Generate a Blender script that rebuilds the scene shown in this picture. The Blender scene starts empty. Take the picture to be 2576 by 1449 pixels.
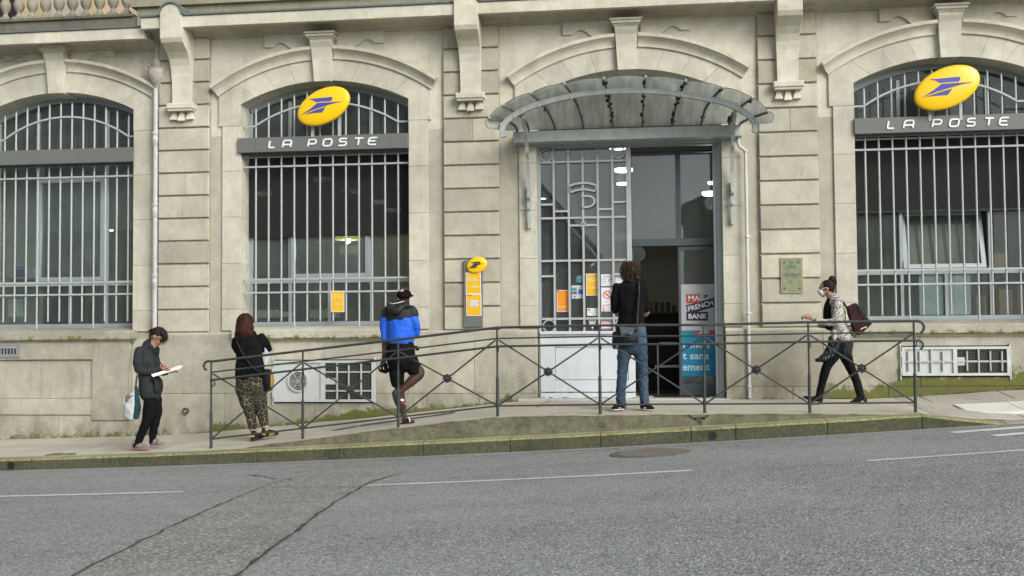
import bpy, bmesh, math, random
from mathutils import Vector, Matrix, noise
random.seed(7)
R = math.radians
S = bpy.context.scene
COL = S.collection

# ------------------------------------------------------------------ camera
FPX = 2700.0                      # focal length for a frame 2576 wide
YAW, PIT, ROL = -0.124818374, 0.0401425728, -0.00822876834
CAM = Vector((0.0, -15.0351, 1.40))
def turn(v):
    x, y, z = v
    c, s = math.cos(ROL), math.sin(ROL); x, y = c*x - s*y, s*x + c*y
    c, s = math.cos(PIT), math.sin(PIT); y, z = c*y + s*z, -s*y + c*z
    c, s = math.cos(YAW), math.sin(YAW); x, z = c*x + s*z, -s*x + c*z
    return Vector((x, z, y))      # right, into the scene, up
def at(px, py, y=0.0):
    d = turn(((px-1288)/FPX, -(py-724.5)/FPX, 1.0))
    t = (y - CAM.y)/d.y
    return CAM.x + d.x*t, CAM.z + d.z*t
cam = bpy.data.cameras.new('camera'); camo = bpy.data.objects.new('camera', cam); COL.objects.link(camo)
ax, up, fw = turn((1,0,0)), turn((0,1,0)), turn((0,0,1))
M = Matrix((( ax.x, up.x, -fw.x, CAM.x), (ax.y, up.y, -fw.y, CAM.y), (ax.z, up.z, -fw.z, CAM.z), (0,0,0,1)))
camo.matrix_world = M
cam.sensor_width = 36; cam.lens = 36*FPX/2576; cam.clip_end = 600; cam.clip_start = .1
S.camera = camo

# ------------------------------------------------------------------ sky, sun, exposure
w = bpy.data.worlds.new('World'); S.world = w; w.use_nodes = True
nt = w.node_tree; nt.nodes.clear()
SUN_EL, SUN_ROT = R(30), R(135)
sky = nt.nodes.new('ShaderNodeTexSky'); sky.sky_type = 'NISHITA'; sky.sun_disc = False
sky.sun_elevation = SUN_EL; sky.sun_rotation = SUN_ROT; sky.air_density = 1.0; sky.dust_density = 4.0; sky.ozone_density = 1.0
hsv = nt.nodes.new('ShaderNodeHueSaturation'); hsv.inputs['Saturation'].default_value = .16
bg = nt.nodes.new('ShaderNodeBackground'); bg.inputs['Strength'].default_value = .12
wo = nt.nodes.new('ShaderNodeOutputWorld')
# overcast: broken grey cloud over the whole dome
tc = nt.nodes.new('ShaderNodeTexCoord'); cn = nt.nodes.new('ShaderNodeTexNoise'); cn.inputs['Scale'].default_value = 2.2; cn.inputs['Detail'].default_value = 5
cr = nt.nodes.new('ShaderNodeMapRange'); cr.inputs[1].default_value = .3; cr.inputs[2].default_value = .7; cr.inputs[3].default_value = .62; cr.inputs[4].default_value = 1.25
mx = nt.nodes.new('ShaderNodeMix'); mx.data_type = 'RGBA'; mx.blend_type = 'MULTIPLY'; mx.inputs[0].default_value = 1
nt.links.new(tc.outputs['Generated'], cn.inputs['Vector']); nt.links.new(cn.outputs['Fac'], cr.inputs[0])
nt.links.new(sky.outputs[0], hsv.inputs['Color']); nt.links.new(hsv.outputs[0], mx.inputs[6]); nt.links.new(cr.outputs[0], mx.inputs[7])
nt.links.new(mx.outputs[2], bg.inputs[0]); nt.links.new(bg.outputs[0], wo.inputs[0])
sd = bpy.data.lights.new('sun', 'SUN'); sd.energy = 1.25; sd.angle = R(34); sd.color = (1, .97, .9)
so = bpy.data.objects.new('sun', sd); COL.objects.link(so)
sdir = Vector((math.sin(R(45))*math.cos(SUN_EL), -math.cos(R(45))*math.cos(SUN_EL), math.sin(SUN_EL)))
so.rotation_euler = sdir.to_track_quat('Z', 'Y').to_euler()
S.view_settings.view_transform = 'Standard'; S.view_settings.look = 'None'; S.view_settings.gamma = 1
S.view_settings.exposure = 0.56
S.render.engine = 'CYCLES'; S.cycles.max_bounces = 6; S.cycles.transparent_max_bounces = 12

# ------------------------------------------------------------------ tags
def tag(o, label=None, cat=None, group=None, kind=None):
    if label: o['label'] = label
    if cat: o['category'] = cat
    if group: o['group'] = group
    if kind: o['kind'] = kind
    return o
def empty(name, loc=(0,0,0), label=None, cat=None, group=None, kind=None):
    o = bpy.data.objects.new(name, None); COL.objects.link(o); o.location = loc; o.empty_display_size = .2
    return tag(o, label, cat, group, kind)
def link(name, me, m=None, parent=None):
    if m is not None and len(me.materials) == 0: me.materials.append(m)
    o = bpy.data.objects.new(name, me); COL.objects.link(o)
    if parent is not None: o.parent = parent
    return o

# ------------------------------------------------------------------ mesh builder
class MB:
    def __init__(s): s.v = []; s.f = []; s.smooth = set()
    def add(s, vs, fs, smooth=False):
        b = len(s.v); s.v += [tuple(v) for v in vs]
        for f in fs:
            if smooth: s.smooth.add(len(s.f))
            s.f.append(tuple(i+b for i in f))
        return s
    def box(s, x0, x1, y0, y1, z0, z1):
        if x0 > x1: x0, x1 = x1, x0
        if y0 > y1: y0, y1 = y1, y0
        if z0 > z1: z0, z1 = z1, z0
        return s.add([(x0,y0,z0),(x1,y0,z0),(x1,y1,z0),(x0,y1,z0),(x0,y0,z1),(x1,y0,z1),(x1,y1,z1),(x0,y1,z1)],
                     [(0,3,2,1),(4,5,6,7),(0,1,5,4),(1,2,6,5),(2,3,7,6),(3,0,4,7)])
    def cham(s, x0, x1, y0, y1, z0, z1, c=.008):
        # box whose front edges (towards -y) are chamfered
        a = [(x0,y1,z0),(x1,y1,z0),(x1,y1,z1),(x0,y1,z1),(x0,y0+c,z0),(x1,y0+c,z0),(x1,y0+c,z1),(x0,y0+c,z1),
             (x0+c,y0,z0+c),(x1-c,y0,z0+c),(x1-c,y0,z1-c),(x0+c,y0,z1-c)]
        return s.add(a, [(0,3,2,1),(8,9,10,11),(4,5,9,8),(5,6,10,9),(6,7,11,10),(7,4,8,11),(0,1,5,4),(1,2,6,5),(2,3,7,6),(3,0,4,7)])
    def prism(s, poly, y0, y1):
        # polygon in xz (list of (x,z)), extruded along y
        n = len(poly); a = sum(poly[i][0]*poly[(i+1)%n][1]-poly[(i+1)%n][0]*poly[i][1] for i in range(n))
        if a < 0: poly = poly[::-1]
        if y0 > y1: y0, y1 = y1, y0
        vs = [(x,y0,z) for x,z in poly] + [(x,y1,z) for x,z in poly]
        fs = [tuple(range(n)), tuple(range(2*n-1, n-1, -1))] + [(i+n, (i+1)%n+n, (i+1)%n, i) for i in range(n)]
        return s.add(vs, fs)
    def profile(s, prof, x0, x1):
        # profile in (y,z) extruded along x
        n = len(prof); vs = [(x0,y,z) for y,z in prof] + [(x1,y,z) for y,z in prof]
        return s.add(vs, [tuple(range(n)), tuple(range(2*n-1, n-1, -1))] + [(i+n, (i+1)%n+n, (i+1)%n, i) for i in range(n)])
    def tube(s, pts, r, n=8, caps=True, flat=None):
        pts = [Vector(p) for p in pts]; rs = r if isinstance(r, (list, tuple)) else [r]*len(pts)
        rings = []; prev = None
        for i, p in enumerate(pts):
            t = (pts[min(i+1, len(pts)-1)] - pts[max(i-1, 0)]).normalized()
            if prev is None:
                a = Vector((0,1,0)) if abs(t.y) < .8 else Vector((1,0,0))
                u = t.cross(a).normalized()
            else:
                u = (prev - t*prev.dot(t)).normalized()
            prev = u; v = t.cross(u); rr = rs[i]
            ru, rv = (rr, rr) if flat is None else (rr, rr*flat)
            rings.append([p + u*ru*math.cos(2*math.pi*k/n) + v*rv*math.sin(2*math.pi*k/n) for k in range(n)])
        vs = [q for g in rings for q in g]; fs = []
        for i in range(len(rings)-1):
            for k in range(n):
                fs.append((i*n+k, i*n+(k+1)%n, (i+1)*n+(k+1)%n, (i+1)*n+k))
        s.add(vs, fs, smooth=True)
        if caps: s.add(rings[0], [tuple(range(n-1,-1,-1))]); s.add(rings[-1], [tuple(range(n))])
        return s
    def ribbon(s, pts, wd, th, side=None):
        # flat bar along pts: half width wd along 'side', half thickness th
        pts = [Vector(p) for p in pts]; rings = []
        for i, p in enumerate(pts):
            t = (pts[min(i+1, len(pts)-1)] - pts[max(i-1, 0)]).normalized()
            u = Vector(side) if side else Vector((0,1,0)); u = (u - t*u.dot(t)).normalized(); v = t.cross(u)
            rings += [p+u*wd+v*th, p-u*wd+v*th, p-u*wd-v*th, p+u*wd-v*th]
        fs = [(i*4+k, i*4+(k+1)%4, (i+1)*4+(k+1)%4, (i+1)*4+k) for i in range(len(pts)-1) for k in range(4)]
        fs += [(3,2,1,0), tuple(len(rings)-4+k for k in range(4))]
        return s.add(rings, fs)
    def lathe(s, prof, c=(0,0,0), n=16, ax='z'):
        vs = []; m = len(prof)
        for r, h in prof:
            for k in range(n):
                a = 2*math.pi*k/n; x, y = r*math.cos(a), r*math.sin(a)
                p = {'z': (x,y,h), 'y': (x,-h,y), 'x': (h,x,y)}[ax]
                vs.append((c[0]+p[0], c[1]+p[1], c[2]+p[2]))
        s.add(vs, [(i*n+k, i*n+(k+1)%n, (i+1)*n+(k+1)%n, (i+1)*n+k) for i in range(m-1) for k in range(n)], smooth=True)
        s.add(vs[:n], [tuple(range(n-1,-1,-1))]); s.add(vs[-n:], [tuple(range(n))])
        return s
    def ring(s, c, r, wd, y0, y1, n=24, a0=0, a1=2*math.pi):
        # flat ring in the xz plane
        full = abs(a1-a0-2*math.pi) < 1e-6; m = n if full else n+1; vs = []
        for k in range(m):
            a = a0+(a1-a0)*k/n
            for rr, y in ((r-wd,y0),(r+wd,y0),(r+wd,y1),(r-wd,y1)):
                vs.append((c[0]+rr*math.cos(a), y, c[1]+rr*math.sin(a)))
        fs = []
        for k in range(n):
            j = (k+1) % m
            for q in range(4): fs.append((k*4+q, k*4+(q+1)%4, j*4+(q+1)%4, j*4+q))
        if not full: fs += [(3,2,1,0), tuple((m-1)*4+q for q in range(4))]
        return s.add(vs, fs)
    def mesh(s, name):
        me = bpy.data.meshes.new(name); me.from_pydata(s.v, [], s.f); me.update()
        bm = bmesh.new(); bm.from_mesh(me); bmesh.ops.recalc_face_normals(bm, faces=bm.faces); bm.to_mesh(me); bm.free()
        for i in s.smooth:
            if i < len(me.polygons): me.polygons[i].use_smooth = True
        return me
    def build(s, name, m, parent=None, bevel=0):
        o = link(name, s.mesh(name), m, parent)
        if bevel:
            b = o.modifiers.new('bevel', 'BEVEL'); b.width = bevel; b.segments = 2; b.limit_method = 'ANGLE'; b.angle_limit = R(40)
        return o
def box(name, m, x0, x1, y0, y1, z0, z1, parent=None, bevel=0): return MB().box(x0,x1,y0,y1,z0,z1).build(name, m, parent, bevel)
def twin(o, name=None, loc=None, parent=None):
    c = o.copy(); COL.objects.link(c)
    if name: c.name = name
    if loc: c.location = loc
    if parent: c.parent = parent
    return c

# ------------------------------------------------------------------ materials
class NT:
    def __init__(s, name):
        s.m = bpy.data.materials.new(name); s.m.use_nodes = True; s.t = s.m.node_tree; s.n = s.t.nodes; s.l = s.t.links
        s.b = s.n['Principled BSDF']; s.out = s.n['Material Output']
        s.tc = s.n.new('ShaderNodeTexCoord')
    def coord(s, sc=(1,1,1), world=True, rot=(0,0,0)):
        mp = s.n.new('ShaderNodeMapping'); mp.inputs['Scale'].default_value = sc; mp.inputs['Rotation'].default_value = rot
        if world:
            g = s.n.new('ShaderNodeNewGeometry'); s.l.new(g.outputs['Position'], mp.inputs['Vector'])
        else: s.l.new(s.tc.outputs['Object'], mp.inputs['Vector'])
        return mp.outputs[0]
    def noise(s, scale, detail=4, sc=(1,1,1), rough=.55, world=True, dist=0):
        n = s.n.new('ShaderNodeTexNoise'); n.inputs['Scale'].default_value = scale; n.inputs['Detail'].default_value = detail
        n.inputs['Roughness'].default_value = rough; n.inputs['Distortion'].default_value = dist
        s.l.new(s.coord(sc, world), n.inputs['Vector']); return n.outputs['Fac']
    def voro(s, scale, feature='F1', sc=(1,1,1), world=True, out='Distance', rand=1):
        n = s.n.new('ShaderNodeTexVoronoi'); n.feature = feature; n.inputs['Scale'].default_value = scale
        n.inputs['Randomness'].default_value = rand
        s.l.new(s.coord(sc, world), n.inputs['Vector']); return n.outputs[out]
    def ramp(s, f, a, b, lo=0, hi=1):
        n = s.n.new('ShaderNodeMapRange'); n.inputs[1].default_value = a; n.inputs[2].default_value = b; n.inputs[3].default_value = lo; n.inputs[4].default_value = hi
        s.l.new(f, n.inputs[0]); return n.outputs[0]
    def math(s, op, a, b=None):
        n = s.n.new('ShaderNodeMath'); n.operation = op
        for i, q in enumerate((a, b)):
            if q is None: continue
            if isinstance(q, (int, float)): n.inputs[i].default_value = q
            else: s.l.new(q, n.inputs[i])
        return n.outputs[0]
    def mix(s, f, a, b, mode='MIX'):
        n = s.n.new('ShaderNodeMix'); n.data_type = 'RGBA'; n.blend_type = mode
        for i, q in ((0, f), (6, a), (7, b)):
            if isinstance(q, (int, float)): n.inputs[i].default_value = q
            elif isinstance(q, tuple): n.inputs[i].default_value = (*q, 1)
            else: s.l.new(q, n.inputs[i])
        return n.outputs[2]
    def bump(s, h, strength=.3, dist=.01):
        n = s.n.new('ShaderNodeBump'); n.inputs['Strength'].default_value = strength; n.inputs['Distance'].default_value = dist
        s.l.new(h, n.inputs['Height']); s.l.new(n.outputs[0], s.b.inputs['Normal'])
    def fin(s, color, rough=.8, metal=0, spec=.3):
        if isinstance(color, tuple): s.b.inputs['Base Color'].default_value = (*color, 1)
        else: s.l.new(color, s.b.inputs['Base Color'])
        if isinstance(rough, (int, float)): s.b.inputs['Roughness'].default_value = rough
        else: s.l.new(rough, s.b.inputs['Roughness'])
        s.b.inputs['Metallic'].default_value = metal; s.b.inputs['Specular IOR Level'].default_value = spec
        return s.m
def scl(c, k): return tuple(x*k for x in c)
def stone(name, base=(.492,.474,.382), stain=.38, moss=False, grime=(.21,.195,.15), var=.20, rough=.9, streak=.35):
    q = NT(name)
    info = q.n.new('ShaderNodeObjectInfo'); rnd = q.ramp(info.outputs['Random'], 0, 1, 1-var, 1+var*.5)
    big = q.ramp(q.noise(1.1, 5, rough=.62), .36, .66)
    c = q.mix(big, scl(base, .80), scl(base, 1.07))
    mid = q.ramp(q.noise(6.5, 5, rough=.6), .3, .7, .91, 1.06); c = q.mix(1.0, c, mid, 'MULTIPLY')
    warm = q.ramp(q.noise(3.7, 6, rough=.7), .50, .72, 0, .7)
    c = q.mix(warm, c, (base[0]*.80, base[1]*.70, base[2]*.60))
    st = q.ramp(q.noise(2.6, 6, sc=(2.6,1,.28), rough=.7), .53, .78, 0, streak)
    c = q.mix(st, c, grime)
    bl = q.ramp(q.noise(.9, 7, rough=.72, dist=.8), .58, .80, 0, stain)
    c = q.mix(bl, c, grime)
    fine = q.ramp(q.noise(55, 3, rough=.6), .3, .75, .90, 1.08)
    c = q.mix(1.0, c, fine, 'MULTIPLY'); c = q.mix(1.0, c, rnd, 'MULTIPLY')
    pits = q.ramp(q.noise(120, 2), .66, .74, 0, .35); c = q.mix(pits, c, scl(grime, .8))
    if moss:
        a = q.n.new('ShaderNodeAttribute'); a.attribute_name = 'moss'
        m1 = q.math('ADD', a.outputs['Fac'], q.ramp(q.noise(9, 6, rough=.75), .3, .75, -.42, .42))
        m2 = q.ramp(m1, .42, .62)
        g = q.mix(q.noise(30, 4), (.060,.075,.012), (.19,.215,.045))
        c = q.mix(m2, c, g)
        a2 = q.n.new('ShaderNodeAttribute'); a2.attribute_name = 'dirt'
        d1 = q.math('MULTIPLY', a2.outputs['Fac'], q.ramp(q.noise(5, 5, sc=(1,1,.5), rough=.7), .3, .65))
        c = q.mix(q.ramp(d1, .05, .9, 0, .75), c, (.115,.10,.072))
        q.bump(q.math('ADD', q.noise(60, 5), q.math('MULTIPLY', m2, q.noise(90, 3))), .5, .012)
    else:
        q.bump(q.math('ADD', q.noise(70, 5), q.math('MULTIPLY', q.noise(9, 3), 1.5)), .35, .006)
    return q.fin(c, rough, spec=.2)
def plain(name, col, rough=.5, metal=0, var=.12, nscale=8, bump=0, spec=.4, dirt=0, dcol=(.12,.10,.08)):
    q = NT(name); c = q.mix(q.ramp(q.noise(nscale, 5, rough=.65), .3, .7), scl(col, 1-var), scl(col, 1+var*.6))
    if dirt: c = q.mix(q.ramp(q.noise(5, 6, sc=(1.5,1.5,.35), rough=.75), .5, .75, 0, dirt), c, dcol)
    if bump: q.bump(q.noise(nscale*8, 4), bump, .004)
    return q.fin(c, rough, metal, spec)
def emit(name, col, k):
    q = NT(name); q.b.inputs['Emission Color'].default_value = (*col,1); q.b.inputs['Emission Strength'].default_value = k
    return q.fin(col, .5)
def glass(name, tint=(.8,.85,.84), ior=1.7, rough=.015, wav=0):
    q = NT(name); q.n.remove(q.b)
    tr = q.n.new('ShaderNodeBsdfTransparent'); tr.inputs[0].default_value = (*tint,1)
    gl = q.n.new('ShaderNodeBsdfGlossy'); gl.inputs['Roughness'].default_value = rough; gl.inputs['Color'].default_value = (.95,.97,1,1)
    fr = q.n.new('ShaderNodeFresnel'); fr.inputs[0].default_value = ior
    if wav:
        bp = q.n.new('ShaderNodeBump'); bp.inputs['Strength'].default_value = wav; bp.inputs['Distance'].default_value = .02
        q.l.new(q.noise(1.3, 2), bp.inputs['Height']); q.l.new(bp.outputs[0], gl.inputs['Normal'])
    ms = q.n.new('ShaderNodeMixShader'); q.l.new(fr.outputs[0], ms.inputs[0]); q.l.new(tr.outputs[0], ms.inputs[1]); q.l.new(gl.outputs[0], ms.inputs[2])
    df = q.n.new('ShaderNodeBsdfDiffuse'); df.inputs[0].default_value = (.42,.48,.47,1); md = q.n.new('ShaderNodeMixShader')  # dusty grey haze, also lifting the darks in place of soft reflections
    q.l.new(q.ramp(q.noise(2.2, 5, rough=.7), .3, .75, .05, .13), md.inputs[0]); q.l.new(ms.outputs[0], md.inputs[1]); q.l.new(df.outputs[0], md.inputs[2])
    q.l.new(md.outputs[0], q.out.inputs[0]); return q.m

MT = {}
MT['stone'] = stone('limestone')
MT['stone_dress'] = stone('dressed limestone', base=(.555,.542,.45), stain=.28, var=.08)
MT['stone_brightened'] = stone('brightened spandrel limestone', base=(.60,.585,.485), stain=.30, var=.05)  # lightened colour makes up for the cornice shade on the upper wall
MT['stone_old'] = stone('plinth limestone', base=(.45,.435,.355), stain=.8, moss=True, streak=.5)
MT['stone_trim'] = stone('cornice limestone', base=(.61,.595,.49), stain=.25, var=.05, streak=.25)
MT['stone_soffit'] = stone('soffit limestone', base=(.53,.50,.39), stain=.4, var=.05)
MT['lichen'] = stone('lichen stone', base=(.17,.165,.13), stain=.95, grime=(.035,.038,.035), var=.1, streak=.8)
MT['mossy_parapet'] = stone('mossy parapet', base=(.30,.29,.21), stain=.85, grime=(.075,.08,.045), var=.1, streak=.7)
MT['baluster'] = stone('baluster stone', base=(.29,.27,.205), stain=.5, var=.1)
MT['zinc'] = plain('zinc flashing', (.15,.18,.18), .5, .3, .25, 6)
MT['joint'] = plain('recessed joint', (.33,.30,.245), .95, 0, .3, 12)  # even joint tone, darker than the block faces
MT['white_bar'] = plain('white painted iron', (.38,.405,.40), .45, 0, .10, 10, dirt=.25, dcol=(.30,.26,.2))
MT['frame'] = plain('grey aluminium', (.33,.38,.39), .4, .2, .08, 4)
MT['frame_dark'] = plain('dark anodised aluminium', (.085,.105,.115), .4, .3, .1, 4)
MT['band'] = plain('grey sign panel', (.135,.14,.132), .5, 0, .06, 3)
MT['letter'] = plain('white letter', (.72,.74,.74), .5, 0, .03)
MT['yellow'] = plain('yellow sign shell', (.83,.52,.002), .28, 0, .04, 2, spec=.6)
MT['blue'] = plain('blue sign vinyl', (.055,.07,.33), .4, 0, .05)
MT['navy'] = plain('navy print', (.018,.022,.055), .5, 0, .05)
MT['canopy'] = plain('grey painted steel', (.38,.415,.41), .5, .1, .16, 5, dirt=.45, dcol=(.10,.10,.09))
MT['canopy_dark'] = plain('weathered rib steel', (.11,.107,.095), .7, .1, .4, 14)
MT['rust'] = plain('flaking grime', (.012,.012,.010), .95, 0, .4, 20)
MT['rail'] = plain('dark green grey railing paint', (.040,.047,.046), .5, .1, .25, 14, bump=.2)
MT['pipe'] = plain('white downpipe', (.50,.505,.49), .5, 0, .10, 6, dirt=.4, dcol=(.25,.23,.2))
MT['pipe_old'] = plain('old lead hopper', (.40,.38,.33), .6, .1, .3, 9)
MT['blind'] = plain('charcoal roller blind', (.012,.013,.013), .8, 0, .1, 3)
MT['glass'] = glass('window glass', (.83,.87,.855), 1.33)
MT['door_glass'] = glass('door glass', (.80,.84,.84), 1.85, .01, .03)
MT['white_door'] = plain('white door paint', (.55,.59,.63), .45, 0, .06, 5, dirt=.22, dcol=(.33,.27,.2))
MT['hatch'] = plain('white hatch paint', (.49,.52,.51), .5, 0, .08, 5, dirt=.3, dcol=(.30,.26,.18))
MT['mesh_black'] = plain('black mesh backing', (.006,.006,.007), .9)
MT['wire'] = plain('mesh wire', (.11,.105,.095), .7)
MT['int_wall'] = plain('interior plaster', (.34,.33,.29), .9, 0, .1)
MT['int_dark'] = plain('dark interior curtain', (.09,.085,.065), .9, 0, .3, 3)
MT['int_ceiling'] = plain('interior ceiling', (.22,.22,.20), .9)
MT['int_floor'] = plain('interior tiles', (.16,.14,.11), .35, 0, .1, 2)
MT['lamp'] = emit('lit lamp', (1,.97,.88), 4.5)
MT['white_paper'] = plain('white paper', (.66,.68,.70), .7, 0, .03)
MT['poster_yellow'] = plain('yellow poster print', (.72,.42,.02), .45, 0, .08, 9)
MT['poster_orange'] = plain('orange poster print', (.72,.25,.02), .45, 0, .06, 9)
MT['print_pale'] = plain('pale print', (.70,.62,.38), .6)
MT['print_grey'] = plain('grey print', (.28,.29,.31), .6)
MT['print_red'] = plain('red print', (.50,.05,.04), .5)
MT['print_blue'] = plain('blue print', (.05,.07,.36), .5)
MT['print_green'] = plain('green print', (.04,.32,.26), .5)
MT['teal'] = plain('teal sticker', (.035,.22,.235), .5)
MT['plaque'] = plain('greenish glass plaque', (.235,.26,.165), .25, 0, .25, 14)
MT['plaque_edge'] = plain('plaque edge', (.42,.37,.24), .5, 0, .2, 14)
MT['black'] = plain('black plastic', (.012,.012,.013), .5)
MT['neigh'] = plain('ochre rendered wall', (.40,.33,.20), .9, 0, .15, 2)
MT['neigh2'] = plain('pink rendered wall', (.42,.32,.24), .9, 0, .15, 2)
def reeded():
    q = NT('reeded canopy glass')
    wv = q.n.new('ShaderNodeTexWave'); wv.bands_direction = 'X'; wv.inputs['Scale'].default_value = 18
    mp = q.n.new('ShaderNodeMapping'); g = q.n.new('ShaderNodeNewGeometry'); q.l.new(g.outputs['Position'], mp.inputs[0]); q.l.new(mp.outputs[0], wv.inputs['Vector'])
    st = q.ramp(q.noise(4.5, 5, sc=(3,.35,.35), rough=.7), .40, .72)
    c = q.mix(st, (.55,.56,.53), (.86,.87,.86)); c = q.mix(q.ramp(q.noise(2, 4), .4, .7, 0, .5), c, (.36,.39,.31))
    q.bump(wv.outputs['Fac'], .5, .006)
    q.fin(c, .25, spec=.5)
    tl = q.n.new('ShaderNodeBsdfTranslucent'); q.l.new(c, tl.inputs[0])
    tr = q.n.new('ShaderNodeBsdfTransparent'); tr.inputs[0].default_value = (.86,.90,.86,1)
    m1 = q.n.new('ShaderNodeMixShader'); m1.inputs[0].default_value = .55; m2 = q.n.new('ShaderNodeMixShader'); m2.inputs[0].default_value = .34
    q.l.new(q.b.outputs[0], m1.inputs[1]); q.l.new(tl.outputs[0], m1.inputs[2]); q.l.new(m1.outputs[0], m2.inputs[1]); q.l.new(tr.outputs[0], m2.inputs[2])
    q.l.new(m2.outputs[0], q.out.inputs[0]); return q.m
MT['reeded'] = reeded()
def asphalt(name, base, contrast=1.0, brown=0):
    q = NT(name)
    big = q.ramp(q.noise(.55, 5, rough=.6), .3, .7, .90, 1.08)
    cell = q.n.new('ShaderNodeTexVoronoi'); cell.inputs['Scale'].default_value = 58; q.l.new(q.coord((1,.8,1)), cell.inputs['Vector'])
    sep = q.n.new('ShaderNodeSeparateColor'); q.l.new(cell.outputs['Color'], sep.inputs[0])
    g1 = q.ramp(sep.outputs[0], .0, 1, 1-.40*contrast, 1+.38*contrast)
    light = q.ramp(sep.outputs[1], .86, .93, 0, .85*min(contrast,1))
    dark = q.ramp(sep.outputs[2], .86, .95, 0, .60*contrast)
    edge = q.ramp(cell.outputs['Distance'], .35, .75, 1.05, .62)
    c = q.mix(1.0, base, g1, 'MULTIPLY'); c = q.mix(light, c, (.50,.50,.47)); c = q.mix(dark, c, scl(base, .35))
    c = q.mix(1.0, c, edge, 'MULTIPLY'); c = q.mix(1.0, c, big, 'MULTIPLY')
    med = q.ramp(q.noise(5, 5, rough=.7), .3, .7, .93, 1.07); c = q.mix(1.0, c, med, 'MULTIPLY')
    wear = q.ramp(q.noise(.9, 6, sc=(.22,1,1), rough=.6), .42, .72, 0, .34); c = q.mix(wear, c, scl(base, 1.35))
    oil = q.ramp(q.noise(1.4, 6, sc=(.5,1,1), rough=.7, dist=.5), .60, .80, 0, .30); c = q.mix(oil, c, scl(base, .55))
    q.bump(q.math('SUBTRACT', q.noise(50, 3), cell.outputs['Distance']), .7, .008)
    return q.fin(c, .88, spec=.25)
MT['asphalt'] = asphalt('asphalt', (.252,.268,.266), .60)
MT['asphalt_patch'] = asphalt('older asphalt patch', (.244,.253,.243), .95)
MT['asphalt_dark'] = asphalt('dark asphalt patch', (.10,.10,.095), .6)
def ground(name, base, grain=40, amp=.16, stain=.35, dcol=(.13,.12,.09), bump=.3):
    q = NT(name)
    c = q.mix(q.ramp(q.noise(1.3, 6, rough=.65), .35, .68), scl(base,.85), scl(base,1.1))
    c = q.mix(q.ramp(q.noise(2.3, 7, rough=.75), .52, .75, 0, stain), c, dcol)
    c = q.mix(1.0, c, q.ramp(q.noise(grain, 3, rough=.7), .3, .7, 1-amp, 1+amp), 'MULTIPLY')
    c = q.mix(1.0, c, q.ramp(q.noise(grain*3, 2), .3, .7, 1-amp*.7, 1+amp*.7), 'MULTIPLY')
    q.bump(q.noise(grain*1.5, 4), bump, .006); return q.fin(c, .92, spec=.2)
MT['pavement'] = ground('pavement concrete', (.47,.445,.375), 45, .14, .3)
MT['slab'] = ground('paving slab', (.42,.39,.345), 35, .15, .3)
MT['kerb'] = ground('algae stained kerb', (.078,.080,.050), 22, .35, .85, (.028,.034,.016), .6)
MT['kerb_pale'] = ground('algae stained ramp wall', (.145,.143,.095), 14, .25, .9, (.055,.060,.026), .6)
MT['kerb_top'] = ground('kerb top', (.33,.31,.22), 40, .15, .5)
MT['kerb_yellow'] = ground('yellow kerb paint', (.25,.243,.120), 20, .38, .95, (.125,.125,.08))
MT['gutter'] = ground('gutter concrete', (.31,.33,.325), 50, .15, .3)
MT['threshold'] = ground('threshold stone', (.50,.49,.46), 30, .1, .2)
MT['marking'] = ground('worn road paint', (.52,.53,.52), 70, .35, .4, (.30,.31,.30))
MT['zebra'] = ground('white road paint', (.64,.65,.64), 40, .25, .35, (.3,.3,.3))
MT['chalk'] = ground('chalk line', (.55,.55,.53), 60, .3, .4, (.38,.36,.32))
MT['crack'] = ground('crack fill', (.070,.068,.055), 30, .6, .5, (.12,.125,.06))
MT['iron'] = plain('cast iron', (.15,.14,.12), .7, .2, .3, 20, bump=.5)
MT['tactile'] = ground('white tactile plate', (.66,.655,.60), 40, .08, .15, (.4,.37,.3))

# ------------------------------------------------------------------ ground levels
def interp(x, xs, zs):
    if x <= xs[0]: return zs[0] + (x-xs[0])*(zs[1]-zs[0])/(xs[1]-xs[0])
    for i in range(len(xs)-1):
        if x <= xs[i+1]: return zs[i] + (zs[i+1]-zs[i])*(x-xs[i])/(xs[i+1]-xs[i])
    return zs[-1] + (x-xs[-1])*(zs[-1]-zs[-2])/(xs[-1]-xs[-2])
def z_wall(x): return interp(x, [-12,-9.69,-7.5,-6.49,-4.9,-3.88,-3.1,-1.79,-1.5,2.95,4.96,9], [-.24,-.163,-.10,-.045,.105,.196,.281,.425,.442,.45,.584,.84])
def z_road0(x):
    if x > 9: return z_road0(9) + (x-9)*.088
    if x < -12: return z_road0(-12) + (x+12)*.018
    return .0695 + .0582*x + .00169*x*x
def k_up(x): return interp(x, [-9,-6,-3,3.04,3.4,3.94,4.2], [.14,.15,.165,.165,.10,.012,.012]) if x > -9 and x < 4.2 else (.14 if x < 0 else .012)
def z_kerb(x): return z_road0(x) + k_up(x)
def z_lip(x): return max(z_kerb(x), interp(x, [-5.2,-4.95,-3.8,-2.47,-1.95,-1.6,-.56,.67,1.86,3.13], [-.2,-.01,.14,.30,.355,.38,.39,.41,.413,.408])) if x < 3.13 else z_kerb(x)
def z_road(x, y): return z_road0(x) + .02*min(max(-2.62-y, 0), 6) - .015*min(max(-9-y, 0), 8)
def z_pave(x, y):
    t = min(1, max(0, -y/2.25)); return z_wall(x)*(1-t) + z_lip(x)*t
def on_ground(px, py, road=True):
    y = -14.6 if road else -2.5
    while y < 0:
        x, z = at(px, py, y)
        if z - (z_road(x,y) if road else z_pave(x,y)) <= 0: return x, y, z
        y += .01
    return x, y, z
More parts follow.
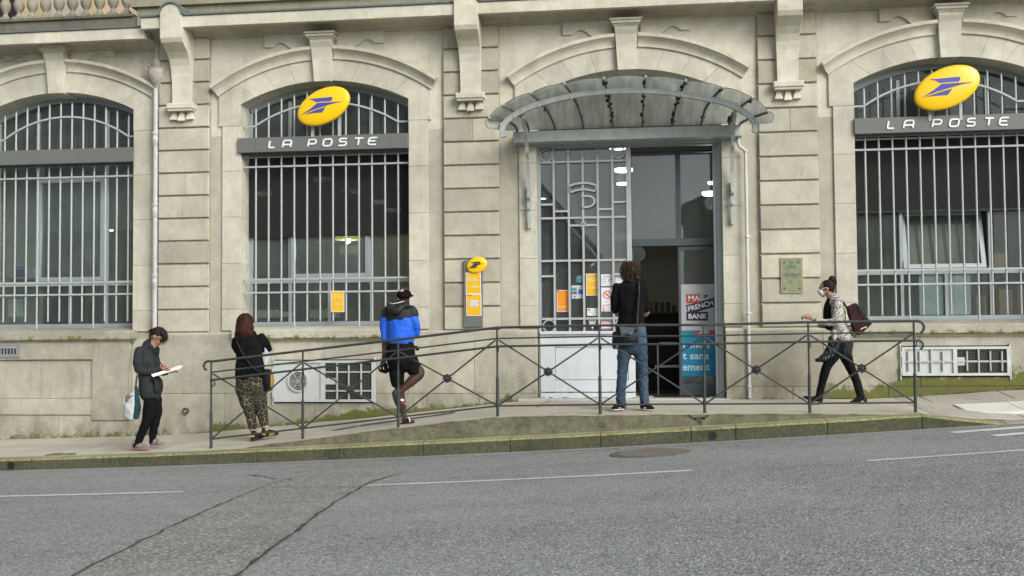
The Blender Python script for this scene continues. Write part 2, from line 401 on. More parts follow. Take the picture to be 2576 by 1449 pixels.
def grid(name, xs, ys, zf, m, parent=None, kind=None):
    vs = [(x, y, zf(x, y)) for y in ys for x in xs]; n = len(xs)
    fs = [(j*n+i, j*n+i+1, (j+1)*n+i+1, (j+1)*n+i) for j in range(len(ys)-1) for i in range(n-1)]
    me = bpy.data.meshes.new(name); me.from_pydata(vs, [], fs); me.update()
    for p in me.polygons: p.use_smooth = True
    if me.polygons[0].normal.z < 0: me.flip_normals()
    o = link(name, me, m, parent)
    if kind: o['kind'] = kind
    return o
def span(a, b, st):
    n = max(1, round((b-a)/st)); return [a+(b-a)*i/n for i in range(n+1)]
XS = span(-60, -14, 4)[:-1] + span(-14, 12, .25) + span(12, 60, 4)[1:]
road = grid('road', XS, [-60,-40,-30,-24,-20,-17,-15,-12,-10,-9,-8.6,-7,-5,-4,-3,-2.62,-2.5], lambda x,y: z_road(x,y), MT['asphalt'], kind='structure')
grid('gutter', span(-14,12,.25), [-2.625,-2.5], lambda x,y: z_road(x,y)+.004, MT['gutter'], road)
pave = grid('pavement', span(-14,3.2,.12)+span(3.2,12,.2)[1:], [-2.26,-1.9,-1.5,-1.1,-.7,-.3,0,.3], lambda x,y: z_pave(x,y) - (.022 if x > 3.25 else 0), MT['pavement'], kind='structure')
grid('terrain', span(-60,60,6), [0.4,4,10,20,60,200], lambda x,y: -.6, MT['pavement'], kind='structure').name = 'ground'

# kerb: a row of kerb stones, their tops dropping to the road at the crossing
kerb = empty('kerb', kind='structure')
kj = [-12.8,-11.76,-10.72,-9.68,-8.64,-7.6,-6.66,-5.69,-4.69,-3.67,-2.65,-1.61,-.55,.486,.99,2.01,3.04,3.94,4.94,5.94,6.94,7.94,8.94]
def kerb_stone(a, b, hole=None):
    g = .004; mb = MB(); xs = span(a+g, b-g, .1); n = len(xs); rows = []
    prof = [(-2.5,-.25),(-2.5,-.10),(-2.5,-.024),(-2.492,-.006),(-2.475,0),(-2.37,.002),(-2.25,.004),(-2.25,-.25)]
    for (y, dz) in prof:
        for x in xs:
            j = noise.noise((x*5, y*9, 3))*.004
            rows.append((x, y+j*(1 if y < -2.47 else 0), (z_kerb(x)+dz+j) if dz > -.2 else z_road0(x)-.15))
    fs = [(r*n+i, r*n+i+1, (r+1)*n+i+1, (r+1)*n+i) for r in range(len(prof)-1) for i in range(n-1)]
    fs += [tuple(r*n for r in range(len(prof))), tuple(r*n+n-1 for r in range(len(prof)-1,-1,-1))]
    mb.add(rows, fs); me = mb.mesh('kerb_stone')
    me.materials.append(MT['kerb']); me.materials.append(MT['kerb_top']); me.materials.append(MT['kerb_yellow'])
    for p in me.polygons:
        c = p.center
        if p.normal.z > .3: p.material_index = 1 if (c.y > -2.42 or c.x > 3.9) else 2
    o = link('kerb_stone', me, None, kerb)
for a, b in zip(kj, kj[1:]): kerb_stone(a, b)
for px, py in ((28,1171),(1793,1096)):
    x, z = at(px, py, -2.505)
    MB().lathe([(.047,0),(.047,.014)], (x,-2.495,z), 20, 'y').build('drain_hole', MT['black'], kerb)
    MB().ring((x,z), .049, .004, -2.507, -2.49, 24).build('drain_pipe_rim', MT['kerb'], kerb)

# the low retaining wall carrying the level platform and the railing
def ramp_wall():
    xs = span(-4.9, 3.1, .1); n = len(xs)
    rows = []
    for k, (y, f) in enumerate([(-2.25,0),(-2.25,1),(-2.242,1),(-2.0,1)]):
        for x in xs:
            zt = z_lip(x)+.006; zb = z_kerb(x)-.05; j = noise.noise((x*4, k*3, 8))*.005
            rows.append((x, y-.003+(j if k < 3 else 0), zb if k == 0 else (zt-.010 if k == 1 else zt - (.008 if k == 3 else 0))))
    fs = [(r*n+i, r*n+i+1, (r+1)*n+i+1, (r+1)*n+i) for r in range(3) for i in range(n-1)]
    me = bpy.data.meshes.new('ramp_wall'); me.from_pydata(rows, [], fs); me.update()
    me.materials.append(MT['kerb_pale']); me.materials.append(MT['kerb_top'])
    for p in me.polygons:
        if abs(p.normal.z) > .6: p.material_index = 1
    o = link('ramp_wall', me); o['kind'] = 'structure'
    # forked dark crack at the top right
    mb = MB()
    for pts in ([(.46,.40),(.53,.36),(.58,.33),(.60,.29)], [(.70,.40),(.66,.37),(.60,.35),(.62,.29)], [(.53,.36),(.60,.37),(.66,.36)]):
        mb.ribbon([(x,-2.2565,z) for x,z in pts], .002, .011, (0,1,0))
    mb.build('crack', MT['crack'], o)
ramp_wall()

# ---- things lying in the road and pavement surfaces
def strip(name, pts, wd, m, parent, zf, lift=.004, jag=0, seed=0):
    # a strip on the ground along (x,y) points
    vs = []; n = len(pts)
    for i, (x, y) in enumerate(pts):
        a = pts[max(i-1,0)]; b = pts[min(i+1,n-1)]; t = Vector((b[0]-a[0], b[1]-a[1])).normalized(); w_ = wd[i] if isinstance(wd, list) else wd
        w_ = w_*(1+jag*noise.noise((x*9, y*9, seed)))
        for s_ in (-1, 1):
            qx, qy = x - t.y*w_*s_, y + t.x*w_*s_
            vs.append((qx, qy, zf(qx, qy)+lift))
    me = bpy.data.meshes.new(name); me.from_pydata(vs, [], [(2*i, 2*i+1, 2*i+3, 2*i+2) for i in range(n-1)]); me.update()
    if me.polygons[0].normal.z < 0: me.flip_normals()
    return link(name, me, m, parent)
def path_from(pix, road_=True, sub=8, wob=0, seed=1):
    P = [on_ground(a, b, road_)[:2] for a, b in pix]; out = []
    for (a, b), (c, d) in zip(P, P[1:]):
        for i in range(sub):
            t = i/sub; x, y = a+(c-a)*t, b+(d-b)*t
            out.append((x + wob*noise.noise((x*6,y*6,seed)), y + wob*noise.noise((x*6,y*6,seed+5))))
    return out + [P[-1]]
# trench patch between two cracks running diagonally across the lane
c1 = path_from([(150,1475),(187,1448),(312,1385),(426,1328),(500,1293),(578,1260),(641,1234),(703,1211),(760,1198),(860,1189)], wob=.03)
c2 = path_from([(560,1480),(598,1448),(703,1367),(781,1308),(859,1254),(937,1211),(985,1198),(1010,1192)], wob=.03, seed=4)
def patch_sheet():
    vs = []; n = 60
    def samp(c, t):
        k = t*(len(c)-1); i = min(int(k), len(c)-2); f = k-i
        return (c[i][0]*(1-f)+c[i+1][0]*f, c[i][1]*(1-f)+c[i+1][1]*f)
    m_ = 10
    for i in range(n+1):
        a, b = samp(c1, i/n), samp(c2, i/n)
        for j in range(m_+1):
            t = j/m_; x, y = a[0]*(1-t)+b[0]*t, a[1]*(1-t)+b[1]*t; vs.append((x, y, z_road(x,y)+.004))
    me = bpy.data.meshes.new('asphalt_patch'); me.from_pydata(vs, [], [(i*(m_+1)+j, i*(m_+1)+j+1, (i+1)*(m_+1)+j+1, (i+1)*(m_+1)+j) for i in range(n) for j in range(m_)]); me.update()
    if me.polygons[0].normal.z < 0: me.flip_normals()
    link('asphalt_patch', me, MT['asphalt_patch'], road)
patch_sheet()
strip('crack', c1, [.012-.008*i/(len(c1)-1) for i in range(len(c1))], MT['crack'], road, z_road, .007, 1.3, 1)
strip('crack', c2, [.015-.010*i/(len(c2)-1) for i in range(len(c2))], MT['crack'], road, z_road, .007, 1.3, 2)
strip('crack', path_from([(625,1196),(660,1200),(700,1196),(740,1190),(770,1184)], wob=.06, seed=9), .007, MT['crack'], road, z_road, .008, 1.5, 3)
strip('crack', path_from([(664,1229),(740,1229),(820,1228),(900,1227)], wob=.05, seed=12), .006, MT['crack'], road, z_road, .012, 1.6, 3)
strip('crack', path_from([(640,1195),(690,1205),(730,1208)], wob=.05, seed=14), .006, MT['crack'], road, z_road, .008, 1.6, 3)
# lane edge dashes
for pix in (([(-60,1252),(0,1249.5),(230,1244),(463,1237.5)]), ([(925,1222),(1200,1211),(1480,1198),(1740,1184)]), ([(2180,1160),(2380,1147),(2600,1131)])):
    strip('lane_marking', path_from(pix), .050, MT['marking'], road, z_road, .004, .25, 5)
# zebra crossing bars, seen end-on at the right edge
for pix in ([(2395,1089),(2500,1081),(2640,1070)], [(2500,1097),(2560,1092),(2680,1083)]):
    strip('zebra_bar', path_from(pix), .10, MT['zebra'], road, z_road, .004, .25, 5)
# manhole cover
mx_, my_, mz_ = on_ground(1636, 1141.5, True)
mh = empty('manhole_cover', (mx_, my_, z_road(mx_,my_)+.006), 'round ribbed cast iron cover sunk in the road by the kerb', 'manhole cover')
ang = math.atan(.0582+.0034*mx_)
def tilt(o): o.rotation_euler = (0, -ang, 0)
tilt(mh)
MB().lathe([(.43,-.02),(.43,.002),(.40,.003)], (0,0,0), 40).build('rim', MT['iron'], mh)
cv = MB().lathe([(.385,-.02),(.385,.006),(.3849,.006)], (0,0,0), 40)
cv.build('cover', MT['iron'], mh)
rb = MB()
for k in range(-11, 12):
    y = k*.032; h = math.sqrt(max(.36**2-y*y, 0)); rb.box(-h, h, y-.009, y+.009, .005, .012)
o = rb.build('rib', MT['iron'], mh); o['kind'] = 'stuff'; o.rotation_euler = (0,0,R(55))
# dark patch and a plate in the pavement, chalk lines
strip('asphalt_strip', path_from([(842,1083),(900,1072),(1000,1058),(1085,1047),(1145,1038)], False), [.10]*12+[.12]*21, MT['asphalt_dark'], pave, z_pave, .004)
x, y, z = on_ground(166, 1143.5, False)
mp = box('access_plate', MT['iron'], x-.22, x+.2, y-.12, y+.12, z-.02, z+.006); tag(mp, 'small dark iron access plate in the pavement at far left', 'access plate')
for pix in ([(0,1137),(42,1128.5)], [(155,1146),(253,1119.6)], [(392,1134),(469,1109)], [(880,1082),(925,1062)], [(1136,1052),(1150,1038)], [(1393,1040),(1402,1024)], [(1935,1021),(1998,1024)]):
    strip('chalk_line', path_from(pix, False), .012, MT['chalk'], pave, z_pave, .007, .5, 6)
strip('crack', path_from([(465,1143.5),(520,1139),(590,1133.5),(640,1131),(655,1131)], False, wob=.02), .007, MT['crack'], pave, z_pave, .006, 1.6, 3)
strip('crack', path_from([(1350,1026),(1365,1018),(1385,1008)], False, wob=.02), .006, MT['crack'], pave, z_pave, .006, 1, 3)
# paving slabs beyond the railing
sl = None
for r in range(3):
    y0, y1 = -2.245+r*.74, -2.245+(r+1)*.74-.016
    xx = 3.26 - .33*r
    while xx < 9.5:
        a, b = max(xx, 3.26), xx+.984
        if b-a > .2:
            dz = random.uniform(-.003,.003)
            vs = [(a,y0,z_pave(a,y0)),(b,y0,z_pave(b,y0)),(b,y1,z_pave(b,y1)),(a,y1,z_pave(a,y1))]
            MB().add([(p[0],p[1],p[2]-.02) for p in vs]+[(p[0],p[1],p[2]+dz) for p in vs], [(3,2,1,0),(4,5,6,7),(0,1,5,4),(1,2,6,5),(2,3,7,6),(3,0,4,7)]).build('paving_slab', MT['slab'], pave)
        xx += 1.0
# tactile plates with studs
xa, ya, za = on_ground(2399, 1021.4, False); xb, yb, zb = on_ground(2427, 1042, False)
for i in range(5):
    x0 = xa + i*.62
    pl = MB(); ps = [(x0,yb),(x0+.61,yb),(x0+.61,ya),(x0,ya)]
    vs = [(p,q_,z_pave(p,q_)-.01) for p,q_ in ps]+[(p,q_,z_pave(p,q_)+.022) for p,q_ in ps]
    pl.add(vs, [(3,2,1,0),(4,5,6,7),(0,1,5,4),(1,2,6,5),(2,3,7,6),(3,0,4,7)])
    tp = pl.build('tactile_plate', MT['tactile'], pave)
    st = MB(); dy = (ya-yb)
    for a in range(9):
        for b in range(int(dy/.065)):
            p, q_ = x0+.035+a*.067, yb+.04+b*.065; st.lathe([(.016,0),(.011,.006)], (p,q_,z_pave(p,q_)+.021), 6)
    s_ = st.build('stud', MT['tactile'], tp); s_['kind'] = 'stuff'
# small litter and leaves in the gutter
lf = MB()
for px, py in ((1225,1136),(1430,1131),(1620,1117),(1760,1111),(1915,1104),(2340,1079),(640,1165),(1190,1139)):
    x, y, z = on_ground(px, py, True)
    for k in range(5):
        a = random.uniform(0,6.28); r_ = random.uniform(.015,.04); cx_, cy_ = x+random.uniform(-.05,.05), y+random.uniform(-.01,.015)
        lf.add([(cx_,cy_,z+.006),(cx_+r_*math.cos(a),cy_+r_*.6*math.sin(a),z+.018),(cx_+r_*math.cos(a+.9),cy_+r_*.6*math.sin(a+.9),z+.010)], [(0,1,2)])
tag(lf.build('gutter_litter', plain('dead leaf', (.09,.075,.03), .8, 0, .5, 30)), kind='stuff')

# ------------------------------------------------------------------ the building
BLD = empty('post_office_building', (0,0,0), 'pale limestone public building with arched grilled windows, banded pilasters and a glass canopied entrance', 'building')
G = [1.416+.335*i for i in range(13)]
ZC = 5.76
BAYS = {'w2': dict(cx=-4.617, a=1.255, y=0, l=-6.36, r=-2.83), 'door': dict(cx=-.236, a=1.288, y=0, l=-2.06, r=1.57),
        'w4': dict(cx=4.095, a=1.255, y=0, l=2.33, r=6.6), 'w1': dict(cx=-8.79, a=1.205, y=.12, l=-13, r=-7.11)}
ZI, RI = 2.36, 2.70       # centre height and radius of the intrados
ZH, RH = 2.565, 2.98      # of the hood mould
def arc_z(x, zc, r): return zc + math.sqrt(max(r*r-x*x, 0))
def P_(name, poly, y0, y1, m): return MB().prism(poly, y0, y1).build(name, m, BLD)
def bay(cx, a, y, l, r):
    RIa = RI if a > 1.22 else 2.62
    zc = ZI if a > 1.22 else 5.06-2.62
    A2 = a+.02; N = 20
    arc = [(cx+A2-2*A2*i/N, arc_z(A2-2*A2*i/N, zc, RIa+.03)) for i in range(N+1)]
    P_('wall', [(l,4.3),(l,5.97),(r,5.97),(r,4.3),(cx+A2,4.3)] + arc + [(cx-A2,4.3)], y, y+.36, MT['stone_brightened'])
    for s_, (u, v_) in ((-1, (l, cx-A2)), (1, (cx+A2, r))): P_('wall', [(u,1.2),(u,4.299),(v_,4.299),(v_,1.2)], y, y+.36, MT['stone'])
    # jamb stones
    js = [1.44, 1.751, 2.42, 3.10, 3.773, 4.438]
    for s_ in (-1, 1):
        for i in range(5):
            x0, x1 = sorted((cx+s_*a, cx+s_*1.535)); h = random.uniform(-.002,.002)
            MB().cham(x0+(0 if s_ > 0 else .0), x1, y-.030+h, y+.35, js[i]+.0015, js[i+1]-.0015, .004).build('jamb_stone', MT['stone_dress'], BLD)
        # springer, stepping out a little wider
        p = [(cx+s_*a,4.441),(cx+s_*1.585,4.441),(cx+s_*1.585,arc_z(1.585,ZH,2.81))]
        f0 = .80
        xo = .17+(1.585-.17)*f0; xi = .13+(a-.13)*f0
        p += [(cx+s_*(1.585-(1.585-xo)*k/4), arc_z(1.585-(1.585-xo)*k/4, ZH, 2.81)) for k in range(1,5)]
        p += [(cx+s_*(xi+(a-xi)*k/4), arc_z(xi+(a-xi)*k/4, zc, RIa)) for k in range(5)]
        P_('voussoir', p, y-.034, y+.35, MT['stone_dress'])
        ts = [.0, .27, .54, .80]
        for t0, t1 in zip(ts, ts[1:]):
            o0, o1 = .15+(1.585-.15)*t0, .15+(1.585-.15)*t1-.003; i0, i1 = .10+(a-.10)*t0, .10+(a-.10)*t1-.003
            if t1 == .80: o1 = xo-.004; i1 = xi-.004
            p = [(cx+s_*(o0+(o1-o0)*k/4), arc_z(o0+(o1-o0)*k/4, ZH, 2.81)) for k in range(5)]
            p += [(cx+s_*(i1+(i0-i1)*k/4), arc_z(i1+(i0-i1)*k/4, zc, RIa)) for k in range(5)]
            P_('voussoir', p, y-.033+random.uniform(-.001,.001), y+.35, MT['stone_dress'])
        # hood mould swept on its arc, one half each side of the keystone
        prof = [(2.803,-.02),(2.803,-.062),(2.822,-.066),(2.826,-.050),(2.850,-.056),(2.885,-.075),(2.915,-.110),(2.935,-.150),(2.980,-.155),(2.988,-.02)]
        vs = []; n = 26; m_ = len(prof); a0, a1 = math.asin(.16/2.9), math.asin(1.69/2.98)
        for k in range(n+1):
            t = a0+(a1-a0)*k/n
            for rr, yy in prof: vs.append((cx+s_*rr*math.sin(t), y+yy, ZH+rr*math.cos(t)))
        fs = [(k*m_+q, k*m_+(q+1)%m_, (k+1)*m_+(q+1)%m_, (k+1)*m_+q) for k in range(n) for q in range(m_)] + [tuple(range(m_)), tuple(n*m_+q for q in range(m_-1,-1,-1))]
        MB().add(vs, fs).build('hood_mould', MT['stone_trim'], BLD)
        # scrolled apron hanging from the cornice
        E = [(a_, b_-.02) for a_, b_ in [(.20,5.77),(.895,5.77),(.895,5.60),(.755,5.60),(.735,5.625),(.70,5.65),(.655,5.662),(.61,5.655),(.56,5.625),(.50,5.575),(.44,5.53),(.38,5.49),(.31,5.46),(.20,5.45)]]
        P_('apron', [(cx+s_*p, q) for p, q in E], y-.036, y+.01, MT['stone_brightened'])
    # keystone: curled front, tapering, with a stepped cap
    prof = [(y+.30,5.035),(y-.105,5.035),(y-.110,5.20),(y-.120,5.38),(y-.150,5.52),(y-.185,5.585),(y-.19,5.625),(y+.0,5.625)]
    hw = lambda z: .123+(z-5.035)*.062
    vs = [(cx-hw(z),yy,z) for yy,z in prof]+[(cx+hw(z),yy,z) for yy,z in prof]; n = len(prof)
    ks = MB().add(vs, [tuple(range(n)), tuple(range(2*n-1,n-1,-1))]+[(i,(i+1)%n,(i+1)%n+n,i+n) for i in range(n)]).build('keystone', MT['stone_trim'], BLD, .004)
    cp = MB()
    for h0, h1, w_, d in ((5.626,5.642,.172,.20),(5.642,5.66,.185,.215),(5.66,5.70,.205,.24),(5.70,5.728,.228,.262)): cp.box(cx-w_, cx+w_, y-d, y+.0, h0, h1)
    cp.build('keystone_cap', MT['stone_trim'], BLD, .004)
for k, b in BAYS.items(): bay(**{q: b[q] for q in ('cx','a','y','l','r')})

# pilasters of banded blocks
PIL = [(-7.118,-6.345),(-2.846,-2.052),(1.562,2.348)]
for pi, (x0, x1) in enumerate(PIL):
    box('wall', MT['joint'], x0-.012 if pi else x0-.004, x1+.012, -.030, .37, 1.2, 5.97, BLD)
    for i in range(13):
        z0 = G[i]+.0145; z1 = (G[i+1]-.0145) if i < 12 else ZC-.012
        cuts = [x0, x1]
        if (pi, i) in ((0,5),(0,6),(1,9),(1,8),(2,8),(1,1),(1,2)): cuts = [x0, x0+(x1-x0)*(.47 if i % 2 else .53), x1]
        for a, b in zip(cuts, cuts[1:]):
            MB().cham(a, b-(.002 if len(cuts) > 2 else 0), -.060+random.uniform(-.002,.002), 0, z0, z1, .007).build('quoin_stone', MT['stone'], BLD)
    # console under the cornice
    cx = (x0+x1)/2 + (-.01, .005, .0)[pi]
    pr = [(0,4.775),(-.125,4.775),(-.13,5.05),(-.14,5.22),(-.165,5.33),(-.21,5.42),(-.285,5.50),(-.37,5.555),(-.45,5.60),(-.485,5.66),(-.49,5.72),(-.49,5.99),(0,5.99)]
    hwd = lambda z: .143 if z < 5.0 else .143+min((z-5.0)/.6,1)*.022
    n = len(pr); vs = [(cx-hwd(z),yy,z) for yy,z in pr]+[(cx+hwd(z),yy,z) for yy,z in pr]
    MB().add(vs, [tuple(range(n)), tuple(range(2*n-1,n-1,-1))]+[(i,(i+1)%n,(i+1)%n+n,i+n) for i in range(n)]).build('console', MT['stone_trim'], BLD, .006)
    bl = MB().cham(cx-.205, cx+.205, -.205, -.02, 4.69, 4.775, .012); bl.box(cx-.185, cx+.185, -.185, -.02, 4.662, 4.69)
    bl.build('console_base', MT['stone_trim'], BLD, .004)
    for k in (-1, 0, 1):
        c = cx+k*.122; wt, wb = .022, .054; yy = -.125-(.012 if k == 0 else 0); zb = 4.525 if k == 0 else 4.545
        MB().add([(c-wt,-.05,4.66),(c+wt,-.05,4.66),(c+wt,-.10,4.66),(c-wt,-.10,4.66),(c-wb,-.05,zb+.012),(c+wb,-.05,zb+.012),(c+wb,yy,zb+.012),(c-wb,yy,zb+.012),(c-wb,-.05,zb),(c+wb,-.05,zb),(c+wb,yy,zb),(c-wb,yy,zb)],
                 [(0,1,2,3),(3,2,6,7),(0,3,7,4),(1,5,6,2),(7,6,10,11),(4,7,11,8),(6,5,9,10),(8,11,10,9),(0,4,5,1),(4,8,9,5)]).build('gutta', MT['stone_trim'], BLD)
    # half round cap above the cornice with a zinc hood
    N = 16; arc = [(cx+.165*math.cos(math.pi*k/N), 5.985+.165*math.sin(math.pi*k/N)) for k in range(N+1)]
    P_('console_top', arc, -.488, .1, MT['stone_trim'])
    zr = MB(); vs = []
    for k in range(N+1):
        c_, s_ = math.cos(math.pi*k/N), math.sin(math.pi*k/N)
        for rr, yy in ((.166,-.515),(.190,-.515),(.190,.2),(.166,.2)): vs.append((cx+rr*c_, yy, 5.99+rr*s_))
    zr.add(vs, [(k*4+q, k*4+(q+1)%4, (k+1)*4+(q+1)%4, (k+1)*4+q) for k in range(N) for q in range(4)]+[(3,2,1,0),(N*4,N*4+1,N*4+2,N*4+3)]).build('zinc_hood', MT['zinc'], BLD)
# cornice: moulding, cove, soffit, fascia, zinc edge
def cornice(x0, x1, yo, dz, zx):
    mo = [(0.01,5.745),(-.035,5.745),(-.035,5.765),(-.055,5.772),(-.055,5.785),(-.070,5.80),(-.095,5.825),(-.13,5.842),(-.36,5.855),(-.36,5.90),(.01,5.90)]
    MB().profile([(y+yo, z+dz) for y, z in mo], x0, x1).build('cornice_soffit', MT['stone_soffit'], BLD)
    fs_ = [(-.355,5.815),(-.45,5.815),(-.452,5.965),(-.44,5.985),(.05,5.985),(.05,5.905),(-.355,5.905)]
    xs = x0
    while xs < x1:
        xe = min(xs+1.35, x1)
        MB().profile([(y+yo, z+dz) for y, z in fs_], xs+.001, xe-.001).build('cornice_stone', MT['stone_trim'], BLD)
        xs = xe
    MB().profile([(-.475+yo,5.978+dz),(-.475+yo,6.004+dz),(.25+yo,6.03+dz),(.25+yo,5.998+dz),(-.455+yo,5.988+dz)], x0-zx, x1+.0).build('zinc_flashing', MT['zinc'], BLD)
edges = [-7.21]+[v for p in PIL for v in ((p[0]+p[1])/2-.158, (p[0]+p[1])/2+.158)]+[8.0]
for i in range(0, len(edges), 2): cornice(edges[i], edges[i+1], 0, 0, .03 if i == 0 else 0)
cornice(-13, -7.215, .12, -.105, 0)

# plinth: big worn stones with moss near the ground
def moss_at(x, z):
    h = z - z_wall(x); m = 0
    if -6.3 < x < -1.9: m = .93-h*5.0-.25*math.sin(x*2.3+1)
    elif x > 2.25: m = 1.15-h*(3.2 if x < 3.3 else 2.1)-.1*math.sin(x*3)
    elif x < -6.9: m = .62-h*2.6
    else: m = .5-h*7
    return max(0, min(1, m))
def dirt_at(x, z):
    h = z - z_wall(x); return max(0, min(1, .9-h*1.5))
def plinth_stone(x0, x1, z0, z1, yf, yb=.3, name='plinth_stone', st=.07, ch=.006, m='stone_old'):
    xs = [x0]+span(x0+ch, x1-ch, st)+[x1]; zs = [z0]+span(z0+ch, z1-ch, st)+[z1]; n = len(xs); vs = []
    for j, z in enumerate(zs):
        for i, x in enumerate(xs):
            e = i in (0, n-1) or j in (0, len(zs)-1)
            vs.append((x, yf+(ch if e else .0015*noise.noise((x*4,z*4,2))), z))
    fs = [(j*n+i, j*n+i+1, (j+1)*n+i+1, (j+1)*n+i) for j in range(len(zs)-1) for i in range(n-1)]
    b = len(vs); vs += [(x0,yf+ch,z0),(x1,yf+ch,z0),(x1,yf+ch,z1),(x0,yf+ch,z1),(x0,yb,z0),(x1,yb,z0),(x1,yb,z1),(x0,yb,z1)]
    fs += [(b,b+4,b+5,b+1),(b+1,b+5,b+6,b+2),(b+2,b+6,b+7,b+3),(b+3,b+7,b+4,b)]
    me = bpy.data.meshes.new(name); me.from_pydata(vs, [], fs); me.update()
    am = me.attributes.new('moss','FLOAT','POINT'); ad = me.attributes.new('dirt','FLOAT','POINT')
    am.data.foreach_set('value', [moss_at(v[0], v[2]) for v in vs]); ad.data.foreach_set('value', [dirt_at(v[0], v[2]) for v in vs])
    return link(name, me, MT[m], BLD)
YP = -.078
def plinth_row(cuts, z0, z1):
    for a, b in zip(cuts, cuts[1:]): plinth_stone(a+.0015, b-.0015, z0, z1, YP+random.uniform(-.003,.003))
plinth_row([-7.14,-5.88,-4.62,-3.37,-2.42,-1.535], .53, 1.375)
plinth_row([-7.14,-6.1,-4.75,-3.1,-2.35,-1.535], -.6, .527)
plinth_row([1.065,2.36,3.62,5.0,6.6], .62, 1.375)
plinth_row([1.065,1.95,3.2,4.7,6.6], -.2, .617)
for a, b in ((-7.14,-1.535),(1.065,6.6)):   # weathered top ledge, set back a little
    MB().profile([(.2,1.376),(-.070,1.376),(-.070,1.392),(-.045,1.418),(.2,1.418)], a, b).build('plinth_ledge', MT['stone'], BLD)
# left wing plinth: raised frame round a recessed panel
Yw = .045
def W2(x0,x1,z0,z1,yf,nm='plinth_stone'): return plinth_stone(x0,x1,z0,z1,yf,.4,nm)
for a, b in ((-13,-11.6),(-11.6,-10.1),(-10.1,-8.7),(-8.7,-7.145)): W2(a+.0015,b-.0015,-.6,.21,Yw-.002)
for a, b in ((-10.8,-9.62),(-9.62,-8.18)): W2(a+.001,b-.001,.211,.447,Yw-.028,'plinth_band')
for a, b in ((-10.8,-9.0),(-9.0,-8.18)): W2(a+.001,b-.001,.449,1.028,Yw+.016,'plinth_panel')
W2(-13,-10.802,.211,1.32,Yw-.027); W2(-8.178,-7.585,.13,1.32,Yw-.030,'plinth_pier'); W2(-7.583,-7.145,.211,1.32,Yw+.03)
for a, b in ((-10.8,-9.55),(-9.55,-8.85),(-8.85,-8.178)): W2(a+.001,b-.001,1.03,1.32,Yw-.026,'plinth_band')
# sills
def sill(cx, a, y):
    m = MB().profile([(y+.3,1.33),(y-.155,1.315),(y-.170,1.33),(y-.170,1.435),(y-.158,1.45),(y-.05,1.462),(y+.3,1.50)], cx-a-.075, cx+a+.075)
    o = m.build('window_sill', MT['stone_old'], BLD); me = o.data
    n = len(me.vertices); at_ = me.attributes.new('moss','FLOAT','POINT'); at_.data.foreach_set('value', [.55 if v.co.z < 1.34 else .12 for v in me.vertices])
    MB().profile([(y+.2,1.285),(y-.10,1.285),(y-.12,1.3145),(y+.2,1.3145)], cx-a-.05, cx+a+.05).build('sill_moulding', MT['stone'], BLD)
for k in ('w1','w2','w4'): sill(BAYS[k]['cx'], BAYS[k]['a'], BAYS[k]['y'])
# parapet and balustrade above the cornice
MB().box(-13,-7.55,.14,.5,5.85,6.185).build('parapet_base', MT['lichen'], BLD)
MB().box(-13,-7.62,.10,.5,6.185,6.225).build('parapet_base', MT['lichen'], BLD)
xx = -7.549
while xx < 8:
    xe = min(xx+1.35, 8); plinth = MB().box(xx+.002, xe-.002, .10+random.uniform(-.004,.004), .5, 5.98, 6.30); plinth.build('parapet_stone', MT['mossy_parapet'], BLD)
    xx = xe
MB().box(-7.62, 8, .04, .55, 6.30, 6.42).build('parapet_coping', MT['mossy_parapet'], BLD)
MB().box(-13, -7.7, .10, .40, 6.83, 6.95).build('balustrade_rail', MT['baluster'], BLD)
bal = MB().box(-.07,.07,-.07,.07,0,.055)
bal.lathe([(.055,.055),(.058,.075),(.040,.095),(.030,.115),(.034,.13),(.050,.155),(.074,.20),(.082,.245),(.074,.29),(.050,.34),(.034,.40),(.028,.47),(.036,.50),(.036,.52),(.050,.53),(.050,.55)], n=18)
bal.box(-.07,.07,-.07,.07,.55,.61)
bm_ = bal.mesh('baluster')
for i in range(26):
    xb = at(14.5, 12, .22)[0] + (i-12)*(at(47.9, 12, .22)[0]-at(14.5, 12, .22)[0])
    if xb < -7.72:
        o = link('baluster', bm_, MT['baluster'] if not bm_.materials else None, BLD); o.location = (xb, .22, 6.22)

# tufts of moss and small weeds where the wall meets the pavement
random.seed(31); tf = MB(); N_ = 0
while N_ < 2600:
    x = random.choice((random.uniform(-6.4,-1.9), random.uniform(2.2,6.2), random.uniform(-7.1,6.2)))
    if -1.52 < x < 1.06: N_ += 1; continue
    dens = noise.noise((x*2.1, 3, 1))+.25
    if random.random() > max(.05, dens*1.6): N_ += 1; continue
    h = random.uniform(.006,.028)*(1.6 if random.random() < .12 else 1); y = YP-random.uniform(.0,.035); z = z_pave(x,y); a = random.uniform(0,3.14); dx, dy = .007*math.cos(a), .007*math.sin(a)
    lx = random.uniform(-.012,.012); tf.add([(x-dx,y-dy,z-.003),(x+dx,y+dy,z-.003),(x+lx,y-random.uniform(0,.012),z+h)], [(0,1,2)]); N_ += 1
qm = NT('moss tufts'); tm = qm.fin(qm.mix(qm.noise(14, 3), (.05,.065,.012), (.15,.17,.04)), .9)
tag(tf.build('moss_tufts', tm), kind='stuff')

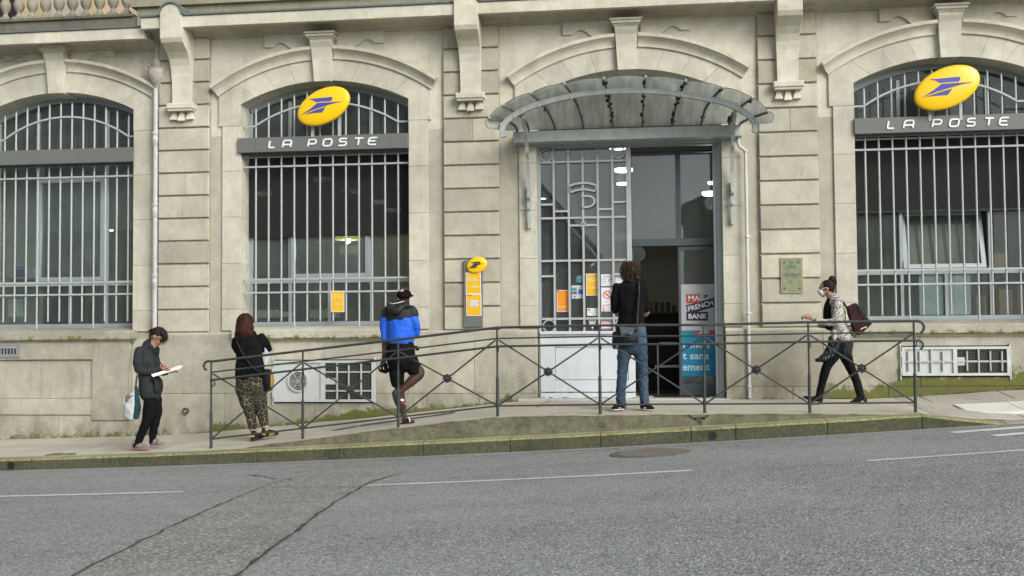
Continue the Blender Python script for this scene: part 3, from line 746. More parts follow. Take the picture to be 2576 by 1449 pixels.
# ------------------------------------------------------------------ interior
room = empty('post_office_interior', (0,0,0), kind='structure')
box('floor', MT['int_floor'], -12, 7, .37, 9, .38, .445, room)
box('back_wall', MT['int_wall'], -12, 7, 7.0, 7.1, .445, 5.2, room)
box('ceiling', MT['int_ceiling'], -12, 7, .5, 9, 5.2, 5.25, room)
box('side_wall', MT['int_wall'], -12.1, -12, .37, 9, .4, 5.2, room)
box('side_wall', MT['int_wall'], 7, 7.1, .37, 9, .4, 5.2, room)
box('partition', MT['int_dark'], -7.1, -7.0, .6, 6, .445, 5.2, room)
box('partition', MT['int_dark'], -2.45, -2.38, .6, 6, .445, 5.2, room)
box('partition', MT['int_wall'], 1.6, 1.67, .6, 6, .445, 5.2, room)
def curtain(x0, x1, y, z0, z1, m):
    n = int((x1-x0)/.06); pts = [(x0+(x1-x0)*i/n, y+.010*(1 if i % 2 else -1)) for i in range(n+1)]
    vs = [(a,b,z) for z in (z0,z1) for a,b in pts]
    MB().add(vs, [(i,i+1,n+2+i,n+1+i) for i in range(n)]).build('curtain', m, room)
curtain(-9.7, -7.2, 2.6, .5, 3.2, plain('brown slat curtain', (.13,.13,.115), .9, 0, .2))
box('bulkhead', plain('greenish wall', (.22,.25,.225), .9), -10.4, -7.15, 2.5, 2.7, 3.2, 5.1, room)
box('side_panel', plain('pale side wall', (.42,.45,.43), .9), -10.4, -9.72, 1.2, 1.3, .45, 4.8, room)
curtain(-5.9, -2.5, 3.2, .5, 4.6, plain('olive slat curtain', (.14,.125,.07), .9, 0, .35, 2))
curtain(2.6, 5.6, 3.4, .5, 4.6, plain('dark slat curtain', (.14,.13,.10), .9, 0, .3, 2))
# pale things standing in the rooms behind the lower panes
def desk(x, y, w_, h, m, lab):
    t = empty('desk', (x,y,.445), lab, 'desk')
    MB().box(-w_,w_,-.35,.35,h-.04,h).build('top', m, t); MB().box(-w_+.02,-w_+.06,-.33,.33,0,h-.04).build('leg', m, t); MB().box(w_-.06,w_-.02,-.33,.33,0,h-.04).build('leg', m, t)
desk(-4.9, 1.3, .9, .95, MT['int_wall'], 'pale desk behind the lower panes of the middle window')
pp = []
for k, (x0, x1, z0, z1, m, lab) in enumerate(((3.93+.02,4.28,1.57,2.10,'white_paper','pale blank sheet taped behind the lower window panes, left one'),(4.33,4.60,1.57,2.12,'white_paper','pale blank sheet taped behind the lower window panes, right one'))):
    m_ = plain('pale sheet %d' % k, (.72,.80,.80), .8)
    x0, z1_ = at((1378 if k == 0 else 1590)/2.8795+1832.9, 950/2.8795+359.4, .39); x1, z0_ = at((1560 if k == 0 else 1757)/2.8795+1832.9, 1243/2.8795+359.4, .39)
    tag(box('paper_sheet', m_, x0, x1, .388, .39, z0_, z1_), lab, 'paper', 'pale sheets behind the right window')
cb = plain('cardboard', (.46,.30,.17), .85, 0, .15)
for k, (a, b, c, d) in enumerate(((2090,2160,1030,1240),(1960,2060,1060,1240),(1790,1870,1105,1240),(1920,2010,800,905))):
    x0, z1 = at(a/2.8795+1832.9, c/2.8795+359.4, .5); x1, z0 = at(b/2.8795+1832.9, d/2.8795+359.4, .5)
    bx_ = box('cardboard_box', cb, x0, x1, .5, .75, z0, z1)
    tag(bx_, ['tan cardboard box at the far right behind the right window panes','brown cardboard box behind the panes left of the rightmost box','low cardboard box behind the window just right of the pale sheets','small tan carton higher up behind the right window sash'][k], 'box', 'boxes behind the right window')
    if k < 3: box('stack_base', cb, x0, x1, .5, .75, .445, z0-.001, bx_).name = 'lower_carton'
    else: box('shelf', MT['int_wall'], x0-.1, x1+.3, .5, .8, z0-.04, z0-.001, bx_)
for px0, py0, px1, py1, yy, m, lab, cat in (
    (21,754,54,796,.50,(.50,.62,.62),'pale blue sheet behind the lower panes at the far left','paper'),
    (38,670,60,697,.80,(.03,.06,.25),'dark blue binder on the sill at the far left window','binder'),
    (62,671,84,698,.82,(.42,.44,.44),'pale carton beside the blue binder in the far left window','box'),
    (641,780,690,799,.75,(.40,.46,.44),'pale flat box behind the lower left panes of the middle window','box'),
    (698,784,738,797,.80,(.52,.55,.53),'stack of white papers behind the second lower pane of the middle window','paper'),
    (779,780,812,800,.78,(.36,.42,.40),'grey green box left of the yellow poster behind the middle window','box'),
    (818,776,846,799,.90,(.42,.45,.43),'small pale box below the yellow poster behind the middle window','box')):
    x0, z1 = at(px0, py0, yy); x1, z0 = at(px1, py1, yy)
    nm = {'paper':'paper_stack','binder':'binder','box':'carton'}[cat]; t = empty(nm, (x0,yy,z0), lab, cat)
    MB().box(0,x1-x0,0,.22 if cat != 'paper' else .05,0,z1-z0).build('body', plain(lab[:18], m, .7), t, .004)
    MB().box(-.004,x1-x0+.004,-.004,.1,(z1-z0)*.80,(z1-z0)*.84).build('edge', MT['int_wall'], t)
    MB().box(-.3,x1-x0+.3,-.02,.5,-.03,-.001).build('shelf', MT['int_wall'], t) if cat == 'binder' else None
# ceiling lamps (lit discs), positions read from the windows
def lamp_light(t, w_, dz=-.12):
    d = bpy.data.lights.new('lamp_glow', 'POINT'); d.energy = w_; d.color = (1,.96,.86); d.shadow_soft_size = .12
    l = bpy.data.objects.new('lamp_glow', d); COL.objects.link(l); l.parent = t; l.location = (0,0,dz)
LAMP = MB().lathe([(.01,.0),(.14,.0),(.15,.02),(.15,.05)], n=20).mesh('lamp_disc')
lamps = [(273/1,576.5,2.0,.25),(1500,330,2.4,1)][:0]+[(1556,374,1.3,1),(1569,432,2.6,1),(1566,465,4.2,.7),(1572,519,5.5,.7),(1790,491,2.2,1),(1798,463,3.8,.8),(1366.6,501,3.0,.3)]
for i, (px, py, yy, k) in enumerate(lamps):
    x, z = at(px, py, yy)
    t = empty('ceiling_lamp', (x,yy,z), ['lit round lamp seen through the top right circle of the door grille','lit oval lamp behind the door grille below the top right circle','small lit lamp behind the upper right of the door grille','small lit lamp behind the middle right of the door grille','lit oval lamp at the right edge of the doorway','small lit lamp above another at the right edge of the doorway','tiny lit spot at the left edge of the door grille'][i], 'lamp', 'lit lamps inside the entrance')
    o = link('lamp_disc', LAMP, MT['lamp'] if not LAMP.materials else None, t); o.scale = (k,k,k)
    MB().tube([(0,0,.05*k),(0,0,5.2-z)], .008).build('stem', MT['black'], t)
    if i in (1, 4): lamp_light(t, 7)
for i, (zx, zy) in enumerate(((730,295),(950,390),(1145,473),(1280,540),(275,408))):
    x, z = at(zx/3.1009+575, zy/3.1009+359.4, 2.0+.4*i)
    t = empty('ceiling_lamp', (x,2.0+.4*i,z), ['faint lamp behind the dark blind, highest of the middle window','faint lamp behind the dark blind right of its centre','faint small lamp behind the dark blind toward the right jamb','faint lamp low behind the dark blind at the right jamb','faint lamp behind the dark blind at the left jamb'][i], 'lamp', 'lamps behind the dark blind')
    o = link('lamp_disc', LAMP, None, t); MB().tube([(0,0,.05),(0,0,max(.2,5.2-z))], .008).build('stem', MT['frame'], t)
# pendant lamp and display in the middle window
x, z = at(930/3.1009+575, 768/3.1009+359.4, 1.5)
pl = empty('pendant_lamp', (x,1.5,z), 'domed yellow glass pendant lamp lit behind the middle window', 'lamp')
dm = MB().lathe([(.205,.02),(.20,.06),(.18,.13),(.13,.21),(.06,.26),(.02,.27)], n=20)
q = NT('pendant glass'); q.b.inputs['Emission Color'].default_value = (.55,.50,.16,1); q.b.inputs['Emission Strength'].default_value = .9; q.b.inputs['Alpha'].default_value = .75
dm.build('shade', q.fin((.30,.28,.10), .2), pl); MB().lathe([(.01,-.035),(.04,-.02),(.045,.01),(.03,.04)], n=12).build('bulb', emit('bulb', (1,.95,.6), 14), pl)
MB().tube([(0,0,.27),(0,0,5.2-z)], .01).build('cable', MT['black'], pl); lamp_light(pl, 24, -.1)
xl, zl = at(276, 579.6, 1.2); pl1 = empty('ceiling_lamp', (xl,1.2,zl), 'small lit strip lamp behind the left window right of its sash', 'lamp'); MB().box(-.05,.05,-.02,.02,-.008,.012).build('tube', MT['lamp'], pl1); MB().tube([(0,0,.012),(0,0,5.2-zl)], .006).build('cable', MT['black'], pl1); lamp_light(pl1, 14, -.08)
x0, z1 = at(870/3.1009+575, 770/3.1009+359.4, 2.4); x1, z0 = at(1030/3.1009+575, 870/3.1009+359.4, 2.4)
ds = empty('display_stand', ((x0+x1)/2,2.4,.445), 'dark blue and yellow display stand inside the middle window', 'display')
hw_ = (x1-x0)/2; MB().box(-hw_,hw_,-.05,.05,0,z1-.445).build('panel', MT['black'], ds)
MB().box(-hw_*.9,hw_*.9,-.062,-.052,z0-.28,z1-.50).build('header', plain('blue display', (.015,.02,.09), .6), ds)
MB().box(-hw_*.95,hw_*.95,-.07,-.054,z0-.445,z0-.30).build('label_strip', plain('olive strip', (.16,.14,.05), .6), ds)

def blind_mat():
    q = NT('charcoal screen blind'); q.fin((.028,.029,.029), .85, spec=.1)
    tr = q.n.new('ShaderNodeBsdfTransparent'); ms = q.n.new('ShaderNodeMixShader'); ms.inputs[0].default_value = .10
    q.l.new(q.b.outputs[0], ms.inputs[1]); q.l.new(tr.outputs[0], ms.inputs[2]); q.l.new(ms.outputs[0], q.out.inputs[0]); return q.m
MT['screen'] = blind_mat()

# ------------------------------------------------------------------ windows
def arc_pts(cx, a, zc, R_, n=20): return [(cx-a+2*a*i/n, arc_z(-a+2*a*i/n, zc, R_)) for i in range(n+1)]
def window(key, bars, rails, blindz=None, kind='tilt'):
    b = BAYS[key]; cx, a, y = b['cx'], b['a'], b['y']; zc = ZI if a > 1.22 else 5.06-2.62; RR = RI if a > 1.22 else 2.62
    yf = y+.33
    f = MB(); aa = a+.01
    f.box(cx-aa, cx-aa+.055, yf, yf+.06, 1.50, 4.70); f.box(cx+aa-.055, cx+aa, yf, yf+.06, 1.50, 4.70)
    f.box(cx-aa+.055, cx+aa-.055, yf-.004, yf+.056, 1.50, 1.565)
    N = 20; o_ = arc_pts(cx, aa, zc, RR+.01, N); i_ = arc_pts(cx, aa-.056, zc, RR-.075, N)
    vs = [(p,yy,q) for p,q in o_ for yy in (yf+.002,yf+.058)] + [(p,yy,q) for p,q in i_ for yy in (yf+.002,yf+.058)]; m2 = 2*(N+1)
    f.add(vs, [(2*i,2*i+2,m2+2*i+2,m2+2*i) for i in range(N)]+[(2*i+1,m2+2*i+1,m2+2*i+3,2*i+3) for i in range(N)]+[(m2+2*i,m2+2*i+2,m2+2*i+3,m2+2*i+1) for i in range(N)])
    tz = at(cx and 0, 0)[1]
    T = {'w2': 2.165, 'w4': 2.165, 'w1': 2.175}[key]
    f.box(cx-aa+.055, cx+aa-.055, yf-.002, yf+.054, T-.03, T+.03)
    m1, m2_ = cx-.50, cx+.70
    if key == 'w2': m1, m2_ = at(729,600,yf)[0], at(933.5,600,yf)[0]
    if key == 'w4': m1, m2_ = at(2267,600,yf)[0], at(2491,600,yf)[0]
    if key == 'w1': m1, m2_ = at(93,600,yf)[0], at(268,600,yf)[0]
    for mm in (m1, m2_): f.box(mm-.024, mm+.024, yf+.001, yf+.057, T+.03, 4.85)
    lc = {'w2': at(828,750,yf)[0], 'w4': at(2382,750,yf)[0], 'w1': at(175,750,yf)[0]}[key]
    lm = {'w2': [m1, lc, m2_], 'w4': [m1+.0, lc, m2_], 'w1': [lc, m2_]}[key]
    for mm in lm: f.box(mm-.022, mm+.022, yf+.001, yf+.055, 1.565, T-.03)
    f.box(cx-aa+.055, cx+aa-.055, yf, yf+.05, 4.06, 4.12)
    fr = f.build('window', MT['frame'], BLD, .003)
    if key == 'w4': tag(fr, 'arched window with an open tilting sash')
    # panes
    gp = MB()
    cols = [cx-aa+.055, m1-.024, m1+.024, m2_-.024, m2_+.024, cx+aa-.055]
    for k in range(0, 6, 2):
        if key == 'w4' and k == 2: continue
        box('pane', MT['glass'], cols[k], cols[k+1], yf+.025, yf+.031, T+.03, 4.06, fr)
    lo = [cx-aa+.055] + [v for mm in lm for v in (mm-.022, mm+.022)] + [cx+aa-.055]
    for k in range(0, len(lo), 2): box('pane', MT['glass'], lo[k], lo[k+1], yf+.025, yf+.031, 1.565, T-.03, fr)
    P2 = [(cx-aa+.05, 4.12)] + arc_pts(cx, aa-.05, zc, RR-.07, 20) + [(cx+aa-.05, 4.12)]
    MB().prism(P2, yf+.025, yf+.031).build('pane', MT['glass'], fr)
    # sash
    sx0, sx1 = {'w2': (at(733.5,600,yf)[0], at(930,600,yf)[0]), 'w4': (at(2272,650,yf)[0], at(2480,650,yf)[0]), 'w1': (at(96,600,yf)[0], at(264,600,yf)[0])}[key]
    sz0 = T+.045; sz1 = {'w2': 4.0, 'w4': 3.05, 'w1': 3.80}[key]
    s_ = MB(); th = .062
    for q in ((sx0,sx0+th,sz0,sz1),(sx1-th,sx1,sz0,sz1),(sx0+th,sx1-th,sz0,sz0+th),(sx0+th,sx1-th,sz1-th,sz1)): s_.box(q[0],q[1],-.03,.02,q[2]-sz0,q[3]-sz0)
    so_ = s_.build('sash', MT['frame'], fr, .003); so_.location = (0, yf-.004, sz0)
    if key == 'w4': so_.rotation_euler = (R(-14), 0, 0)
    MB()
    gpn = MB().box(sx0+th, sx1-th, 0, .006, th, sz1-sz0-th).build('pane', MT['glass'] if key != 'w4' else glass('tilted window glass', (.75,.8,.78), 1.18), fr); gpn.location = (0, yf-.004, sz0)
    if key == 'w4':
        gpn.rotation_euler = (R(-14), 0, 0)
        lm4 = plain('beige blind slat', (.34,.31,.235), .9, 0, .08)
        for k in range(5):
            xa4 = sx0+.13+k*(sx1-sx0-.16)/5; wd4 = (sx1-sx0-.16)/5-.035
            MB().add([(xa4,yf+.30,sz0+.06),(xa4+wd4,yf+.34,sz0+.06),(xa4+wd4-.05,yf+.34,sz1-.20),(xa4-.05,yf+.30,sz1-.20)]+[(xa4,yf+.31,sz0+.06),(xa4+wd4,yf+.35,sz0+.06),(xa4+wd4-.05,yf+.35,sz1-.20),(xa4-.05,yf+.31,sz1-.20)], [(0,1,2,3),(7,6,5,4),(0,4,5,1),(1,5,6,2),(2,6,7,3),(3,7,4,0)]).build('slat', lm4, fr)
    # dark backing of the arch and blind
    if key != 'w1':
        bz = blindz; MB().box(cx-aa+.03, cx+aa-.03, yf-.050, yf-.046, bz, 4.30).build('blind', MT['screen'], fr)
        MB().box(cx-aa+.03, cx+aa-.03, yf-.056, yf-.040, bz-.03, bz).build('blind_rail', MT['black'], fr)
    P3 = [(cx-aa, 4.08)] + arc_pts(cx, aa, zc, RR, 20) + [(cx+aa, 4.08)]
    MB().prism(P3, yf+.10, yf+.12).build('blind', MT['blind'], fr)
    # grille
    yg = y+.10
    x0, x1 = bars; n = 12; sp = (x1-x0)/(n-1)
    for i in range(n):
        bx = x0+sp*i; zt = arc_z(bx-cx, zc, RR)-.115; zb = rails['short'] if i not in (3, 8) else rails['long']
        MB().tube([(bx,yg,zb),(bx,yg,zt-.05),(bx,yg,zt)], [.0138,.0138,.002], 8).build('bar', MT['white_bar'], fr)
    for z, r_, dy in ((rails['r1'],.011,.02),(rails['r2'],.0125,-.012),(rails['r3'],.0125,-.012),(rails['r4'],.0125,-.012)):
        MB().box(cx-a-.01, cx+a+.01, yg-.018+dy, yg+.004+dy, z-r_, z+r_).build('rail', MT['white_bar'], fr)
    zz = rails['arch']; c0, c1 = x0-.01-cx, x1+.01-cx; h = rails['rise']; half = (c1-c0)/2; RA = (half*half+h*h)/(2*h); mc = (c0+c1)/2
    pts = [(cx-a-.01,yg-.02,zz)]+[(cx+mc-half+2*half*k/22, yg-.02, zz+h-RA+math.sqrt(RA*RA-(-half+2*half*k/22)**2)) for k in range(23)]+[(cx+a+.01,yg-.02,zz)]
    MB().ribbon(pts, .010, .0125).build('rail', MT['white_bar'], fr)
    return fr
yg = .10
BR = {'short': 1.572, 'long': 1.48, 'r1': 3.99, 'r2': 3.842, 'r3': 2.186, 'r4': 1.992, 'arch': 4.445, 'rise': .315}
W2o = window('w2', (at(643.7,600,yg)[0], at(1002.3,600,yg)[0]), BR, 2.845)
W4o = window('w4', (at(2181,600,yg)[0], at(2181,600,yg)[0]+.1805*11), BR, 3.02)
W1o = window('w1', (at(10,600,.22)[0], at(322,600,.22)[0]), dict(BR, short=1.60, r2=3.785, r3=2.19, r4=2.005, arch=4.38, rise=.33, long=1.49))

# ------------------------------------------------------------------ sign bands, lettering, oval signs
def strokes(ch):
    # letters on a 1 x 1 cell, as stroke polylines
    def arc(cx, cy, rx, ry, a0, a1, n=8): return [(cx+rx*math.cos(R(a0+(a1-a0)*i/n)), cy+ry*math.sin(R(a0+(a1-a0)*i/n))) for i in range(n+1)]
    c = .28
    return {'L': [[(.0,1),(0,.18)]+arc(.16,.16,.16,.16,180,270,4)+[(.95,0)]],
            'A': [[(0,0),(0,.62)]+arc(.3,.68,.3,.32,180,90,5)+[(.75,1)]+arc(.75,.72,.25,.28,90,0,5)+[(1,0)], [(0,.36),(1,.36)]],
            'P': [[(0,0),(0,1),(.7,1)]+arc(.7,.68,.3,.32,90,-90,8)+[(.12,.36)]],
            'O': [arc(.3,.7,.3,.3,180,90,5)+arc(.7,.7,.3,.3,90,0,5)+arc(.7,.3,.3,.3,0,-90,5)+arc(.3,.3,.3,.3,270,180,5)+[(0,.7)]],
            'S': [[(.95,1),(.28,1)]+arc(.26,.77,.24,.23,90,270,8)+[(.72,.54)]+arc(.74,.27,.25,.27,90,-90,8)+[(0,0)]],
            'T': [[(-.05,1),(1.05,1)], [(.5,1),(.5,0)]],
            'E': [[(1,1),(.34,1)]+arc(.32,.7,.32,.3,90,180,5)+[(0,.3)]+arc(.32,.3,.32,.3,180,270,5)+[(1,0)], [(0,.52),(.85,.52)]]}[ch]
def la_poste(parent, xs, z0, h, y):
    for ch, (xa_, xb_) in zip('LAPOSTE', xs):
        mb = MB(); wd = (xb_-xa_)-h*.20
        for s_i, s_ in enumerate(strokes(ch)):
            yy = y - .0006*s_i
            mb.ribbon([(xa_+p*wd+q*h*.20, yy, z0+q*h) for p, q in s_], .008, .0112, (0,1,0))
        mb.build('letter', MT['letter'], parent)
def band(cx0, cx1, z0, z1, y, label):
    t = empty('sign_band', (0,0,0), label, 'sign', 'grey sign bands across the windows')
    MB().box(cx0, cx1, y-.075, y+.02, z0, z1).build('panel', MT['band'], t, .004)
    MB().box(cx0+.02, cx1-.02, y+.02, y+.06, z0-.03, z0+.02).build('bracket_rail', MT['frame_dark'], t)
    return t
b2 = band(-5.895, -3.365, 4.033, 4.247, -.005, 'grey sign band reading LA POSTE on the window between the drainpipe and the canopy')
for xq in (at(553,360)[0],): pass
zf = lambda v: v/3.3608+503.1
la_poste(b2, [(at(zf(a),360,-.09)[0], at(zf(b),360,-.09)[0]) for a, b in ((580,640),(697,775),(912,985),(1037,1118),(1170,1245),(1303,1378),(1420,1497))], 4.094, .098, -.086)
for px in (700.5,): pass
b4 = band(2.835, 5.36, 4.037, 4.25, -.005, 'grey sign band reading LA POSTE on the window at the right edge')
zg = lambda v: v/3.3602+1940.6
la_poste(b4, [(at(zg(a),320,-.09)[0], at(zg(b),320,-.09)[0]) for a, b in ((980,1050),(1117,1207),(1360,1443),(1503,1590),(1650,1730),(1800,1880),(1925,2010))], 4.098, .098, -.086)
b1 = band(-10.02, -7.575, 3.975, 4.19, .12, 'blank grey sign band across the window at the left edge')
for t, sx in ((b2, (zf(470), zf(1610))), (b4, ()), (b1, ())):
    for s_ in sx: x = at(s_, 350, -.08)[0]; MB().box(x-.002, x+.002, -.0815, -.079, 4.036, 4.245).build('seam', MT['frame_dark'], t)

BIRD = [[(918,833),(1125,823),(1134,826),(1136,833),(1125,858),(985,863),(960,846)],
        [(997,873),(1225,866),(1140,882),(950,935),(848,971),(930,925),(965,898)],
        [(1075,912),(1040,958),(885,967),(980,937)]]
def bird(parent, cx, cz, k, y, m, curve=None):
    for p in BIRD:
        pts = [((a-1043)*k, (897-b)*k) for a, b in p]
        vs = []; 
        for a, b in pts: vs.append((cx+a, y(a,b)-.004, cz+b))
        vs2 = [(v[0], v[1]+.006, v[2]) for v in vs]; n = len(vs)
        MB().add(vs+vs2, [tuple(range(n)), tuple(range(2*n-1,n-1,-1))]+[(i,(i+1)%n,(i+1)%n+n,i+n) for i in range(n)]).build('bird_emblem', m, parent)
def oval_sign(px, py, k, a, b, th, y, label, small=False):
    x, z = at(px, py, y)
    t = empty('oval_sign', (x, y, z), label, 'sign', None if small else 'yellow oval signs over the windows')
    N, MR = 40, 9; vs = []; prof = []
    for j in range(MR+1):
        ph = math.pi/2*j/MR; prof.append((math.sin(ph)**.82 if j else 0, -.0-.046*math.cos(ph)**.9 if j < MR else 0))
    rim = [(r_, d*(1 if not small else .6)) for r_, d in prof] + [(1.0, .05 if not small else .025), (.97, .06 if not small else .03)]
    sc = .5 if small else 1
    for r_, d in rim[1:]:
        for i in range(N):
            u, v = a*r_*math.cos(2*math.pi*i/N), b*r_*math.sin(2*math.pi*i/N)
            vs.append((u*math.cos(th)-v*math.sin(th), d, u*math.sin(th)+v*math.cos(th)))
    vs.append((0, rim[0][1], 0)); c = len(vs)-1; L = len(rim)-1
    fs = [(c, i, (i+1)%N) for i in range(N)] + [(j*N+i, j*N+(i+1)%N, (j+1)*N+(i+1)%N, (j+1)*N+i)[::-1] for j in range(L-1) for i in range(N)]
    fs.append(tuple((L-1)*N+i for i in range(N)))
    MB().add(vs, fs, smooth=True).build('shell', MT['yellow'], t)
    MB().tube([(a*1.0*math.cos(2*math.pi*i/N)*math.cos(th)-b*math.sin(2*math.pi*i/N)*math.sin(th), .012, a*math.cos(2*math.pi*i/N)*math.sin(th)+b*math.sin(2*math.pi*i/N)*math.cos(th)) for i in range(N+1)], .005, 5).build('rim', MT['poster_yellow'], t)
    def surf(p, q):
        u, v = p*math.cos(th)+q*math.sin(th), -p*math.sin(th)+q*math.cos(th); r_ = min(.999, math.hypot(u/a, v/b))
        best = min(prof, key=lambda e: abs(e[0]-r_)); ph = math.asin(min(1, r_**(1/.82))); return (-.046*math.cos(ph)**.9)*(.6 if small else 1) - .004
    bird(t, 0, 0, k, surf, MT['navy'] if small else MT['blue'])
    if not small:
        for s_ in (-1, 1): MB().box(s_*.20-.02, s_*.20+.02, .05, .09, -.42, .15).build('bracket', MT['white_bar'], t)
    else:
        MB().box(-.03,.03,.02,.06,-.03,.03).build('bracket', MT['band'], t)
    return t
o2 = oval_sign(813.6, 266.9, 1/(3.3608*186), .408, .243, R(24.5), -.20, 'yellow oval sign with blue bird emblem on the window left of the canopy')
o4 = oval_sign(2382.6, 220.2, 1/(3.3602*186)*1.09, .446, .262, R(23.5), -.20, 'yellow oval sign with blue bird emblem on the window at the right edge')
for o in (o2, o4):
    for c in o.children:
        if c.name.startswith('bracket'): c.location.y = .06

# ------------------------------------------------------------------ doorway
yd = .09
def AX(px, y=yd): return at(px, 600, y)[0]
def AZ(py, y=yd, px=1585): return at(px, py, y)[1]
door = MB()
XL, XR = BAYS['door']['cx']-BAYS['door']['a'], BAYS['door']['cx']+BAYS['door']['a']
zt = AZ(367)
door.box(XL, AX(1360.5), yd, yd+.10, .452, 4.05); door.box(AX(1360.5), AX(1804,.12), yd+.005, yd+.10, AZ(369), 4.05); door.box(AX(1804,.12), XR, yd, yd+.16, .452, 4.05)
door.box(AX(1801.5,.12)-.03, AX(1804,.12), yd+.03, yd+.16, .452, AZ(369))
dr = door.build('door_frame', MT['frame'], BLD, .003)
lint = MB().box(XL, XR, yd-.03, yd+.14, zt, 4.10).build('lintel', MT['canopy'], dr)
ST0, ST1 = AX(1577), AX(1589)
gx0 = AX(1360.5)
zb = AZ(837.4)
MB().box(ST0, ST1, yd-.03, yd+.08, zb, zt-.002).build('stile', MT['white_bar'], dr, .003)
vx = [AX(v) for v in (1394.2,1431.6,1467.7,1505,1542.4)]
rz = {k: AZ(v) for k, v in dict(r1=403, r2=544.9, r3=653.2, r4=800.2, c1=510, c6=507.5, c2=527.6, c5=524.7, c34=564.2, d1=691.9, d6=689).items()}
hb = .0145
def vbar(x, z0, z1, w_=.0145): MB().box(x-w_, x+w_, yd-.010, yd+.018, z0, z1).build('bar', MT['white_bar'], dr)
def hbar(x0, x1, z, w_=hb): MB().box(x0, x1, yd-.007, yd+.015, z-w_, z+w_).build('rail', MT['white_bar'], dr)
for i, x in enumerate(vx):
    if i == 2: vbar(x, zb, rz['c34']); vbar(x, AZ(560), AZ(382))
    elif i in (1, 3): vbar(x, zb, AZ(376))
    else: vbar(x, zb, zt)
for x, py in ((vx[1],371.5),(vx[2],376.5),(vx[3],371.5)):
    z = AZ(py); MB().prism([(x-.028,z-.045),(x+.028,z-.045),(x,z+.02)], yd-.02, yd+.02).build('arrow_tip', MT['canopy'], dr)
for k in ('r1','r2','r3','r4'): hbar(gx0, ST0, rz[k])
hbar(gx0, vx[0], rz['c1']); hbar(vx[4], ST0, rz['c6']); hbar(vx[0], vx[1], rz['c2']); hbar(vx[3], vx[4], rz['c5']); hbar(vx[1], vx[3], rz['c34'])
hbar(gx0, vx[0], rz['d1']); hbar(vx[4], ST0, rz['d6'])
for px, py in ((1376.6,385.5),(1559.3,382.6),(1379.3,818.3),(1561,817)):
    MB().ring((AX(px), AZ(py)), .083, .0075, yd-.016, yd+.014, 28).build('ring', MT['white_bar'], dr)
# the monogram
mono = MB(); pw = .018
def zp(v): return v/3.8778+1329.7
def zq(v): return v/3.8778+345
def ml(pts, w_=.0145, dy=0): MB().ribbon([(AX(zp(a)), yd-.022-dy, AZ(zq(b))) for a, b in pts], .008, w_, (0,1,0)).build('monogram_stroke', MT['white_bar'], dr)
ml([(405,465),(440,450),(490,440),(535,437),(585,440),(630,450),(668,465)])
ml([(418,527),(455,512),(500,503),(537,500),(575,503),(615,510),(655,522)], dy=.001)
ml([(520,570),(560,566),(600,568),(630,580),(648,602),(650,628),(635,652),(605,670),(560,675),(540,675)], dy=.002)
ml([(405,465),(418,527)], .006, .003); ml([(668,465),(655,522)], .006, .003)
ml([(518,838),(540,815),(562,838)], .012, .001)

MB().box(gx0, ST0, yd+.045, yd+.051, zb, zt-.01).build('pane', MT['door_glass'], dr)
# lower white panel with recessed field and rusty foot
lp0, lp1 = AX(1357), AX(1594.5); zk = AZ(985.5); z0 = .455
pn = MB(); fx0, fx1, fz0, fz1 = AX(1393.7), AX(1577), AZ(955.6), AZ(872)
pn.box(lp0, fx0, yd-.02, yd+.05, zk, zb); pn.box(fx1, lp1, yd-.02, yd+.05, zk, zb); pn.box(fx0, fx1, yd-.02, yd+.05, fz1, zb); pn.box(fx0, fx1, yd-.02, yd+.05, zk, fz0)
pn.box(lp0, lp1, yd-.055, yd+.04, zb-.012, zb+.03)
pd = pn.build('door_panel', MT['white_door'], dr, .004)
MB().box(fx0+.006, fx1-.006, yd-.008, yd+.03, fz0+.006, fz1-.006).build('panel_field', MT['white_door'], pd, .004)
MB().box(lp0, lp1, yd-.03, yd+.045, z0, zk-.012).build('kick_rail', MT['white_door'], pd, .004)
rs = MB(); random.seed(3)
for k in range(40):
    x = random.uniform(lp0, lp1); w_ = random.uniform(.01,.06); zz_ = random.choice((zk-.008, z0+.004, zk-.004)); rs.box(x, x+w_, yd-.033, yd-.02, zz_-.003, zz_+random.uniform(.002,.008))
o = rs.build('rust', plain('rust stain', (.10,.045,.02), .9, 0, .4, 30), pd); o['kind'] = 'stuff'
# threshold
box('threshold', MT['threshold'], -1.79, 1.10, -.20, .5, .40, .4565, BLD, .004)
# automatic entrance set back behind the grille
ye = .45
def EX(px): return at(px, 600, ye)[0]
def EZ(py): return at(1700, py, ye)[1]
ent = MB().box(EX(1580), EX(1806), ye, ye+.14, EZ(618), EZ(600))
ent.box(EX(1580), EX(1806), ye, ye+.06, EZ(384), EZ(379)); ent.box(EX(1701), EX(1714), ye+.01, ye+.07, EZ(600), EZ(384)); ent.box(EX(1586), EX(1591), ye, ye+.06, .46, EZ(600)); ent.box(EX(1586),EX(1591), ye, ye+.06, EZ(600), 4.1)
en = ent.build('automatic_door', MT['frame_dark'], BLD, .003)
MB().box(EX(1350), EX(1586), ye, ye+.05, EZ(600)-.02, EZ(600)+.1).build('side_transom', MT['frame_dark'], en)
MB().box(EX(1591), EX(1701), ye+.03, ye+.036, EZ(600), EZ(384)).build('pane', MT['door_glass'], en)
MB().box(EX(1714), EX(1806), ye+.03, ye+.036, EZ(600), EZ(384)).build('pane', MT['door_glass'], en)
lf_ = MB(); l0, l1, l2 = EX(1705), EX(1711.5), EX(1806); zt_, zb_ = EZ(620), .465
lf_.box(l0, l1, ye+.03, ye+.07, zb_, zt_); lf_.box(l1, l2, ye+.03, ye+.07, EZ(631), zt_); lf_.box(l1, l2, ye+.03, ye+.07, zb_, EZ(967))
lv = lf_.build('sliding_leaf', MT['frame_dark'], en, .003)
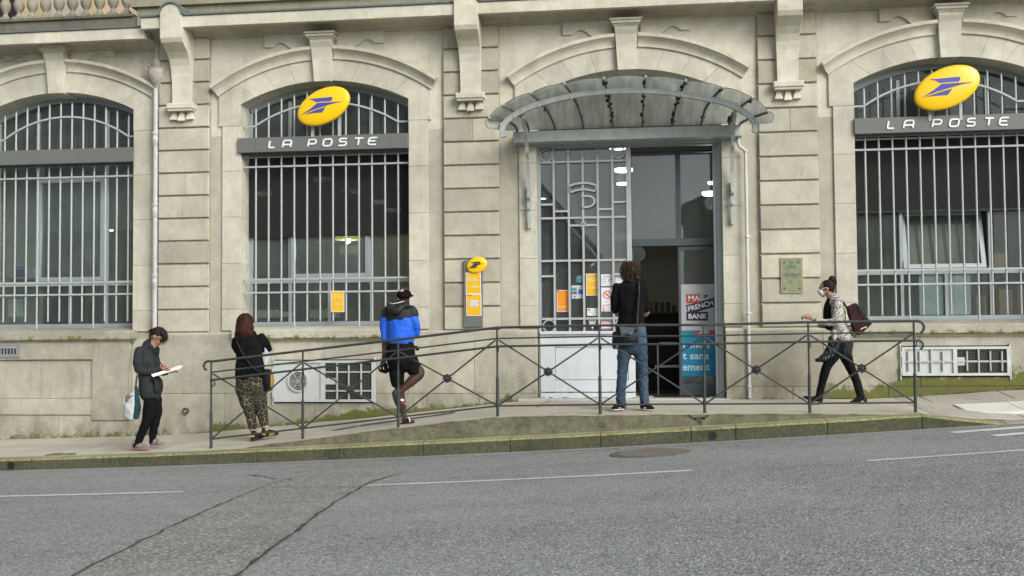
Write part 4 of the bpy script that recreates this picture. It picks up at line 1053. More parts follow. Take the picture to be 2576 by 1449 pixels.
MB().box(l1, l2, ye+.045, ye+.051, EZ(967), EZ(631)).build('leaf_pane', MT['door_glass'], en)
box('door_mat', MT['black'], EX(1640), EX(1775), .12, .42, .458, .468).name = 'door_mat'
tag(bpy.data.objects['door_mat'], 'dark rubber mat just inside the open doorway', 'door mat')
box('head_soffit', MT['int_wall'], XL, XR, .25, .46, 4.03, 4.10, room)
box('head_wall', MT['int_dark'], XL-.1, XR+.1, .56, .62, EZ(500), EZ(384)+.0, room).hide_render = False
bpy.data.objects['head_wall'].location.y = 4.5
# inside the doorway: shelf unit, chair frame, clock
sh = empty('display_shelf', (EX(1640),1.6,.445), 'dark shelf unit with leaflets just inside the open doorway', 'shelf')
m_ = MB().box(-.30,.42,-.2,.2,0,.05); m_.box(-.30,-.27,-.2,.2,.05,1.22); m_.box(.39,.42,-.2,.2,.05,1.22); m_.box(-.27,.39,.17,.2,.05,1.22)
for k in (.45,.82,1.2): m_.box(-.27,.39,-.19,.17,k,k+.025)
m_.build('carcass', MT['black'], sh)
lfm = MB(); random.seed(5)
for k in range(7): lfm.box(-.24+k*.09, -.18+k*.09, .02, .03, 1.226, 1.36+random.uniform(-.03,.03))
o = lfm.build('leaflet', plain('leaflets', (.05,.035,.03), .7, 0, .5, 14), sh)
ch = empty('metal_chair', (EX(1680),1.15,.445), 'tubular metal chair frame standing inside the doorway', 'chair')
for x in (-.16,.16): MB().tube([(x,-.15,0),(x,-.15,.72),(x*.8,-.15,.76),(0,-.15,.76)], .014).build('frame', MT['frame'], ch)
MB().box(-.2,.2,-.15,.2,.40,.43).build('seat', MT['frame'], ch)
x, z = at(1604, 640, 3.0)
ck = empty('wall_clock', (x,3.0,z), 'round pale wall clock in the dark doorway above the man in jeans', 'clock')
MB().lathe([(.16,-.02),(.16,.03)], n=24, ax='y').build('case', MT['black'], ck); MB().lathe([(.135,.031),(.135,.034)], n=24, ax='y').build('dial', plain('grey dial', (.22,.25,.27), .4), ck)
MB().tube([(0,.02,0),(0,3.9,0)], .02).build('bracket', MT['black'], ck)

# ------------------------------------------------------------------ flat print
FONT = {}
def text(s, h, x, z, y, m, parent, name='lettering', bold=0, shear=0, sx=1, rot=0, align='LEFT'):
    cu = bpy.data.curves.new('t','FONT'); cu.body = s; cu.size = h; cu.extrude = .0006; cu.offset = bold; cu.shear = shear; cu.align_x = align; cu.resolution_u = 3
    to = bpy.data.objects.new('t', cu); COL.objects.link(to); dg = bpy.context.evaluated_depsgraph_get()
    me = bpy.data.meshes.new_from_object(to.evaluated_get(dg)); bpy.data.objects.remove(to); bpy.data.curves.remove(cu); me.name = name
    Mx = Matrix.Translation((x,y,z)) @ Matrix.Rotation(-rot,4,'Y') @ Matrix.Rotation(R(90),4,'X') @ Matrix.Diagonal((sx,1,1,1))
    me.transform(Mx); me.materials.clear(); return link(name, me, m, parent)
def sheet(name, px0, py0, px1, py1, y, m, label, cat, edge=None, group=None, th=.003):
    x0, z1 = at(px0, py0, y); x1, z0 = at(px1, py1, y)
    t = empty(name, (x0, y, z0), label, cat, group); w_, h_ = x1-x0, z1-z0
    e = 0
    if edge:
        MB().box(0,w_,0,th,0,h_).build('sheet', edge, t); e = .010
        MB().box(e,w_-e,-.0015,0.0005,e,h_-e).build('print', m, t)
    else: MB().box(0,w_,0,th,0,h_).build('sheet', m, t)
    return t, w_, h_
def lines(t, w_, h_, rows, m, name='small_text', y=-.004, th=.008):
    for (u0, u1, v) in rows:
        mb = MB(); x = u0*w_; random.seed(int(v*1000)+int(w_*100))
        while x < u1*w_:
            l = random.uniform(.012,.035); mb.box(x, min(x+l, u1*w_), y, y+.002, v*h_-th/2, v*h_+th/2); x += l+.006
        mb.build(name, m, t)
WP = MT['white_paper']
# notice board on the pilaster
x0, zT = at(1166.2, 655.4, -.10); x1, zB = at(1214.2, 822.2, -.10)
nb = empty('notice_board', (x0,-.062,zB), 'narrow grey notice panel screwed to the banded pilaster left of the canopy', 'notice board')
MB().box(0,x1-x0,-.045,0,0,zT-zB).build('panel', MT['band'], nb, .004)
t, w_, h_ = sheet('poster', 1171.5, 686, 1210, 739.6, -.113, MT['poster_yellow'], 'upper yellow poster on the grey notice panel', 'poster', WP)
lines(t, w_, h_, [(.08,.36,.80),(.08,.70,.745),(.08,.78,.69),(.08,.82,.635),(.28,.85,.36),(.30,.80,.325)], MT['print_pale'], th=.010); 
t, w_, h_ = sheet('poster', 1172.8, 740.2, 1211.4, 794.4, -.113, MT['poster_yellow'], 'lower yellow poster with a white note across it on the grey notice panel', 'poster', WP)
MB().box(.05,w_-.04,-.004,-.002,h_*.44,h_*.71).build('note', plain('pale blue note', (.62,.65,.72), .7), t)
lines(t, w_, h_, [(.22,.85,.65),(.3,.75,.60),(.2,.85,.55),(.3,.7,.49)], MT['print_grey'], y=-.006, th=.005); lines(t, w_, h_, [(.06,.36,.955)], MT['print_red'], th=.014)
oval_sign(1199.2, 666.8, 1/(3.3608*186)*.40, .147, .108, R(20), -.125, 'small yellow oval sign with dark bird emblem at the top of the grey notice panel', True)
# plaque
t, w_, h_ = sheet('plaque', 1963.7, 648.6, 2021.5, 736.5, -.082, MT['plaque'], 'greenish glass plaque with four screws on the banded pilaster right of the door', 'plaque', MT['plaque_edge'], th=.022)
for u, v in ((.16,.86),(.80,.86),(.18,.13),(.83,.13)): MB().lathe([(.009,.0),(.009,.008),(.004,.012)], (u*w_,-.002,v*h_), 10, 'y').build('screw', MT['black'], t)
MB().ring((.47*w_,.86*h_), .020, .004, -.004, -.001, 18).build('emblem', plain('plaque blue', (.05,.11,.14), .5), t)
pk = plain('plaque lettering', (.07,.13,.12), .5)
lines(t, w_, h_, [(.30,.68,.76),(.28,.72,.72),(.14,.86,.545),(.14,.88,.51),(.16,.80,.475)], pk, th=.008)
# poster hung on the middle window grille
t, w_, h_ = sheet('poster', 832.3, 731.8, 866.2, 784.8, .066, MT['poster_yellow'], 'yellow poster hung on the bars of the middle window', 'poster', WP)
lines(t, w_, h_, [(.08,.36,.80),(.08,.70,.755),(.08,.80,.71),(.08,.82,.665),(.28,.85,.40),(.30,.80,.365)], MT['print_pale'], th=.008)
# papers behind the door grille
yq = yd+.038
def dz(zx, zy): return zx/6.721+1351.3, zy/6.721+632.5
def dsheet(a, b, c, d, m, label, edge=WP, cat='notice'):
    p = dz(a,b); q_ = dz(c,d); return sheet('poster' if cat == 'poster' else 'notice', p[0], p[1], q_[0], q_[1], yq, m, label, cat, edge)
t, w_, h_ = dsheet(330,655,541,1020, MT['poster_orange'], 'orange poster in the left part of the door grille', cat='poster'); lines(t, w_, h_, [(.12,.75,.23)], MT['print_pale'], th=.012); lines(t, w_, h_, [(.02,.26,.955)], MT['print_red'], th=.014)
t, w_, h_ = dsheet(825,376,1038,745, MT['poster_yellow'], 'yellow poster in the middle of the door grille', cat='poster')
lines(t, w_, h_, [(.03,.40,.79),(.03,.80,.745),(.03,.93,.70),(.03,.93,.655),(.28,.92,.37),(.28,.92,.335)], MT['print_pale'], th=.010)
t, w_, h_ = dsheet(583,578,788,792, plain('pale card', (.45,.50,.53), .6), 'white sticker sheet with blue and green logos between the orange and yellow door posters')
MB().box(.03*w_,.42*w_,-.004,-.002,.60*h_,.84*h_).build('logo', MT['print_green'], t); MB().box(.56*w_,.95*w_,-.004,-.002,.33*h_,.70*h_).build('logo', MT['print_blue'], t); MB().box(.03*w_,.22*w_,-.004,-.002,.33*h_,.54*h_).build('logo', MT['print_red'], t); MB().box(.24*w_,.42*w_,-.004,-.002,.33*h_,.54*h_).build('logo', MT['print_blue'], t); lines(t, w_, h_, [(.18,.30,.12)], MT['print_blue'], th=.02)
t, w_, h_ = dsheet(1078,388,1285,582, WP, 'small white notice with a red figure, top of the door grille notices')
lines(t, w_, h_, [(.2,.8,.82)], MT['print_grey'], th=.014); lines(t, w_, h_, [(.08,.5,.62),(.08,.45,.54),(.08,.5,.40),(.08,.46,.32),(.15,.4,.2)], MT['print_grey'], th=.005)
MB().ring((.80*w_,.50*h_), .022, .010, -.004, -.002, 12, 0, 4.6).build('figure', plain('pinkish print', (.50,.28,.26), .6), t)
t, w_, h_ = dsheet(1082,612,1286,1014, WP, 'white notice with a red prohibition ring in the door grille')
MB().ring((.50*w_,.70*h_), .052, .0065, -.004, -.002, 28).build('ring', MT['print_red'], t)
MB().ribbon([(.50*w_-.037,-.0045,.70*h_+.037),(.50*w_+.037,-.0045,.70*h_-.037)], .001, .006, (0,1,0)).build('slash', MT['print_red'], t)
MB().box(.36*w_,.64*w_,-.0028,-.0015,.67*h_,.73*h_).build('symbol', MT['print_grey'], t)
lines(t, w_, h_, [(.2,.55,.42)], MT['print_grey'], th=.006); lines(t, w_, h_, [(.35,.95,.28),(.35,.9,.25),(.35,.92,.16),(.35,.9,.06)], MT['print_red'], th=.006)
for v in (.26,.14,.055): MB().prism([(.12*w_,v*h_-.014),(.28*w_,v*h_-.014),(.20*w_,v*h_+.014)], -.004, -.002).build('symbol', MT['print_red'], t)
t, w_, h_ = dsheet(1318,400,1500,575, plain('lilac paper', (.58,.57,.68), .7), 'pale lilac notice half hidden by the dark haired man')
lines(t, w_, h_, [(.35,.85,.72)], MT['print_blue'], th=.008)
t, w_, h_ = dsheet(842,960,1030,1088, WP, 'small white card with a red mark low in the door grille')
MB().box(.06*w_,.30*w_,-.004,-.002,.70*h_,.88*h_).build('logo', MT['print_red'], t); lines(t, w_, h_, [(.1,.85,.5),(.45,.75,.2)], MT['print_grey'], th=.006)
p = dz(838,1145); q_ = dz(1032,1328); x0, z1 = at(*p, yq); x1, z0 = at(*q_, yq)
t = empty('triangular_notice', (x0,yq,z0), 'white downward pointing triangular notice at the foot of the door grille', 'notice'); w_, h_ = x1-x0, z1-z0
MB().prism([(0,h_),(w_,h_),(w_*.5,0)], 0, .002).build('sheet', plain('brown red border', (.40,.20,.14), .6), t); MB().prism([(w_*.10,h_*.93),(w_*.90,h_*.93),(w_*.5,h_*.12)], -.001, .0005).build('print', WP, t); lines(t, w_, h_, [(.3,.7,.82),(.32,.68,.66),(.36,.64,.52)], MT['print_grey'], th=.007)
t, w_, h_ = dsheet(1083,1145,1297,1312, WP, 'white notice with a row of three red rings at the foot of the door grille')
for u in (.2,.5,.8): MB().ring((u*w_,.72*h_), .019, .004, -.004, -.002, 16).build('ring', MT['print_red'], t)
MB().box(.05*w_,.95*w_,-.004,-.002,.06*h_,.12*h_).build('border', MT['print_red'], t); lines(t, w_, h_, [(.15,.85,.42)], MT['print_grey'], th=.006)
x, z = at(*dz(725,470), yq); t = empty('round_sticker', (x,yq,z), 'teal round sticker behind the door grille', 'sticker'); MB().lathe([(.060,-.002),(.060,.002)], n=28, ax='y').build('disc', MT['teal'], t)
text('24', .05, -.028, .004, -.005, MT['print_pale'], t); text('H', .04, -.012, -.04, -.005, MT['print_pale'], t)
# bird emblem sticker in the glass and blue slanting banner inside
x, z = at(*dz(1050,190), yq+.004); t = empty('bird_sticker', (x,yq,z), 'pale bird shaped sticker on the door glass above the yellow poster', 'sticker')
MB().prism([(-.12,.05),(.15,.05),(-.02,-.01),(-.13,-.055),(-.09,.01)], 0, .002).build('sheet', plain('pale grey sticker', (.24,.28,.28), .6), t)
x0, z0 = at(1372, 695, .9); x1, z1 = at(1445, 640, .9)
t = empty('blue_banner', (x0,.9,z0-.1), 'dark blue slanting banner with pale capitals inside the door glass', 'banner'); an = math.atan2(z1-z0, x1-x0)
MB().add([(-.1,0,-.02),(x1-x0,0,z1-z0),(x1-x0,0,z1-z0+.26),(-.1,0,.24),(-.1,.02,-.02),(x1-x0,.02,z1-z0),(x1-x0,.02,z1-z0+.26),(-.1,.02,.24)], [(0,1,2,3),(7,6,5,4),(0,4,5,1),(1,5,6,2),(2,6,7,3),(3,7,4,0)]).build('cloth', plain('banner blue', (.02,.03,.085), .7), t)
text('PATRIMONIAL', .085, 0, .03, -.003, plain('banner lettering', (.13,.16,.25), .7), t, rot=an)
MB().tube([(.0,.01,.24),(.0,.01,3.0)], .004).build('cord', MT['black'], t)
# posters on the sliding leaf
yl = ye+.040
def ez(a, b): return a/5.0395+1696.3, b/5.0395+704.4
p, q_ = ez(80,56), ez(553,638)
t, w_, h_ = sheet('bank_poster', p[0], p[1], 1806, q_[1], yl, plain('pale grey poster', (.43,.45,.47), .5), 'pale poster reading MA FRENCH BANK on the sliding glass leaf', 'poster')
def lp(a, b): x, z = at(*ez(a,b), yl); x0_, z0_ = t.location.x, t.location.z; return x-x0_, z-z0_
def quad(pts, m, name, dy): MB().prism([lp(*q) for q in pts], -.0025-dy, -.0012-dy).build(name, m, t)
quad([(150,180),(318,180),(320,292),(151,292)], plain('red label', (.50,.07,.045), .5), 'label_box', .002)
quad([(145,322),(488,228),(532,218),(541,328),(292,405),(168,402)], MT['navy'], 'label_box', 0)
quad([(153,403),(427,403),(428,515),(155,515)], MT['navy'], 'label_box', .001)
s5 = 5.0395*180
for s_, a, b, h, rot in (('MA',172,264,.105,0),('FRENCH',178,398,.098,R(14.5)),('BANK',176,490,.098,0)):
    x, z = lp(a, b); text(s_, h, x, z, -.006, MT['letter'], t, bold=.002, rot=rot, sx=1.0 if s_ != 'MA' else 1.1)
quad([(362,188),(430,188),(425,200),(385,200)], MT['navy'], 'bird_emblem', .002); quad([(385,203),(445,203),(352,226),(385,208)], MT['navy'], 'bird_emblem', .003); quad([(405,216),(395,228),(368,228)], MT['navy'], 'bird_emblem', .002)
x, z = lp(512, 230); MB().tube([(x,-.03,z+.02),(x+.005,-.04,z-.03),(x+.012,-.035,z-.10),(x+.008,-.03,z-.17),(x+.006,-.03,z-.19)], [.022,.012,.010,.010,.018], 8).build('door_pull', MT['white_bar'], t)
q1, q2 = ez(93,645), ez(560,1218)
t, w_, h_ = sheet('blue_poster', q1[0], q1[1], 1806, q2[1], yl, plain('cyan poster', (.015,.24,.42), .35, 0, .25, 3), 'bright blue poster with white words low on the sliding glass leaf', 'poster')
quad([(265,643),(556,643),(556,714),(265,714)], plain('brick label', (.36,.09,.06), .5), 'label_box', 0)
wl = plain('pale word', (.50,.66,.70), .5)
text('26', .10, *lp(300,680), -.006, wl, t, bold=.002, sx=1.6)
for s_, a, b in (('r mois',108,860),('t sans',108,1003),('ement',104,1145)): text(s_, .145, *lp(a,b), -.005, wl, t, bold=.003, sx=1.02 if s_ != 't sans' else 1.1)

# ------------------------------------------------------------------ glass canopy
CN = empty('glass_canopy', (0,0,0), 'arched reeded glass canopy on scrolled iron brackets above the entrance', 'canopy')
bm0 = MB().box(-1.822, 1.318, -.27, -.03, 4.027, 4.183); bm0.build('gutter_beam', MT['canopy'], CN, .006)
MB().box(-1.75, 1.25, -.03, .02, 4.00, 4.14).build('wall_plate', MT['canopy'], CN)
tipD = [(1231,298.5),(1266,266),(1335,236),(1420,212.5),(1519,199),(1624,195.5),(1725,205),(1818,222),(1892,247.5),(1931,281.5)]
nodD = [(1260,306),(1294,286),(1356,258),(1436,238),(1525,226),(1621,223),(1714,231),(1796.5,246.7),(1865.7,270.8),(1900,298)]
gutX = [-1.79,-1.72,-1.60,-1.224,-.83,-.427,-.031,.378,.766,1.145,1.27]
gutX = [-1.76,-1.60,-1.224,-.832,-.427,-.031,.378,.766,1.145,1.29]
YN, YT = -.98, -1.24
ribs = []
for (a, b), (c, d), g in zip(tipD, nodD, gutX):
    tx, tz = at(a, b, YT); nx, nz = at(c, d, YN); nz += .03
    p0, p1, p2 = Vector((g,-.25,4.19)), Vector((nx,YN,nz)), Vector((tx,YT,tz)); pts = []
    for i in range(13):       # quadratic through the three points, bulging upward
        u = i/12; um = .76
        L0 = (u-um)*(u-1)/(um); L1 = u*(u-1)/(um*(um-1)); L2 = u*(u-um)/(1-um)
        q = p0*L0 + p1*L1 + p2*L2; pts.append(q)
    ribs.append(pts)
# outermost edges come down level with the gutter
def edge(s_, px, py, px2, py2, g):
    tx, tz = at(px, py, YT); nx, nz = at(px2, py2, YN); p0, p1, p2 = Vector((g,-.25,4.185)), Vector((nx,YN,nz)), Vector((tx,YT,tz))
    return [p0*((1-u)**2)+p1*(2*u*(1-u))+p2*(u*u) for u in [i/12 for i in range(13)]]
eL = edge(-1, 1229, 327, 1265, 331, -1.80); eR = edge(1, 1940, 311, 1905, 318, 1.31)
allr = [eL]+ribs+[eR]
for i, (a, b) in enumerate(zip(allr, allr[1:])):
    vs = []; K = 4
    for j in range(13):
        for k in range(K+1):
            t = k/K; p = a[j].lerp(b[j], t); bul = .022*math.sin(math.pi*t)*(j/12)**1.2*(1 if 0 < i < 10 else .8)
            vs.append((p.x + (0 if 0 < i < 10 else (-.05 if i == 0 else .05)*math.sin(math.pi*t)*(j/12)), p.y - (.02*math.sin(math.pi*t) if j == 12 else 0), p.z+bul+.012))
    fs = [(j*(K+1)+k, j*(K+1)+k+1, (j+1)*(K+1)+k+1, (j+1)*(K+1)+k) for j in range(12) for k in range(K)]
    o = MB().add(vs, fs, smooth=True).build('glass_pane', MT['reeded'], CN); sm = o.modifiers.new('t','SOLIDIFY'); sm.thickness = .006
    e_ = [vs[12*(K+1)+k] for k in range(K+1)]; MB().tube(e_, .004, 5).build('pane_edge', MT['frame_dark'], CN)
for i, p in enumerate(ribs):
    r_ = MB().ribbon([q-Vector((0,0,.008)) for q in p], .011, .012, (1,0,0)); rb = r_.build('rib', MT['canopy_dark'], CN)
    MB().lathe([(.004,-.020),(.014,-.012),(.019,0),(.014,.012),(.004,.02)], tuple(p[-1]+Vector((0,-.005,.012))), 10).build('rib_tip', MT['white_bar'], CN)
# flaking grime along some ribs
random.seed(11); gr = MB()
for i, dens in ((4,26),(5,14),(6,26),(2,3),(3,4),(7,6),(8,12)):
    for k in range(dens):
        u = random.uniform(.08,.62) if k % 4 else random.uniform(.86,.97); j = int(u*12); f = u*12-j; q = ribs[i][j].lerp(ribs[i][j+1], f) + Vector((random.choice((-1,-1,1))*.018,0,-.012))
        r_ = random.uniform(.010,.034)*(1 if dens > 10 else .7); n = 6
        ring = [(q.x+r_*.7*math.cos(2*math.pi*e/n)*random.uniform(.6,1.2), q.y+r_*math.sin(2*math.pi*e/n)*.5, q.z+r_*1.2*math.sin(2*math.pi*e/n)*random.uniform(.5,1.1)) for e in range(n)]
        gr.add(ring, [tuple(range(n))])
o = gr.build('flaking_grime', MT['rust'], CN); o['kind'] = 'stuff'
# front arch
arch = [at(1265,343,YN), at(1266,330,YN)] + [(p[9].x, p[9].z) for p in []]
nod = [at(a, b, YN) for a, b in nodD]
pts2 = [at(1267,345,YN), at(1263.5,331,YN), at(1268,314,YN), at(1281,300,YN), at(1310,281,YN), at(1356,262,YN), at(1436,242,YN), at(1525,231,YN), at(1600,229,YN), at(1680,233,YN), at(1796,252,YN), at(1845,267,YN), at(1880,288,YN), at(1896,306,YN), at(1900,320,YN), at(1897,333,YN)]
def smooth_path(P, sub=5):
    out = []
    for i in range(len(P)-1):
        p0, p1, p2, p3 = [Vector((*P[max(0,min(len(P)-1,k))], 0)) for k in (i-1,i,i+1,i+2)]
        for s_ in range(sub):
            t = s_/sub; q = .5*((2*p1)+(p2-p0)*t+(2*p0-5*p1+4*p2-p3)*t*t+(3*p1-p0-3*p2+p3)*t**3); out.append((q.x,q.y))
    return out+[P[-1]]
MB().ribbon([(x,YN,z) for x,z in smooth_path(pts2)], .035, .034, (0,1,0)).build('front_arch', MT['canopy'], CN)
for (x, z) in nod: MB().lathe([(.003,-.07),(.016,-.060),(.021,-.045),(.016,-.03),(.006,-.022)], (x, YN-.03, z-.004), 10, 'z').build('bolt_ball', MT['canopy'], CN)
# scrolled brackets from the wall
def bracket(X, s_, xtop):
    t = MB()
    pp_ = [(X, -.085, 2.88),(X,-.09,3.05),(X,-.10,3.30),(X,-.14,3.55),(X+ (xtop-X)*.2,-.24,3.80),(X+(xtop-X)*.45,-.42,4.02),(X+(xtop-X)*.7,-.62,4.18),(xtop,-.86,4.29),(xtop,-.97,4.33)]
    P3d = pp_; t.ribbon(P3d, .021, .018, (1,0,0))
    t.ribbon([(X,-.082,3.02),(X,-.085,3.5),(X,-.09,4.0),(X,-.09,4.06)], .014, .012, (1,0,0)) if False else None
    br = t.build('bracket', MT['canopy'], CN)
    sc = MB()
    def spiral(c, r0, turns, a0, d=1, n=26, w_=.012):
        P = [(X, c[0]+r0*(1-k/n*.85)*math.cos(a0+d*2*math.pi*turns*k/n), c[1]+r0*(1-k/n*.85)*math.sin(a0+d*2*math.pi*turns*k/n)) for k in range(n+1)]
        sc.ribbon(P, .017, .009, (1,0,0))
    spiral((-.135,3.30), .075, 1.3, 1.2, -1); spiral((-.115,3.12), .045, 1.3, -1.2, 1); spiral((-.22,4.0), .10, 1.4, 2.5, -1); spiral((-.30,3.90), .085, 1.3, .5, 1); spiral((-.45,4.18), .075, 1.3, 3.6, -1)
    sc.build('scroll', MT['canopy'], br)
    MB().box(X-.028, X+.028, -.088, -.0, 3.24, 3.42).build('wall_lug', MT['canopy'], br); MB().box(X-.02, X+.02, -.10, -.03, 2.84, 2.93).build('foot', MT['canopy'], br)
    MB().lathe([(.012,-.05),(.03,-.04),(.022,-.01),(.034,.01),(.022,.03),(.012,.05)], (xtop,-.86,4.285), 10).build('boss', MT['canopy'], br)
bracket(at(1331,520,-.08)[0], -1, at(1314,300,-.9)[0]); bracket(at(1842,520,-.08)[0], 1, at(1851,290,-.9)[0])

# ------------------------------------------------------------------ drainpipes
x, z = at(393, 600, .02)
dp = empty('drainpipe', (x,-.005,z_wall(x)), 'white cast iron drainpipe with a shell shaped hopper beside the left window', 'drainpipe'); z0 = dp.location.z
PR = .042
MB().tube([(0,0,0),(0,0,5.05-z0)], PR, 14).build('pipe', MT['pipe'], dp)
for zc_ in (4.28, 3.22, 2.17, .35): MB().lathe([(.044,-.10),(.050,-.095),(.050,-.03),(.054,-.02),(.054,.02),(.048,.03),(.048,.07),(.058,.085),(.058,.11),(.044,.115)], (0,0,zc_-z0), 16).build('collar', MT['pipe'], dp)
h = MB().lathe([(.045,-.12),(.06,-.08),(.10,-.02),(.135,.06),(.145,.13),(.13,.17),(.10,.18),(.085,.21),(.082,.27),(.06,.36),(.045,.42),(.042,.62)], (0.02,0,5.16-z0), 18); ho = h.build('hopper', MT['pipe_old'], dp)
orn = MB()
for k in range(9): a = k*.7; orn.lathe([(.004,-.02),(.020,-.01),(.022,.005),(.008,.02)], (-.10+.03*math.cos(a*2), -.05+.02*math.sin(a), 5.34+.035*math.sin(a*1.3)-z0), 8)
orn.build('leaf_ornament', MT['pipe_old'], ho)
x, z = at(1880, 700, -.07)
d2 = empty('drainpipe', (x,-.115,z_wall(x)), 'thin white downpipe bending down from the right end of the canopy', 'drainpipe'); z0 = d2.location.z; pr = .023
bx0 = at(1857, 345, -.15)[0]-x
MB().tube([(bx0,-.03,4.03-z0),(bx0,-.03,3.94-z0),(bx0+.02,-.02,3.90-z0),(-.03,0,3.875-z0),(0,0,3.83-z0),(0,0,3.76-z0),(0,0,.02)], pr, 12).build('pipe', MT['pipe'], d2)
for zz_ in (2.665,1.615,3.84,.62): MB().lathe([(.024,-.02),(.031,-.018),(.031,.018),(.024,.02)], (0,0,zz_-z0), 14).build('clamp', MT['pipe'], d2); 
MB().box(.02,.055,-.01,.03,2.65-z0,2.68-z0).build('clamp_lug', MT['pipe'], d2); MB().box(.02,.055,-.01,.03,1.60-z0,1.63-z0).build('clamp_lug', MT['pipe'], d2)

# ------------------------------------------------------------------ basement hatches, vents
def meshgrid(mb, x0, x1, z0, z1, y, st=.021, r_=.0022):
    x = x0
    while x < x1: mb.box(x-r_, x+r_, y-.001, y+.001, z0, z1); x += st
    z = z0
    while z < z1: mb.box(x0, x1, y-.0035, y-.0015, z-r_, z+r_); z += st
YH = -.086
def hatch_frame(t, x0, x1, z0, z1):
    f = .035; m = MB(); m.box(x0,x0+f,YH-.035,YH+.02,z0,z1); m.box(x1-f,x1,YH-.035,YH+.02,z0,z1); m.box(x0+f,x1-f,YH-.034,YH+.02,z1-f,z1); m.box(x0+f,x1-f,YH-.034,YH+.02,z0,z0+f)
    m.build('frame', MT['hatch'], t, .003); MB().box(x0-.02,x1+.02,YH-.004,YH+.01,z0-.018,z0-.002).build('shadow_strip', MT['mesh_black'], t); MB().box(x0-.005,x1+.005,YH-.004,YH+.01,z1+.002,z1+.014).build('shadow_strip', MT['mesh_black'], t)  # black strips stand in for the shaded gap above and below the frame
    MB().box(x0+.005,x1-.005,YH+.003,YH+.006,z0+.005,z1-.005).build('backing', MT['mesh_black'], t)
    for x in (x0-.012, x1+.012):
        mb = MB(); mb.box(x-.008,x+.008,YH-.02,YH,z0-.05,z1+.04); mb.build('jamb_strip', MT['hatch'], t); 
        for k in (.18,.75): MB().tube([(x,YH-.026,z0+(z1-z0)*k-.04),(x,YH-.026,z0+(z1-z0)*k+.05)], .011, 8).build('hinge', MT['hatch'], t)
def hz(a, b): return at(a/8.96+682.8, b/8.96+891.2, YH-.03)
(xa, za), (xb, zb2) = hz(48,148), hz(2310,1075)
t = empty('basement_hatch', (0,0,0), 'white basement hatch with a round ventilator and barred mesh below the middle window', 'hatch')
hatch_frame(t, xa, xb, zb2, za); xm0, xm1 = hz(1108,500)[0], hz(1208,500)[0]
MB().box(xm0,xm1,YH-.033,YH,zb2+.035,za-.035).build('mullion', MT['hatch'], t)
MB().box(xa+.036,xm0-.001,YH-.012,YH,zb2+.036,za-.036).build('panel', MT['hatch'], t, .002)
vc = hz(600,603); r_ = .143
MB().ring(vc, .143, .013, YH-.040, YH-.012, 32).build('vent_rim', MT['hatch'], t); MB().lathe([(.133,.0),(.133,.012)], (vc[0],YH-.013,vc[1]), 32, 'y').build('vent_disc', MT['mesh_black'], t)
vr = MB()
for k in range(1,6): vr.ring(vc, .133*k/6, .0028, YH-.034-.0005*k, YH-.028, 28)
for k in range(3): a = k*math.pi/3+.0; vr.ribbon([(vc[0]-.13*math.cos(a),YH-.037-.001*k,vc[1]-.13*math.sin(a)),(vc[0]+.13*math.cos(a),YH-.037-.001*k,vc[1]+.13*math.sin(a))], .002, .003, (0,1,0))
vr.build('vent_louvre', MT['print_pale'] and MT['hatch'], t)
xs_ = [hz(v,500)[0] for v in (1475,1740,2018)]
for i, x in enumerate(xs_): MB().tube([(x,YH-.028,zb2+(.035 if i < 2 else .075)),(x,YH-.028,za-.04)], .0155, 8).build('bar', MT['white_bar'], t)
for v in (400,825): z = hz(1700,v)[1]; MB().box(xm1,xb-.035,YH-.03,YH-.012,z-.012,z+.012).build('rail', MT['white_bar'], t)
mg = MB(); meshgrid(mg, xm1, xb-.035, zb2+.035, za-.035, YH-.008); o = mg.build('wire_mesh', MT['wire'], t); o['kind'] = 'stuff'
a_, b_ = hz(1212,540), hz(1445,680); MB().box(a_[0],b_[0],YH-.02,YH-.012,b_[1],a_[1]).build('plate', MT['hatch'], t)
def hz(a, b): return at(a/6.503+2249.7, b/6.503+855.3, YH-.03)
(xa, za), (xb, zb2) = hz(118,115), hz(1895,582)
t = empty('basement_hatch', (0,0,0), 'long white barred basement hatch above the moss at the right edge', 'hatch')
hatch_frame(t, xa, xb, zb2, za); xm0, xm1 = hz(968,400)[0], hz(1032,400)[0]
MB().box(xm0,xm1,YH-.033,YH,zb2+.035,za-.035).build('mullion', MT['hatch'], t); MB().box(xa+.036,xm0-.001,YH-.010,YH,zb2+.036,za-.036).build('panel', MT['hatch'], t)
z = hz(1000,352)[1]; MB().box(xa+.035,xb-.035,YH-.032,YH-.012,z-.012,z+.012).build('rail', MT['white_bar'], t)
for v, full in ((231,0),(418,0),(605,1),(795,0),(1190,0),(1380,1),(1571,0),(1762,0)):
    x = hz(v,350)[0]; z0_, z1_ = (zb2+.035, za-.035) if full else (hz(v,505)[1], hz(v,185)[1]); MB().tube([(x,YH-.026,z0_),(x,YH-.026,z1_)], .0135, 8).build('bar', MT['white_bar'], t)
mg = MB(); meshgrid(mg, xm1, xb-.035, zb2+.035, za-.035, YH-.008); o = mg.build('wire_mesh', MT['wire'], t); o['kind'] = 'stuff'
a_, b_ = hz(1040,285), hz(1160,415); MB().box(a_[0],b_[0],YH-.02,YH-.012,b_[1],a_[1]).build('plate', MT['hatch'], t)
x0, z1 = at(-30,866.5,.02); x1, z0 = at(51,899,.02)
t = empty('wall_vent', (0,0,0), 'grey slotted ventilation grating low on the wall at the left edge', 'vent'); MB().box(x0,x1,-.002,.03,z0,z1).build('plate', plain('grey vent', (.22,.24,.24), .6), t, .003)
for k in range(9): xx_ = x0+.05+k*.05; MB().box(xx_-.012,xx_+.012,-.004,-.0025,z0+.05,z1-.06).build('slot', MT['black'], t); MB().box(xx_-.015,xx_+.018,-.010,-.0045,z1-.055,z1-.045).build('lip', MT['hatch'], t)
